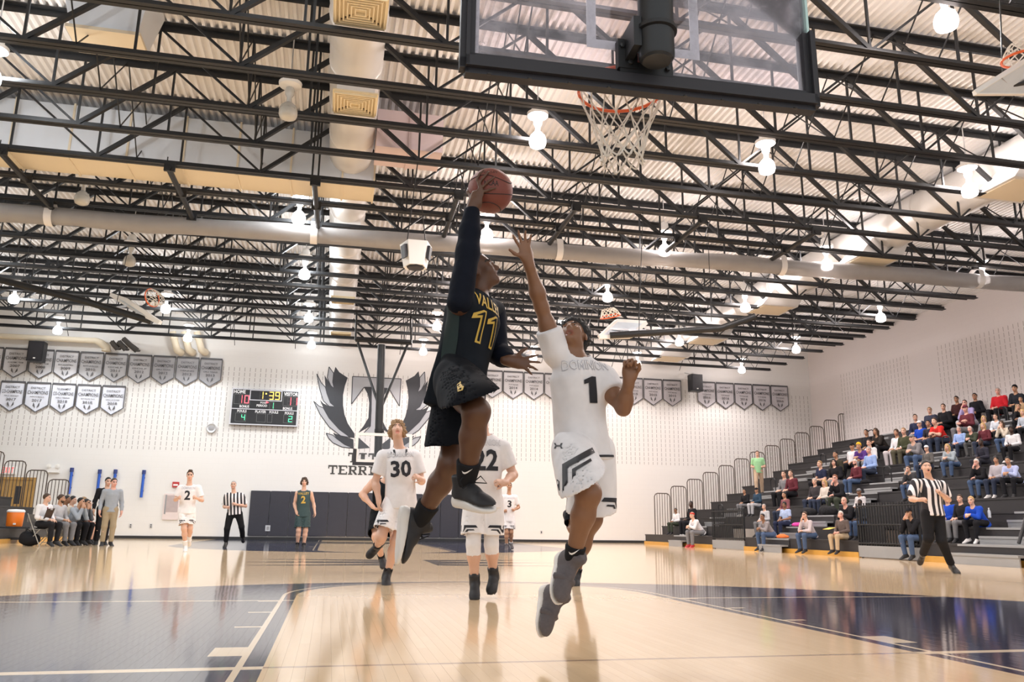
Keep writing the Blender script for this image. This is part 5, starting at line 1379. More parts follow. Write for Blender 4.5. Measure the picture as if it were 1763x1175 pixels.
def figure(J, o, label, group=None, loc=None):
    """one person: body, top, bottom, hair, socks and shoes under one empty"""
    J = {k: V3(v) for k, v in J.items()}
    h = o.get('h', .012)
    root = empty('person', loc if loc is not None else tuple((J['anR']+J['anL'])/2), label, 'person', group)
    s, HA, hs, T, q, w = body_sd(J, o)
    me = s.mesh(h, 'body', 1); paint_head(me, J['head'], HA, hs, not o.get('eyes', True))
    link('body', me, skin(o.get('skin', 'fair')), root)
    M4 = Matrix(((HA[0][0], HA[1][0], HA[2][0], J['head'][0]), (HA[0][1], HA[1][1], HA[2][1], J['head'][1]), (HA[0][2], HA[1][2], HA[2][2], J['head'][2]), (0, 0, 0, 1)))
    if o.get('eyes', True): add_face(root, J['head'], HA, hs)
    if o.get('hair'):
        st, hc = o['hair']; link('hair' if st not in ('cap', 'beanie', 'bandana') else st, hair_of(st), None, root, M4 @ Matrix.Scale(hs, 4))
        x = root.children[-1]
        for sl in [None]:
            if not x.data.materials: x.data.materials.append(None)
            x.material_slots[0].link = 'OBJECT'; x.material_slots[0].material = hc
    if o.get('beard'):
        x = link('beard', hair_of('beard'), None, root, M4 @ Matrix.Scale(hs, 4))
        if not x.data.materials: x.data.materials.append(None)
        x.material_slots[0].link = 'OBJECT'; x.material_slots[0].material = o['beard']
    out = {'root': root, 'T': T, 'HA': HA, 'J': J, 'q': q, 'hs': hs}
    tp = o['top']; sd = top_sd(J, o, T, q, w, tp.get('kind', 'tee'), tp.get('frac', .55), tp.get('loose', .024), tp.get('hem', -.12), tp.get('neckr', .082), tp.get('sr', (.078, .074)))
    mt = tp['m']
    me = sd.mesh(tp.get('h', h), 'top', 3, folds(tp.get('fold', .006), tp.get('ff', 5.5), tp.get('seed', 1), T[2], 2.2))
    TM = Matrix(((T[0][0], T[1][0], T[2][0], J['pel'][0]), (T[0][1], T[1][1], T[2][1], J['pel'][1]), (T[0][2], T[1][2], T[2][2], J['pel'][2]), (0, 0, 0, 1)))
    me.transform(TM.inverted())
    out['top'] = link(tp.get('name', 'shirt'), me, mt, root, TM)
    if tp.get('under') is not None:
        su = top_sd(J, o, T, q, w, 'long', 1, 0, -.1, .05, tp.get('usr', (.066, .062)), 'sleeves'); out['sleeves'] = link('undershirt_sleeves', su.mesh(h, 'sleeves', 1, folds(.004, 16, 3, None)), tp['under'], root)
    bt = o['bottom']
    if bt['kind'] == 'shorts': sd = shorts_sd(J, o, T, q, w, bt.get('frac', .82), bt.get('r0', .108), bt.get('r1', .122), hemn=bt.get('hemn'), lk=bt.get('lk', .012))
    else: sd = pants_sd(J, o, T, q, w, bt.get('loose', 1.0))
    out['bottom'] = link(bt.get('name', 'shorts' if bt['kind'] == 'shorts' else 'trousers'), sd.mesh(bt.get('h', h), 'bottom', 4, folds(bt.get('fold', .006), 7, 11, T[2], 2.5)), bt['m'], root)
    for S in 'RL':
        an, kn = J['an'+S], J['kn'+S]; fw = J['to'+S]-an; up = nrm(kn-an) if 'up'+S not in o else V3(o['up'+S])
        sk = o.get('sock')
        if sk:
            s2 = Sd(); e = bend(an, kn, sk.get('h', .22)); r = o.get('leg', 1.0)*o.get('sc', 1.0); s2.cone(an, e, .042*r, (.047+.012*sk.get('h', .22)/.3)*r, .01, cap='b')
            out['sock'+S] = link('sock', s2.mesh(min(h, .009), 'sock', 1), sk['m'], root)
        sh = o.get('shoe', {}); out['shoe'+S] = shoe(an-nrm(up)*.004, fw, up, sh.get('L', 1.0)*o.get('sc', 1.0), sh['m'], sh['s'], root, min(h, sh.get('h', .009)), sh.get('lace'), th=sh.get('th', .033))
    return out
def PJ(Y0, d):      # joints given where the photograph shows them, each with its own distance down the court
    return {k: V3(atY(u, v, Y0+dy)) for k, (u, v, dy) in d.items()}

# ------------------------------------------------------------------ cloths of the players
C_WHITE = cloth((.80, .78, .79), .8); C_WHITE2 = cloth((.84, .82, .83), .8)
C_NAVY = mat('jersey_dark', (.009, .012, .017), .8, 0, .35, 9, spec=.15); C_NAVY2 = mat('shorts_dark', (.006, .007, .010), .8, 0, .3, 7, spec=.15)
C_SLEEVE = mat('sleeve_navy', (.006, .008, .015), .8, 0, .25, 12, spec=.15); C_GREEN = mat('side_green', (.008, .022, .020), .7, 0, .3, 8)
C_TEAL = mat('jersey_green', (.030, .062, .066), .7, 0, .2, 14); C_BLACK = cloth((.013, .013, .015)); C_GOLD = mat('gold_trim', (.62, .40, .06), .5, 0, .05)
C_INK = mat('number_black', (.012, .012, .018), .6, 0, .05); C_GREYINK = mat('letter_grey', (.52, .51, .55), .6, 0, .05); C_PLAINW = mat('plain_white', (.84, .83, .83), .5, 0, 0)
C_SOCKW = cloth((.78, .77, .76)); SH_BLACK = mat('shoe_black', (.018, .018, .021), .65, 0, .25, 40); SH_GREY = mat('shoe_grey', (.115, .10, .105), .8, 0, .2, 60); SH_SOLE = mat('sole_white', (.78, .75, .71), .5, 0, .04)
SH_WHITE = mat('shoe_white', (.72, .70, .69), .55, 0, .06); SH_DARKSOLE = mat('sole_dark', (.03, .03, .03), .6, 0, .1); C_LEATHER = mat('leather_black', (.016, .014, .013), .35, 0, .1)
def stripes_mat():
    m = bpy.data.materials.new('referee_stripes'); m.use_nodes = True; nt = m.node_tree; b = nt.nodes['Principled BSDF']; tc = nt.nodes.new('ShaderNodeTexCoord'); sp_ = nt.nodes.new('ShaderNodeSeparateXYZ')
    nt.links.new(tc.outputs['Object'], sp_.inputs[0]); e = NX(nt); f = e.m('FRACT', e.m('DIVIDE', e.add(sp_.outputs[0], 10.0225), .09)); nt.links.new(e.mix(e.lt(f, .5), (.82, .79, .80), (.02, .018, .024)), b.inputs['Base Color']); b.inputs['Roughness'].default_value = .8
    return m
C_REF = stripes_mat()

# ------------------------------------------------------------------ the ball and the shooter
BC = V3(atD(844, 329, 4.27)); BR = .1192
def ball_material():
    m = bpy.data.materials.new('ball_leather'); m.use_nodes = True; nt = m.node_tree; b = nt.nodes['Principled BSDF']
    tc = nt.nodes.new('ShaderNodeTexCoord'); vo = nt.nodes.new('ShaderNodeTexVoronoi'); vo.inputs['Scale'].default_value = 260; nt.links.new(tc.outputs['Object'], vo.inputs['Vector'])
    bp = nt.nodes.new('ShaderNodeBump'); bp.inputs['Strength'].default_value = .35; bp.inputs['Distance'].default_value = .002; nt.links.new(vo.outputs['Distance'], bp.inputs['Height']); nt.links.new(bp.outputs['Normal'], b.inputs['Normal'])
    nz = nt.nodes.new('ShaderNodeTexNoise'); nz.inputs['Scale'].default_value = 14; nt.links.new(tc.outputs['Object'], nz.inputs['Vector']); e = NX(nt)
    nt.links.new(e.mix(nz.outputs['Fac'], (.17, .040, .027), (.235, .060, .038)), b.inputs['Base Color']); b.inputs['Roughness'].default_value = .55; return m
M['ball'] = ball_material()
ball = empty('basketball', BC, 'reddish brown basketball held up in the shooter\'s right hand', 'ball')
bm = bmesh.new(); bmesh.ops.create_icosphere(bm, subdivisions=5, radius=BR); me = bpy.data.meshes.new('ball_skin'); bm.to_mesh(me); bm.free(); smooth(me)
link('ball_skin', me, M['ball'], ball, Matrix.Translation(BC))
seam = mat('ball_seam', (.03, .015, .012), .7, 0, 0)
vd = nrm(_O-BC); br_ = nrm(np.cross((0, 0, 1), vd)); bu = np.cross(vd, br_)
def on_ball(a, e_, r=BR+.0004): return BC+(vd*math.cos(a)*math.cos(e_)+br_*math.sin(a)*math.cos(e_)+bu*math.sin(e_))*r
for k, (e0, amp, ph) in enumerate(((-.16, .05, 0), (-.78, .28, .3), (.55, .20, .6))):
    B().tube([on_ball(2*math.pi*t/60, e0+amp*math.cos(2*math.pi*t/60*(2 if k else 1)+ph)) for t in range(60)], .0026, 5, closed=True).build('seam', seam, ball, sm=60)
tree = bvh_of(ball.children[0])
decal(textb('NCAA', .075, .030, .02), tree, on_ball(.05, .36, BR), on_ball(.05, .36, 1)-BC, br_, 'ball_print', seam, ball, .0006, .012)
decal(textb('VALLEY', .075, .018, .01), tree, on_ball(.0, .98, BR), on_ball(.0, .98, 1)-BC, br_, 'ball_print', seam, ball, .0006, .012)
def bhit(u, v, r=BR+.0095):
    d = ray(u, v); d = d/np.linalg.norm(d); oc = _O-BC; b_ = oc@d; c_ = oc@oc-r*r; q = b_*b_-c_
    t = -b_-math.sqrt(max(q, 0)); return _O+d*t
J = PJ(BC[1], {'pel': (792, 648, 0), 'neck': (821, 510, 0.0), 'head': (824, 470, .02), 'shR': (792, 520, -.16), 'elR': (805, 436, -.12), 'wrR': (813, 358, -.075), 'shL': (850, 538, .17), 'elL': (856, 607, .10), 'wrL': (878, 622, -.04),
 'hipR': (786, 657, -.09), 'knR': (820, 709, -.40), 'anR': (801, 838, -.22), 'hipL': (790, 664, .09), 'knL': (777, 798, .0), 'anL': (719, 903, .22), 'toR': (852, 852, -.40), 'toL': (708, 990, .20)})
J['hf'] = (.78, -.30, .42); J['hu'] = (-.38, .05, .9)
wr = J['wrR']; dR = nrm(bhit(826, 324)-wr); nR = nrm(BC-(wr+dR*.06))
hand_ball = {'d': dR, 'n': nR, 'fingers': [[bhit(821, 309), bhit(826, 299), bhit(833, 293)], [bhit(826, 314), bhit(834, 304), bhit(842, 295)], [bhit(832, 321), bhit(842, 312), bhit(851.5, 305)], [bhit(837, 329), bhit(845.5, 325.5), bhit(854, 324)], [BC+V3((-.119, .0, -.02)), BC+V3((-.108, .06, .03))]], 'hs': 1.02}
o11 = {'upL': _rt*.85+_up*.30+_fw*.40, 'h': .0075, 'sc': .93, 'w': 1.0, 'arm': 1.05, 'leg': 1.03, 'skin': 'dark', 'mouth': .6, 'hair': ('buzz', HM['black']), 'hs': .95,
       'handR': hand_ball, 'handL': {'d': (.93, -.25, -.12), 'n': (.22, .93, -.2), 'curl': [.12, .18, .22, .28], 'spread': .55, 'thumb': -.2},
       'top': {'kind': 'sleeveless', 'm': C_NAVY, 'loose': .034, 'hem': -.20, 'h': .009, 'fold': .013, 'ff': 8, 'name': 'jersey', 'under': C_SLEEVE, 'usr': (.070, .070), 'neckr': .078},
       'bottom': {'kind': 'shorts', 'm': C_NAVY2, 'frac': {'R': .60, 'L': .74}, 'r0': .130, 'r1': .150, 'fold': .015, 'h': .009, 'hemn': {'R': _rt*.34-_up*.94, 'L': _rt*.12-_up*.95}},
       'sock': {'m': C_BLACK, 'h': .34}, 'shoe': {'m': SH_BLACK, 's': SH_SOLE, 'L': 1.02, 'h': .0065, 'lace': C_BLACK, 'th': .052}}
P11 = figure(J, o11, 'leaping player in a dark jersey numbered 11 lifting the ball one-handed', loc=J['pel'])
T = P11['T']; tr = bvh_of(P11['top']); root = P11['root']
mid = J['pel']+(J['neck']-J['pel'])*.62
LX_ = np.cross(T[2], T[1]); mid = mid-LX_*.035; n11 = nrm(T[1]-LX_*.30)
ONE_O = [(-.085, -.5), (.105, -.5), (.105, .5), (-.02, .5), (-.34, .30), (-.34, .14), (-.085, .24)]; ONE_I = [(-.03, -.44), (.05, -.44), (.05, .44), (.0, .44), (-.22, .285), (-.22, .265), (-.03, .34)]
ones = lambda P_: polyb(*[[(q_[0]*.17+dx_, q_[1]*.17) for q_ in P_] for dx_ in (-.032, .060)])
decal(ones(ONE_O), tr, mid-T[2]*.03, n11, LX_, 'number', C_GOLD, root, .004)
decal(ones(ONE_I), tr, mid-T[2]*.03, n11, LX_, 'number_fill', C_NAVY, root, .0065)
decal(textb('VALLEY', .235, .064, .02), tr, mid+T[2]*.105+LX_*.025, n11, LX_, 'team_name', C_GOLD, root, .004)
b_ = bvh_of(P11['bottom']); cR = bend(J['hipR'], J['knR'], .55)
n_ = nrm(_O-cR); n_ = nrm(n_+V3((.35, 0, 0)))
decal(polyb([(-.010, -.02), (.012, -.012), (.018, .016), (.004, .012), (.0, .028), (-.016, .012)]), b_, V3(atY(793, 668, cR[1]-.05)), nrm(_O-cR), (1, 0, 0), 'shorts_crest', C_GOLD, root, .004, .02)
# green side panel of the jersey and wing marks on shoe and sock
decal(polyb([(-.045, -.22), (.03, -.22), (.045, .10), (-.03, .16)]), tr, J['pel']+(J['neck']-J['pel'])*.5+T[0]*.10, T[0]*.9-T[1]*.35, T[1], 'side_panel', C_GREEN, root, .003)
def mark(tree, c, n, x, w_, m, parent): return decal(polyb([(p[0]*w_, p[1]*w_) for p in SWOOSH]), tree, c, n, x, 'brand_mark', m, parent, .003, .012, .12)
so, wf, A_ = P11['shoeR']; mark(bvh_of(so), wf(-.05, .03, -.03), -A_[0], A_[1], .085, C_PLAINW, so)
so, wf, A_ = P11['shoeL']; mark(bvh_of(so), wf(-.05, .03, -.03), -A_[0], A_[1], .085, C_PLAINW, so)
sk = P11['sockR']; c_ = bend(J['anR'], J['knR'], .2); mark(bvh_of(sk), c_, nrm(_O-c_), (1, 0, .1), .05, C_PLAINW, sk)

# ------------------------------------------------------------------ the defender
J = PJ(1.75, {'pel': (1002, 765, 0), 'neck': (990, 615, 0), 'head': (987, 583, .02), 'shR': (956, 607, -.02), 'elR': (932, 527, -.10), 'wrR': (909, 450, -.20), 'shL': (1036, 652, .0), 'elL': (1073, 704, -.14), 'wrL': (1083, 655, -.24),
 'hipR': (984, 778, -.04), 'knR': (1013, 850, -.34), 'anR': (985, 968, -.20), 'hipL': (1022, 778, .03), 'knL': (1017, 893, .02), 'anL': (959, 1030, .18), 'toR': (975, 1046, -.33), 'toL': (951, 1112, .06)})
J['hf'] = (-.42, -.62, .62); J['hu'] = (.10, .45, .85)
up_ = V3((0, 0, 1))
o1 = {'upR': -_fw*.75+_rt*.50+_up*.25, 'upL': -_fw*.55+_rt*.75+_up*.2, 'h': .0075, 'sc': .94, 'w': .88, 'arm': .95, 'leg': 1.0, 'skin': 'brown', 'mouth': 1.0, 'hair': ('curly', HM['black']), 'hs': .97,
      'handR': {'d': nrm(V3(atY(901, 418, 1.53))-J['wrR']), 'n': (.1, -.95, .25), 'curl': [.10, .10, .14, .20], 'spread': .42, 'thumb': -.25, 'hs': 1.05},
      'handL': {'d': (.02, -.15, .95), 'n': (-.30, -.85, .1), 'curl': [1.15, 1.2, 1.2, 1.25], 'spread': .1, 'thumb': .9, 'hs': 1.05},
      'top': {'kind': 'tee', 'frac': .50, 'm': C_WHITE, 'loose': .034, 'hem': -.10, 'h': .009, 'fold': .013, 'ff': 8, 'name': 'jersey', 'sr': (.084, .078)},
      'bottom': {'kind': 'shorts', 'm': C_WHITE2, 'frac': {'R': .66, 'L': .92}, 'r0': .122, 'r1': .142, 'fold': .013, 'h': .009, 'hemn': {'R': _rt*.50-_up*.87, 'L': -_up}},
      'sock': {'m': C_BLACK, 'h': .24}, 'shoe': {'m': SH_GREY, 's': SH_SOLE, 'L': 1.03, 'h': .0065, 'th': .045}}
P1 = figure(J, o1, 'jumping defender in a white jersey numbered 1 reaching up with open hand', loc=J['pel'])
T = P1['T']; tr = bvh_of(P1['top']); root = P1['root']; X_ = np.cross(T[2], T[1])
nd = nrm(T[1]); mid = J['pel']+(J['neck']-J['pel'])*.6
decal(polyb([(q_[0]*.17, q_[1]*.14) for q_ in [(-.13, -.5), (.15, -.5), (.15, .5), (-.02, .5), (-.30, .36), (-.30, .20), (-.13, .26)]]), tr, mid-T[2]*.01+X_*.04, T[1], X_, 'number', C_INK, root, .006, .014)
wz = J['pel']-T[2]*.075; decal(polyb([(-.15, -.006), (.15, -.006), (.15, .006), (-.15, .006)]), tr, wz+X_*.12, T[1]+X_*.5, X_, 'waist_cord', C_INK, root, .005, .014)
decal(textb('DOMINION', .26, .056, .02), tr, mid+T[2]*.125+X_*.02, T[1], X_, 'team_name', C_GREYINK, root, .004)
decal(textb('DOMINION', .255, .046, -.006), tr, mid+T[2]*.125+X_*.02, T[1], X_, 'team_name_fill', C_PLAINW, root, .0055)
HEM = [[(-.10, .035), (.04, .035), (.06, .012), (-.055, .010), (-.10, -.06), (-.135, -.06)], [(-.045, -.004), (.02, -.004), (.03, -.014), (-.03, -.016), (-.07, -.06), (-.085, -.06)]]
b_ = bvh_of(P1['bottom'])
def hem_marks(tree, c, n, flip, parent, s=1.0, m=C_INK): decal(polyb(*[[((-p[0] if flip else p[0])*s, p[1]*s) for p in q_] for q_ in HEM]), tree, c, n, np.cross((0, 0, 1), n), 'hem_stripe', m, parent, .004, .03, .3)
c_ = V3(atY(993, 806, 1.6)); decal(polyb(*[[(p_[0]*1.15, p_[1]*1.15) for p_ in q_] for q_ in ([(.10, .052), (-.05, .040), (-.10, -.075), (-.075, -.075), (-.035, .018), (.10, .026)], [(.07, .012), (-.02, .004), (-.055, -.075), (-.04, -.075), (-.008, -.008), (.07, .0)])]), b_, c_, nrm(_O-c_), _rt*.90+_up*.42, 'hem_stripe', C_INK, root, .007, .012, .3)
c_ = V3(atY(955, 838, 1.7)); decal(polyb([(-.05, -.02), (-.04, .03), (.0, .045), (.05, .0), (.07, .01), (.07, -.015), (.02, -.02)]), b_, c_, nrm(_O-c_), _rt, 'hem_stripe', C_INK, root, .007, .012, .3)
c_ = V3(atY(1034, 868, 1.75)); hem_marks(b_, c_, nrm(nrm(_O-c_)+V3((.5, 0, 0))), True, root, .9)
UA = [[(-.5, .4), (-.3, .4), (-.2, .12), (.2, .12), (.3, .4), (.5, .4), (.36, .02), (-.36, .02)], [(-.36, -.02), (.36, -.02), (.5, -.4), (.3, -.4), (.2, -.12), (-.2, -.12), (-.3, -.4), (-.5, -.4)]]
def ua(tree, c, n, s, m, parent): decal(polyb(*[[(p[0]*s, p[1]*s*.8) for p in q_] for q_ in UA]), tree, c, n, np.cross((0, 0, 1), n), 'brand_mark', m, parent, .004, .03, .3)
c_ = V3(atY(961, 768, 1.7)); ua(b_, c_, nrm(_O-c_), .045, C_INK, root)
sk = P1['sockR']; c_ = bend(J['anR'], J['knR'], .14); mark(bvh_of(sk), c_, nrm(_O-c_), (1, 0, .1), .055, C_PLAINW, sk)
for S in 'RL':
    so, wf, A_ = P1['shoe'+S]; b = B(); b.tube([wf(-.052, .085, -.055), wf(-.035, .095, -.018), wf(0, .10, -.006), wf(.035, .095, -.018), wf(.052, .085, -.055)], .017, 6); b.build('toe_strap', SH_GREY, so, sm=60)

# ------------------------------------------------------------------ the other players and the referees
def player(Y0, joints, hf, o, label, num=None, name=None, numc=None, namec=None, fillc=None, nsz=.19, hems=None, hu=(0, 0, 1)):
    J = PJ(Y0, joints); J['hf'] = hf; J['hu'] = hu
    P = figure(J, o, label); T = P['T']; X_ = np.cross(T[2], T[1]); mid = J['pel']+(J['neck']-J['pel'])*.6; root = P['root']
    if num:
        tr = bvh_of(P['top']); wn = nsz*(.34 if num in ('1',) else .62)*len(num) if len(num) > 1 else nsz*(.34 if num == '1' else .60)
        decal(textb(num, wn, nsz, .03), tr, mid-T[2]*.02, T[1], X_, 'number', numc, root, .006, .05)
        if name:
            decal(textb(name, .30, .062, .012), tr, mid+T[2]*.145, T[1], X_, 'team_name', namec, root, .006, .05)
            if fillc: decal(textb(name, .295, .046, -.006), tr, mid+T[2]*.145, T[1], X_, 'team_name_fill', fillc, root, .0085, .05)
    if hems:
        b_ = bvh_of(P['bottom'])
        for S, fl in (('R', True), ('L', False)):
            c_ = bend(J['hip'+S], J['kn'+S], hems); n_ = nrm(_O-c_); hem_marks(b_, c_+np.cross((0, 0, 1), n_)*(-.02 if S == 'R' else .02), n_, not fl, root, .95)
    return P
W30 = {'h': .010, 'sc': 1.0, 'skin': 'fair', 'fr': 1.0, 'top': {'kind': 'tee', 'frac': .72, 'm': C_WHITE, 'loose': .032, 'hem': -.12, 'fold': .008, 'name': 'jersey', 'sr': (.082, .080)},
       'bottom': {'kind': 'shorts', 'm': C_WHITE2, 'frac': .80, 'r0': .106, 'r1': .124, 'fold': .009}, 'sock': {'m': C_BLACK, 'h': .16}, 'shoe': {'m': SH_BLACK, 's': SH_DARKSOLE, 'L': 1.0}}
o = dict(W30); o['hair'] = ('mop', HM['sand']); o['mouth'] = .5; o['handL'] = {'d': (-.6, -.7, .35), 'n': (-.6, .5, -.4), 'curl': .9, 'thumb': .5}; o['handR'] = {'d': (.05, -.25, -1), 'n': (.9, .1, 0), 'curl': .5, 'thumb': .3}
P30 = player(7.15, {'pel': (690, 856, 0), 'neck': (688, 773, 0), 'head': (684, 742, -.02), 'shR': (660, 787, 0), 'elR': (646, 829, .03), 'wrR': (652, 861, -.08), 'shL': (714, 787, 0), 'elL': (726, 829, -.02), 'wrL': (724, 826, -.26),
 'hipR': (677, 862, 0), 'knR': (656, 925, -.10), 'anR': (650, 940, .30), 'toR': (630, 962, .36), 'hipL': (701, 862, 0), 'knL': (682, 932, -.05), 'anL': (667, 988, .03), 'toL': (668, 1004, -.14)},
 (-.06, -.93, .36), o, 'running player with curly fair hair in a white jersey numbered 30', '30', 'DOMINION', C_INK, C_GREYINK, C_PLAINW, .19, .62, (0, .3, .95))
T30 = P30['T']; tr = bvh_of(P30['top']); mid = P30['J']['pel']+(P30['J']['neck']-P30['J']['pel'])*.9; X_ = np.cross(T30[2], T30[1])
ua(tr, mid+X_*-.09-T30[2]*.0, T30[1], .045, C_INK, P30['root'])
for s_ in (-1, 1): decal(polyb([(-.012, -.06), (.012, -.05), (.030, .07), (.006, .07)] if s_ > 0 else [(.012, -.06), (-.012, -.05), (-.030, .07), (-.006, .07)]), tr, mid+X_*.062*s_+T30[2]*.02, T30[1], X_, 'collar_stripe', C_INK, P30['root'], .005, .04)
o = dict(W30); o['hair'] = ('short', HM['brown']); o['handL'] = {'d': (-.8, -.5, .1), 'n': (-.2, .5, -.6), 'curl': 1.3, 'thumb': .9}; o['handR'] = {'d': (.4, -.8, -.1), 'n': (.5, .3, -.5), 'curl': 1.2, 'thumb': .9}
P22 = player(5.30, {'pel': (832, 852, 0), 'neck': (832, 750, 0), 'head': (830, 716, -.03), 'shR': (800, 770, 0), 'elR': (784, 815, .05), 'wrR': (795, 815, -.22), 'shL': (864, 772, 0), 'elL': (884, 818, -.0), 'wrL': (868, 832, -.22),
 'hipR': (817, 860, 0), 'knR': (815, 938, -.05), 'anR': (817, 1000, .0), 'toR': (816, 1026, -.16), 'hipL': (847, 860, 0), 'knL': (846, 938, .02), 'anL': (849, 988, .10), 'toL': (842, 1018, -.06)},
 (-.05, -.97, .1), o, 'running player in a white jersey numbered 22 with white knee sleeves', '22', 'DOMINION', C_INK, C_GREYINK, C_PLAINW, .20, .66)
for S in 'RL':
    j = P22['J']; s2 = Sd(); s2.cone(bend(j['hip'+S], j['kn'+S], .66), j['kn'+S], .076, .067, .01); s2.cone(j['kn'+S], bend(j['kn'+S], j['an'+S], .30), .067, .068, .02, cap='b')
    link('knee_sleeve', s2.mesh(.009, 'knee_sleeve', 1), C_WHITE, P22['root'])
W2 = dict(W30); W2['h'] = .013; W2['sock'] = {'m': C_SOCKW, 'h': .34}; W2['shoe'] = {'m': SH_WHITE, 's': SH_SOLE, 'L': 1.0}; W2['hair'] = ('flat', HM['brown']); W2['eyes'] = False
fist = lambda d, n: {'d': d, 'n': n, 'curl': 1.25, 'thumb': .9}
W2['handR'] = fist((.3, -.7, .3), (.6, .2, -.2)); W2['handL'] = fist((-.3, -.7, .3), (-.6, .2, -.2))
player(18.1, {'pel': (322, 876, 0), 'neck': (326, 836, 0), 'head': (327, 820, -.03), 'shR': (311, 841, 0), 'elR': (302, 861, .0), 'wrR': (307, 858, -.26), 'shL': (341, 841, 0), 'elL': (348, 862, .0), 'wrL': (338, 858, -.26),
 'hipR': (315, 878, 0), 'knR': (317, 911, -.10), 'anR': (319, 941, .06), 'toR': (318, 947, -.14), 'hipL': (329, 878, 0), 'knL': (327, 910, .02), 'anL': (326, 930, .35), 'toL': (326, 940, .42)},
 (.12, -.98, .1), W2, 'jogging player in a white jersey numbered 2 beside the wall cabinet', '2', 'DOMINION', C_INK, C_GREYINK, None, .22, .62)
G2 = {'h': .013, 'skin': 'fair', 'eyes': False, 'hair': ('mop', HM['brown']), 'top': {'kind': 'sleeveless', 'm': C_TEAL, 'loose': .028, 'hem': -.12, 'name': 'jersey'}, 'bottom': {'kind': 'shorts', 'm': C_TEAL, 'frac': .85, 'r0': .106, 'r1': .124}, 'sock': {'m': C_BLACK, 'h': .14}, 'shoe': {'m': SH_BLACK, 's': SH_SOLE, 'L': 1.0}}
player(20.7, {'pel': (522, 882, 0), 'neck': (523, 845, 0), 'head': (524, 831, -.02), 'shR': (512, 850, 0), 'elR': (507, 868, .04), 'wrR': (510, 882, -.08), 'shL': (535, 850, 0), 'elL': (540, 868, .04), 'wrL': (542, 883, -.03),
 'hipR': (516, 884, 0), 'knR': (514, 914, -.08), 'anR': (512, 938, .02), 'toR': (511, 944, -.16), 'hipL': (528, 884, 0), 'knL': (526, 914, -.02), 'anL': (523, 939, .04), 'toL': (523, 945, -.14)},
 (-.05, -.98, .12), G2, 'player in a dark green sleeveless jersey numbered 2 before the wall pads', '2', 'VALLEY', C_GOLD, C_GOLD, None, .20)
W3 = dict(W2); W3['skin'] = 'tan'; W3['hair'] = ('short', HM['black']); W3['sock'] = {'m': C_SOCKW, 'h': .15}; W3['shoe'] = {'m': SH_GREY, 's': SH_SOLE, 'L': 1.0}
player(21.2, {'pel': (875, 890, 0), 'neck': (876, 852, 0), 'head': (877, 838, -.02), 'shR': (864, 857, 0), 'elR': (861, 874, .04), 'wrR': (868, 881, -.14), 'shL': (887, 857, 0), 'elL': (893, 874, .04), 'wrL': (884, 879, -.16),
 'hipR': (869, 892, 0), 'knR': (872, 917, -.08), 'anR': (872, 940, .0), 'toR': (871, 947, -.16), 'hipL': (881, 892, 0), 'knL': (880, 917, -.02), 'anL': (880, 936, .2), 'toL': (882, 942, .05)},
 (-.05, -.98, .12), W3, 'small distant player in a white jersey numbered 3 behind player 22', '3', 'DOMINION', C_INK, C_GREYINK, None, .20, .62)
KD = {'h': .012, 'skin': 'fair', 'eyes': False, 'hair': ('short', HM['brown']), 'top': {'kind': 'sleeveless', 'm': C_NAVY, 'loose': .028, 'hem': -.12, 'name': 'jersey'}, 'bottom': {'kind': 'shorts', 'm': C_NAVY2, 'frac': .86, 'r0': .106, 'r1': .122}, 'sock': {'m': C_BLACK, 'h': .14}, 'shoe': {'m': SH_BLACK, 's': SH_SOLE, 'L': 1.0}}
player(9.4, {'pel': (658, 884, .1), 'neck': (664, 828, -.05), 'head': (672, 806, -.12), 'shR': (643, 832, 0), 'elR': (623, 852, .02), 'wrR': (640, 871, -.12), 'shL': (682, 832, -.05), 'elL': (694, 858, .0), 'wrL': (688, 872, -.15),
 'hipR': (649, 888, .1), 'knR': (648, 925, -.18), 'anR': (657, 961, .06), 'toR': (659, 972, -.12), 'hipL': (668, 888, .1), 'knL': (680, 922, -.1), 'anL': (676, 945, .25), 'toL': (672, 955, .30)},
 (.3, -.9, .1), KD, 'player in a black jersey mostly hidden behind player 30')
KD2 = dict(KD); KD2['skin'] = 'brown'; KD2['hair'] = ('buzz', HM['black'])
player(6.95, {'pel': (1003, 848, 0), 'neck': (1003, 768, 0), 'head': (1002, 738, -.02), 'shR': (976, 784, 0), 'elR': (974, 825, .02), 'wrR': (985, 842, -.2), 'shL': (1030, 784, 0), 'elL': (1032, 825, .02), 'wrL': (1022, 842, -.2),
 'hipR': (992, 852, 0), 'knR': (988, 912, -.18), 'anR': (982, 905, .22), 'toR': (972, 872, .30), 'hipL': (1014, 852, 0), 'knL': (1005, 930, -.08), 'anL': (994, 988, .03), 'toL': (992, 1004, -.14)},
 (-.1, -.97, .1), KD2, 'dark-uniformed player almost hidden behind the jumping defender')
RF = {'h': .012, 'skin': 'fair', 'eyes': True, 'mass': 1.08, 'hair': ('short', HM['black']), 'mouth': .4, 'top': {'kind': 'tee', 'frac': .85, 'm': C_REF, 'loose': .026, 'hem': -.06, 'sr': (.080, .082), 'fold': .004}, 'bottom': {'kind': 'pants', 'm': C_BLACK, 'loose': 1.05}, 'shoe': {'m': C_LEATHER, 's': SH_DARKSOLE, 'L': 1.0},
      'handR': fist((.85, -.4, .2), (.1, .5, -.6)), 'handL': fist((-.7, -.5, .4), (-.1, .5, -.6))}
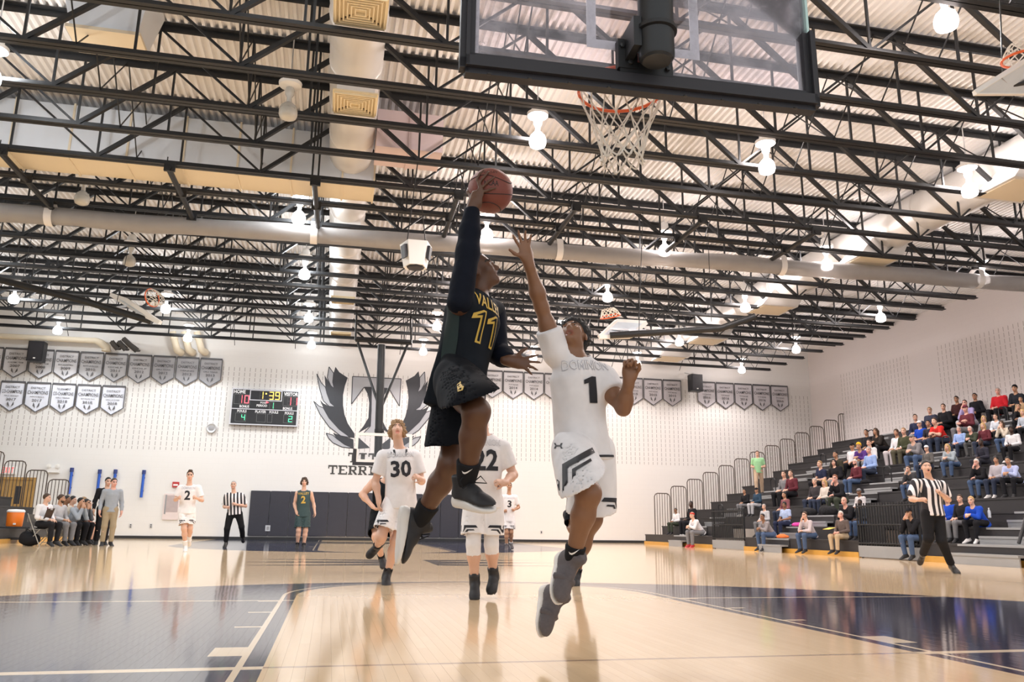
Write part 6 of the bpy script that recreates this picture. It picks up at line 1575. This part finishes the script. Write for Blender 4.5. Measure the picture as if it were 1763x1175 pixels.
PR = player(9.5, {'pel': (1606, 882, 0), 'neck': (1600, 826, 0), 'head': (1595, 806, -.05), 'shR': (1576, 833, .0), 'elR': (1569, 860, -.02), 'wrR': (1584, 861, -.26), 'shL': (1622, 836, .02), 'elL': (1633, 861, .02), 'wrL': (1618, 849, -.24),
 'hipR': (1597, 886, 0), 'knR': (1598, 928, -.04), 'anR': (1589, 955, .36), 'toR': (1583, 972, .42), 'hipL': (1615, 886, 0), 'knL': (1621, 932, -.12), 'anL': (1638, 973, -.02), 'toL': (1648, 984, -.16)},
 (-.42, -.88, .1), RF, 'referee in a striped shirt running in front of the bleachers at right')
T = PR['T']; X_ = np.cross(T[2], T[1]); c_ = PR['J']['head']; A_ = PR['HA']; B().tube([c_+A_[1]*.095-A_[2]*.058, c_+A_[1]*.135-A_[2]*.062], .010, 8).build('whistle', C_BLACK, PR['root'])
RF2 = dict(RF); RF2['hair'] = ('buzz', HM['grey']); RF2['eyes'] = False; RF2['mass'] = 1.12
player(21.7, {'pel': (404, 883, 0), 'neck': (403, 849, 0), 'head': (402, 836, -.02), 'shR': (391, 854, 0), 'elR': (386, 873, .08), 'wrR': (389, 874, -.16), 'shL': (416, 854, 0), 'elL': (423, 872, .02), 'wrL': (406, 869, -.20),
 'hipR': (397, 886, 0), 'knR': (391, 911, -.06), 'anR': (389, 934, .02), 'toR': (386, 940, -.14), 'hipL': (411, 886, 0), 'knL': (416, 908, .02), 'anL': (418, 926, .34), 'toL': (420, 934, .42)},
 (-.05, -.98, .12), RF2, 'grey-haired referee in a striped shirt walking left of the wall pads')

# ------------------------------------------------------------------ seated and standing people away from the court: a few poses, each person dressed on their own
def sit_pose(lean=.0, arms='lap', spread=.12, feet=.36, yaw=0.0, side=0.0, twist=0.0):
    # local: seat surface at z=0 under the pelvis, facing +Y, right hand at +X
    J = {'pel': V3((0, 0, .125))}; u = nrm((side, math.sin(lean), math.cos(lean)))
    J['neck'] = J['pel']+u*.50; r = V3((math.cos(twist), math.sin(twist), 0)); T = basis(u, r)
    for S, x in (('R', 1), ('L', -1)):
        J['sh'+S] = J['neck']-T[2]*.055+T[0]*.185*x; J['hip'+S] = V3((.09*x, .02, .11)); J['kn'+S] = V3((spread*x*1.25, .45, .115)); J['an'+S] = V3((spread*x, feet+.10, -.325)); J['to'+S] = J['an'+S]+V3((.12*x*spread*3, .17, -.06))
    hf = V3((math.sin(-yaw), math.cos(yaw), .02)); J['hf'] = hf; J['hu'] = V3((0, .05, 1)); J['head'] = J['neck']+V3((0, .035, .155))+T[2]*.02
    hand = {}
    def arm(S, el, wr, d, n, curl=.7): J['el'+S] = V3(el); J['wr'+S] = V3(wr); hand[S] = {'d': d, 'n': n, 'curl': curl, 'thumb': .5, 'hs': 1.05}
    for S, x in (('R', 1), ('L', -1)):
        sh = J['sh'+S]
        if arms == 'lap': arm(S, sh+V3((.07*x, .04, -.27)), (.07*x, .30, .24), (-.6*x, .7, -.1), (-.3*x, .1, -.9))
        elif arms == 'knees': arm(S, V3((.19*x, .36, .26)), (.06*x, .50, .33), (-.75*x, .6, -.1), (-.3*x, -.4, -.7), .9)
        elif arms == 'chin':
            if S == 'R': arm(S, V3((.15, .38, .27)), J['head']+V3((.045, .10, -.17)), (-.1, -.1, 1), (-.6, -.7, 0), 1.0)
            else: arm(S, sh+V3((-.06, .10, -.26)), (-.02, .40, .26), (.7, .6, -.1), (0, .1, -1))
        elif arms == 'fold': arm(S, sh+V3((.08*x, .06, -.26)), (-.06*x, .23, .36+.03*x), (-.95*x, .1, .1), (0, -1, 0), .4)
        elif arms == 'face': arm(S, V3((.16*x, .40, .28)), J['head']+V3((.05*x, .115, -.155)), (-.35*x, -.1, .9), (-.5*x, -.8, 0), .9)
        elif arms == 'sides': arm(S, sh+V3((.10*x, -.02, -.28)), (.22*x, .22, .22), (.1*x, .9, -.3), (0, .2, -1), .5)
    return J, hand
def stand_pose(arms='down', yaw=0.0, step=.0):
    J = {'pel': V3((0, 0, .95)), 'neck': V3((0, .01, 1.45)), 'head': V3((0, .035, 1.62)), 'hf': V3((math.sin(-yaw), math.cos(yaw), 0)), 'hu': V3((0, 0, 1))}; hand = {}
    for S, x in (('R', 1), ('L', -1)):
        J['sh'+S] = V3((.185*x, 0, 1.39)); J['hip'+S] = V3((.09*x, 0, .92)); J['kn'+S] = V3((.10*x, .03+step*x, .50)); J['an'+S] = V3((.10*x, -.02+step*x*1.6, .095)); J['to'+S] = J['an'+S]+V3((.04*x, .18, -.06))
        if arms == 'down': J['el'+S] = V3((.25*x, -.03, 1.12)); J['wr'+S] = V3((.26*x, .07+step*x*-.8, .88)); hand[S] = {'d': (0, .15, -1), 'n': (-x, 0, 0), 'curl': .5, 'thumb': .3, 'hs': 1.05}
        elif arms == 'bent': J['el'+S] = V3((.25*x, -.05, 1.12)); J['wr'+S] = V3((.20*x, .20, 1.08)); hand[S] = {'d': (-.3*x, 1, .1), 'n': (-x, 0, 0), 'curl': 1.0, 'thumb': .6}
    return J, hand
POSES = {'knees': sit_pose(.62, 'knees', .14, .34, .35), 'lap': sit_pose(.05, 'lap', .11, .34, .45), 'chin': sit_pose(.45, 'chin', .13, .32, .35), 'fold': sit_pose(-.06, 'fold', .10, .38, .4),
         'back': sit_pose(-.16, 'sides', .15, .42, .5), 'face': sit_pose(.50, 'face', .12, .30, .3), 'turn': sit_pose(.15, 'lap', .10, .30, .75, .10, .25), 'lean': sit_pose(.30, 'lap', .13, .34, .2, -.12, -.15),
         'stand': stand_pose('down', .2), 'walk': stand_pose('bent', .0, .14)}
_pm = {}
def pose_meshes(pose, topk):
    if (pose, 'body') not in _pm:
        J, hand = POSES[pose]; J = {k: V3(v) for k, v in J.items()}; o = {'handR': hand['R'], 'handL': hand['L'], 'fr': 1.15}
        s, HA, hs, T, q, w = body_sd(J, o); me = s.mesh(.0135, 'body', 1); paint_head(me, J['head'], HA, hs, True)
        me.materials.append(None); me.materials.append(None); me.materials.append(None); _pm[(pose, 'body')] = me
        M4 = Matrix(((HA[0][0], HA[1][0], HA[2][0], J['head'][0]), (HA[0][1], HA[1][1], HA[2][1], J['head'][1]), (HA[0][2], HA[1][2], HA[2][2], J['head'][2]), (0, 0, 0, 1))) @ Matrix.Scale(hs, 4)
        pm_ = pants_sd(J, o, T, q, w).mesh(.015, 'trousers', 1, folds(.006, 9, 2)); pm_.materials.append(None)
        shs = []
        for S in 'RL':
            su, so, _, _ = shoe_sd(J['an'+S], J['to'+S]-J['an'+S], (0, 0, 1), 1.0); m_ = su.mesh(.014, 'shoe', 1); m_.materials.append(None); shs.append(m_)
        _pm[(pose, 'x')] = (J, o, T, q, w, M4, pm_, shs)
    if (pose, topk) not in _pm:
        J, o, T, q, w, M4, pm_, shs = _pm[(pose, 'x')]; kind, lo = {'long': ('long', .014), 'tee': ('tee', .018), 'coat': ('long', .026)}[topk]
        sr = (.068, .060) if topk != 'coat' else (.076, .068)
        m_ = top_sd(J, o, T, q, w, kind, .75, lo, -.09 if topk != 'coat' else -.12, .07, sr).mesh(.0145, 'top', 1, folds(.007, 9, 4)); m_.materials.append(None); _pm[(pose, topk)] = m_
    return _pm[(pose, 'body')], _pm[(pose, topk)], _pm[(pose, 'x')]
def omat(o, i, m): o.material_slots[i].link = 'OBJECT'; o.material_slots[i].material = m
def pchild(name, me, parent, mats, mw=None):
    o = bpy.data.objects.new(name, me); COL.objects.link(o); o.parent = parent
    if mw is not None: o.matrix_basis = mw
    if not me.materials: me.materials.append(None)
    for i, m in enumerate(mats): omat(o, i, m)
    return o
TOPNAME = {'long': 'shirt', 'tee': 'shirt', 'coat': 'jacket'}
def crowd(pos, ang, pose, sk, hair, hc, topk, tc, pc, label, group, sc=1.0, sh=None, extra=None, legs=True):
    r = empty('person', pos, label, 'person', group, ang); r.scale = (sc, sc, sc)
    body, top, X_ = pose_meshes(pose, topk)
    pchild('body', body, r, skin(sk))
    pchild(TOPNAME[topk], top, r, [cloth(tc)])
    pchild('trousers', X_[6], r, [cloth(pc)])
    for m_ in X_[7]: pchild('shoe', m_, r, [sh or SH_BLACK])
    if hair:
        st = hair.split('+'); hmm = HM[hc] if isinstance(hc, str) else cloth(hc)
        pchild('hair' if st[0] not in ('cap', 'beanie', 'bandana') else st[0], hair_of(st[0]), r, [hmm], X_[5])
        for e_ in st[1:]: pchild('beard' if e_ == 'beard' else 'hair', hair_of(e_), r, [HM['brown'] if e_ != 'beardw' else HM['white']], X_[5])
    return r, X_
LAV = (.42, .36, .62); BLUE = (.30, .42, .72); MAR = (.12, .025, .035); BLK = (.014, .014, .017); GRY = (.20, .20, .21); LG = (.48, .48, .50); WHT = (.74, .73, .75); JEAN = (.07, .11, .20); DJ = (.035, .045, .075); KHK = (.52, .40, .26); OLV = (.055, .065, .045); RED = (.62, .03, .025); NVY = (.025, .032, .07); ROY = (.015, .07, .48); TAN = (.42, .28, .16)
# head pixel, row (None = found from the picture), pose, skin, hair, hair colour, top, colours, label
CR = [
 (1163, 881, 1, 'lap', 'brown', 'short', 'black', 'long', WHT, OLV, 'spectator in a white top and olive trousers nearest the far end of the bleachers'),
 (1190, 869, 1, 'lap', 'deep', 'buzz', 'black', 'coat', BLK, BLK, 'spectator in a black jacket behind the one in white with a red headband'),
 (1194, 888, 0, 'knees', 'fair', 'bandana', RED, 'long', WHT, GRY, 'spectator in a white sweatshirt with a red headband and red shoes'),
 (1281, 851, 3, 'turn', 'tan', 'short', 'black', 'coat', BLK, GRY, 'spectator in a black coat beside the one in a navy jacket and cap'),
 (1302, 845, 3, 'lap', 'tan', 'cap', BLK, 'coat', (.03, .06, .10), LG, 'spectator in a navy jacket and dark cap above the guard fence'),
 (1349, 812, 4, 'lap', 'fair', 'short', 'brown', 'long', GRY, BLK, 'spectator in dark grey beside the man in a maroon plaid shirt'),
 (1361, 811, 4, 'lap', 'fair', 'short', 'brown', 'long', MAR, BLK, 'man in a maroon plaid shirt beside a person in dark grey'),
 (1350, 853, 2, 'lap', 'tan', 'short', 'black', 'long', (.22, .08, .09), DJ, 'spectator in a dusty red shirt behind the girl in a pale blue top'),
 (1350, 870, 1, 'lap', 'brown', 'bun', 'black', 'tee', (.40, .50, .72), NVY, 'girl with black hair in a pale blue top and navy trousers'),
 (1315, 877, 1, 'lap', 'fair', 'buzz', 'grey', 'long', LG, GRY, 'bald spectator directly behind the man in grey shirt and jeans'),
 (1313, 891, 0, 'knees', 'brown', 'buzz', 'black', 'long', (.27, .25, .26), JEAN, 'man in a grey shirt and blue jeans leaning on his knees in the front row'),
 (1385, 888, 0, 'chin', 'fair', 'short', 'brown', 'long', (.56, .49, .50), JEAN, 'man in a pale plaid shirt and jeans, hand at chin, front row'),
 (1447, 887, 0, 'lap', 'pink', 'short', 'white', 'long', (.13, .10, .09), KHK, 'white-haired man in a dark plaid shirt holding a yellow sheet in the front row'),
 (1480, 868, 1, 'lap', 'deep', 'buzz', 'black', 'coat', (.03, .035, .045), JEAN, 'spectator in a dark jacket and jeans left of the second guard fence'),
 (1453, 864, 1, 'knees', 'pink', None, 'grey', 'coat', BLK, BLK, 'bald spectator in a black coat behind the man with the yellow sheet'),
 (1479, 852, 2, 'lap', 'brown', 'cap', GRY, 'long', (.60, .57, .58), GRY, 'spectator in a grey cap and pale plaid shirt above the dark jacket'),
 (1438, 825, 3, 'chin', 'pink', 'short', 'red', 'long', BLK, OLV, 'red-haired spectator in black leaning forward mid bleachers'),
 (1419, 832, 3, 'lap', 'fair', 'long', 'blond', 'coat', (.66, .60, .54), DJ, 'woman with long blond hair and a cream scarf'),
 (1402, 830, 3, 'lap', 'fair', 'short', 'grey', 'coat', (.05, .045, .05), DJ, 'grey-haired spectator in black beside the woman with a cream scarf'),
 (1412, 800, 5, 'lean', 'fair', 'short', 'sand', 'tee', NVY, BLK, 'fair-haired youth in a dark navy shirt mid bleachers'),
 (1472, 797, 5, 'lap', 'pink', 'short+beard', 'white', 'long', MAR, JEAN, 'bearded white-haired man in a maroon sweater and jeans'),
 (1437, 775, 6, 'lean', 'tan', 'short', 'black', 'coat', (.05, .045, .03), BLK, 'dark-haired spectator in an olive black jacket above the fair-haired youth'),
 (1436, 797, 5, 'turn', 'fair', 'long', 'black', 'coat', BLK, GRY, 'woman with long black hair left of the man in a maroon sweater'),
 (1466, 763, 7, 'sides' if False else 'back', 'tan', 'cap', BLK, 'tee', WHT, BLK, 'spectator in a white shirt and dark cap left of the yellow beanie'),
 (1479, 766, 7, 'knees', 'tan', 'beanie', (.80, .45, .03), 'long', (.10, .04, .22), BLK, 'spectator in a yellow beanie and purple top'),
 (1496, 757, 7, 'lap', 'fair', 'short', 'brown', 'coat', WHT, GRY, 'spectator in a white hoodie above the man in a blue shirt'),
 (1496, 776, 6, 'lap', 'pink', 'short', 'grey', 'long', BLUE, DJ, 'older man in a blue shirt below the white hoodie'),
 (1489, 725, 9, 'back', 'tan', 'short', 'black', 'coat', BLK, (.10, .11, .14), 'left one of the couple in dark coats high against the wall'),
 (1508, 718, 9, 'knees', 'tan', 'long', 'brown', 'coat', (.03, .025, .022), BLK, 'right one of the couple in dark coats high against the wall'),
 (1543, 742, 8, 'lap', 'tan', 'bun', 'brown', 'long', WHT, (.60, .55, .56), 'girl in white top and pale trousers left of the dark green jacket'),
 (1555, 735, 8, 'lap', 'fair', 'short', 'sand', 'coat', (.06, .065, .035), (.10, .09, .06), 'spectator in a dark green jacket beside the girl in white'),
 (1571, 745, 7, 'knees', 'fair', 'cap', GRY, 'long', (.22, .21, .22), JEAN, 'spectator in a grey cap, grey plaid shirt and jeans'),
 (1576, 714, 10, 'turn', 'fair', 'short', 'brown', 'coat', NVY, NVY, 'spectator in a navy coat high against the wall, leftmost of the upper group'),
 (1599, 696, 11, 'back', 'fair', 'short', 'sand', 'coat', (.05, .055, .09), NVY, 'spectator in a slate blue sweatshirt high against the wall'),
 (1583, 731, 9, 'lap', 'fair', 'cap', WHT, 'tee', ROY, NVY, 'boy in a royal blue shirt and white cap'),
 (1598, 730, 9, 'turn', 'tan', 'short', 'black', 'tee', (.03, .03, .045), DJ, 'boy in a dark shirt beside the big man in a red polo shirt'),
 (1610, 715, 9, 'knees', 'fair', 'short', 'brown', 'tee', RED, DJ, 'big man in a red polo shirt and dark jeans'),
 (1623, 692, 11, 'lap', 'fair', 'short', 'brown', 'coat', BLK, BLK, 'spectator in a black jacket left of the maroon sweater in the top row'),
 (1646, 680, 12, 'lap', 'tan', 'short', 'black', 'coat', (.06, .02, .02), BLK, 'dark-haired man in a blackish maroon sweater in the top row'),
 (1661, 687, 11, 'chin', 'pink', 'buzz', 'brown', 'long', LAV, LG, 'man in a lavender shirt with his hand on his chin'),
 (1677, 678, 12, 'back', 'tan', 'short', 'black', 'coat', BLK, BLK, 'man in a black jacket right of the lavender shirt in the top row'),
 (1662, 704, 10, 'fold', 'pink', 'cap', (.16, .03, .05), 'long', MAR, GRY, 'man in a maroon plaid shirt and cap below the lavender shirt'),
 (1717, 668, 12, 'lap', 'pink', 'buzz', 'grey', 'coat', (.55, .02, .03), BLK, 'man in a bright red jacket in the top row'),
 (1747, 670, 12, 'lean', 'tan', 'beanie', BLK, 'coat', (.02, .022, .03), BLK, 'person in a dark hooded jacket right of the red jacket'),
 (1650, 740, 8, 'lap', 'pink', 'short', 'grey', 'long', BLUE, DJ, 'man with glasses in a light blue shirt mid bleachers'),
 (1668, 748, 8, 'knees', 'pink', 'buzz', 'white', 'coat', OLV, (.10, .10, .10), 'bald old man in an olive jacket right of the light blue shirt'),
 (1694, 735, 9, 'turn', 'fair', 'long', 'blond', 'long', GRY, BLK, 'woman with long blond hair behind the woman in maroon'),
 (1694, 751, 8, 'lap', 'fair', 'long', 'blond', 'long', MAR, DJ, 'blond woman in a maroon sweater'),
 (1724, 745, 8, 'face', 'fair', 'long', 'brown', 'long', (.62, .54, .44), JEAN, 'woman in a cream sweater and jeans with her hands to her face'),
 (1713, 725, 9, 'lean', 'fair', 'short', 'brown', 'long', (.62, .66, .72), BLK, 'person in a pale white blue top leaning over behind the cream sweater'),
 (1743, 764, 7, 'lap', 'deep', 'curly', 'black', 'long', WHT, BLK, 'young man with a flat top haircut in a white sweatshirt with a printed chest'),
 (1753, 707, 10, 'chin', 'tan', 'short', 'black', 'coat', BLK, BLK, 'man with dark glasses in black near the right edge'),
 (1757, 693, 11, 'lap', 'tan', 'short', 'black', 'coat', TAN, BLK, 'man in a tan jacket by the right edge, near the top'),
 (1761, 716, 9, 'lap', 'fair', 'long', 'blond', 'long', (.40, .44, .50), BLK, 'blond woman in a pale blue grey sweater cut by the right edge'),
 (1690, 776, 6, 'lean', 'deep', 'buzz', 'black', 'coat', (.03, .03, .045), (.03, .03, .04), 'man in a dark suit below the blond woman in maroon'),
 (1595, 773, 6, 'lap', 'fair', 'cap', WHT, 'long', (.12, .115, .11), DJ, 'man in a white cap and dark grey pullover'),
 (1628, 771, 6, 'knees', 'fair', 'long', 'blond', 'long', (.36, .42, .46), JEAN, 'blond woman in a pale grey blue cardigan and jeans'),
 (1681, 808, 4, 'chin', 'pink', 'short', 'white', 'coat', BLK, JEAN, 'white-haired woman in a black sweater resting her head on her hand'),
 (1717, 817, 4, 'lap', 'tan', 'bun', 'black', 'coat', (.46, .43, .46), DJ, 'woman with black hair in a pale grey cardigan'),
 (1733, 814, 4, 'knees', 'tan', 'short', 'black', 'long', (.46, .52, .78), BLK, 'man in a light blue shirt at lower right'),
 (1563, 815, 4, 'chin', 'fair', 'short', 'brown', 'coat', (.05, .05, .055), JEAN, 'boy in a dark jacket with his hand to his face behind the running referee'),
 (1564, 884, 0, 'face', 'tan', 'cap', BLK, 'coat', BLK, JEAN, 'man in a black track jacket and cap, head in hands, front row'),
 (1630, 869, 1, 'lap', 'fair', 'short', 'brown', 'coat', ROY, LG, 'boy in a blue sweatshirt next to the referee\'s hip'),
 (1653, 868, 1, 'lap', 'fair', 'short', 'brown', 'coat', BLK, GRY, 'boy in a dark sweater between two boys in blue'),
 (1669, 863, 1, 'knees', 'fair', 'short', 'blond', 'coat', ROY, BLK, 'fair-haired boy in a bright blue hooded sweatshirt'),
]
GC = 'spectators on the right bleachers'
for (u, v, row, pose, sk_, hr, hc, tk, tc, pc, lab) in CR:
    J, _h = POSES[pose]; hz = J['head'][2]; hy = J['head'][1]; sc = 1.0
    x = SX+RP*row+.17; seat = S0+RZ*row
    p = atX(u, v, x-hy*.85)                                # the head's place; the seat is under it
    z = p[2]-hz; sc = 1.0
    want = (p[2]-seat)/hz; sc = min(1.08, max(.80, want))
    ang = math.pi/2+random.uniform(-.12, .12)
    y = p[1]-J['head'][0]
    r_, X_ = crowd((x, y, seat), ang+.12, pose, sk_, hr, hc, tk, tc, pc, lab, GC, sc, mat('shoe_red', (.45, .02, .03), .5) if 'red shoes' in lab else (SH_WHITE if random.random() < .35 else SH_BLACK))
    if 'holding a yellow' in lab: B().quadbox([Vector((x-.52, y+.02, seat+.27))+Vector(q_) for q_ in ((0, -.16, 0), (.2, -.16, .05), (.2, .14, .05), (0, .14, 0), (0, -.16, .004), (.2, -.16, .054), (.2, .14, .054), (0, .14, .004))]).build('sheet', mat('paper_yellow', (.85, .52, .03), .6, 0, .02), tag(empty('yellow_sheet', (x-.42, y, seat+.27)), 'yellow sheet of paper held by the white-haired man in the front row', 'paper'))
# the man walking on the stairs
p = atX(1304, 782, 14.9); crowd((14.9, p[1], p[2]-1.62*.98), 2.6, 'walk', 'fair', 'short', 'brown', 'tee', (.33, .62, .34), (.50, .37, .26), 'man in a light green shirt and khaki trousers walking on the bleacher stairs', None, .98, SH_BLACK)
# water bottle and coats left on the benches
def bottle(u, v, x, lab):
    p = atX(u, v, x); t = empty('water_bottle', p, lab, 'bottle'); B().lathe([(.001, 0), (.032, .002), (.034, .08), (.033, .14), (.014, .18), (.013, .20)], p, 12).build('bottle_body', mat('bottle_clear', (.70, .74, .80), .15, 0, 0, alpha=.7), t, sm=40); B().lathe([(.015, .195), (.015, .215), (.001, .216)], p, 10).build('cap', M['white_plastic'], t)
bottle(1704, 892, 12.8, 'clear water bottle on the bench at the feet of the woman in grey')

# ------------------------------------------------------------------ the team bench at the far left
def chair(x, y, ang, lab, grp):
    t = empty('folding_chair', (x, y, 0), lab, 'chair', grp, ang); tb_ = mat('chair_tube', (.42, .40, .36), .4, .3, .05) if 'chair_tube' not in bpy.data.materials else bpy.data.materials['chair_tube']; ts = bpy.data.materials.get('chair_seat') or mat('chair_seat', (.20, .19, .18), .5, 0, .05)
    I = Matrix.Translation((x, y, 0)) @ Matrix.Rotation(ang, 4, 'Z')
    def put(b, nm, m): b.v = [tuple(I @ Vector(p)) for p in b.v]; b.build(nm, m, t)
    put(B().box(-.20, .20, -.19, .19, .425, .445), 'seat', ts); put(B().box(-.20, .20, -.275, -.255, .62, .82), 'backrest', ts)
    for s in (-1, 1):
        put(B().tube([(s*.215, .24, 0), (s*.215, -.03, .43), (s*.215, -.27, .84)], .012, 6), 'leg', tb_); put(B().tube([(s*.20, -.27, 0), (s*.20, .16, .43)], .012, 6), 'leg', tb_)
    put(B().tube([(-.2, -.22, .08), (.2, -.22, .08)], .01, 6), 'crossbar', tb_)
DN = [
 (81, 857, 21.6, 'lap', 'fair', 'short', 'brown', 'long', WHT, BLK, 'coach in a white shirt and maroon tie holding a clipboard on the bench', 1.0),
 (106, 858, 22.2, 'lap', 'tan', 'short+beard', 'brown', 'long', LG, GRY, 'bearded coach in grey beside the man with the maroon tie', 1.0),
 (115, 864, 22.9, 'lap', 'brown', 'buzz', 'black', 'long', (.55, .50, .42), GRY, 'person half hidden behind the bearded coach', 1.0),
 (126, 860, 23.4, 'lap', 'fair', 'short', 'black', 'long', (.25, .25, .27), GRY, 'dark-haired person in a grey vest in the middle of the bench', 1.0),
 (139, 868, 22.6, 'face', 'tan', 'buzz', 'black', 'long', (.36, .40, .45), BLK, 'man in a light grey sweater, hands at his mouth', 1.0),
 (145, 859, 24.2, 'lap', 'pink', 'short', 'sand', 'long', GRY, BLK, 'fair-haired person at the back of the bench', 1.0),
 (149, 869, 23.0, 'face', 'tan', 'short', 'black', 'long', (.14, .15, .17), BLK, 'dark-haired person leaning on his hands beside the light grey sweater', .97),
 (153, 862, 23.9, 'knees', 'fair', 'short', 'brown', 'tee', BLK, (.62, .38, .28), 'bare-kneed player in black at the far end of the bench', 1.0)]
for (u, v, d, pose, sk_, hr, hc, tk, tc, pc, lab, sc) in DN:
    J, _h = POSES[pose]; p = atD(u, v, d); ang = -math.pi/2-.45; hx = V3((J['head'][0]*math.cos(ang)-J['head'][1]*math.sin(ang), J['head'][0]*math.sin(ang)+J['head'][1]*math.cos(ang), 0))
    x, y = p[0]-hx[0], p[1]-hx[1]
    r_, X_ = crowd((x, y, .445), ang, pose, sk_, hr, hc, tk, tc, pc, lab, 'coaches and players on the bench', sc)
    chair(x, y, ang, 'folding chair under the '+lab.replace(' holding a clipboard on the bench', '').replace(' leaning on his hands', ''), 'folding chairs of the bench')
    if 'holding a clipboard' in lab:
        I = Matrix.Translation((x, y, .445)) @ Matrix.Rotation(ang, 4, 'Z')
        b = B().quadbox([(-.03, .145, .26), (.03, .145, .26), (.03, .155, .26), (-.03, .155, .26), (-.02, .125, .56), (.02, .125, .56), (.02, .135, .56), (-.02, .135, .56)]); b.v = [tuple(I @ Vector(q_)) for q_ in b.v]; b.build('necktie', mat('tie_maroon', (.16, .01, .03), .6), r_)
        cb = empty('clipboard', I @ Vector((.10, .30, .32)), 'dark clipboard on the lap of the coach with the maroon tie', 'clipboard')
        b = B().quadbox([(-.05, .22, .28), (.20, .22, .26), (.24, .34, .52), (-.01, .34, .54), (-.05, .235, .275), (.20, .235, .255), (.24, .355, .515), (-.01, .355, .535)]); b.v = [tuple(I @ Vector(q_)) for q_ in b.v]; b.build('board', mat('clipboard_brown', (.05, .03, .022), .5), cb)
        b = B().box(.07, .14, .335, .36, .49, .53); b.v = [tuple(I @ Vector(q_)) for q_ in b.v]; b.build('clip', M['aluminium'], cb)
for (u, v, d, sk_, hr, hc, tk, tc, pc, lab) in ((186, 829, 23.6, 'fair', 'short', 'black', 'long', BLK, BLK, 'tall man in a black shirt standing behind the coach in grey'), (196, 832, 22.6, 'pink', 'short', 'brown', 'long', (.33, .36, .40), (.36, .29, .19), 'coach in a grey quarter-zip top and khaki trousers standing by the bench')):
    p = atD(u, v, d); crowd((p[0], p[1], 0), -math.pi+.35, 'stand', sk_, hr, hc, tk, tc, pc, lab, None, min(1.1, max(.9, p[2]/1.62)), SH_BLACK)
# dark bags on the floor by the bench
p = atD(52, 925, 21.3); t = empty('duffel_bag', (p[0], p[1], 0), 'black bag on the floor below the end of the bench', 'bag')
s_ = Sd(); s_.ell((p[0], p[1], .17), (.26, .18, .17), None, .03); s_.ell((p[0]-.1, p[1], .25), (.14, .13, .14), None, .05); link('bag_body', s_.mesh(.02, 'bag', 1, folds(.012, 9, 4)), C_BLACK, t)
B().tube([(p[0]-.15, p[1]-.1, .30), (p[0]-.05, p[1]-.12, .44), (p[0]+.08, p[1]-.1, .32)], .012, 6).build('handle', C_BLACK, t)
# dark coats and bags heaped on the benches
for (u, v, row, s_, lab, m_) in ((1392, 858, 2, .34, 'heap of black coats on the bench left of the bald man in black', C_BLACK), (1425, 862, 2, .40, 'larger heap of black coats on the bench below the woman with a cream scarf', C_BLACK), (1372, 866, 1, .16, 'bright pink jacket lying on the bench beside the girl in pale blue', cloth((.62, .06, .30))), (1345, 877, 0, .15, 'orange bag on the bench beside the man in a grey shirt', cloth((.75, .18, .05))), (1490, 806, 5, .2, 'dark coat left on the bench beside the man in a maroon sweater', C_BLACK)):
    x = SX+RP*row+.17; p = atX(u, v, x); z = S0+RZ*row; t = empty('coat_heap', (x, p[1], z), lab, 'clothing')
    k = Sd(); k.ell((x, p[1], z+s_*.28), (.19, s_, s_*.42), None, .03); k.ell((x+.02, p[1]+s_*.5, z+s_*.35), (.17, s_*.5, s_*.42), None, .06); k.plane((x, p[1], z+.004), (0, 0, -1)); link('coat', k.mesh(.02, 'coat', 1, folds(.02, 9, u)), m_, t)
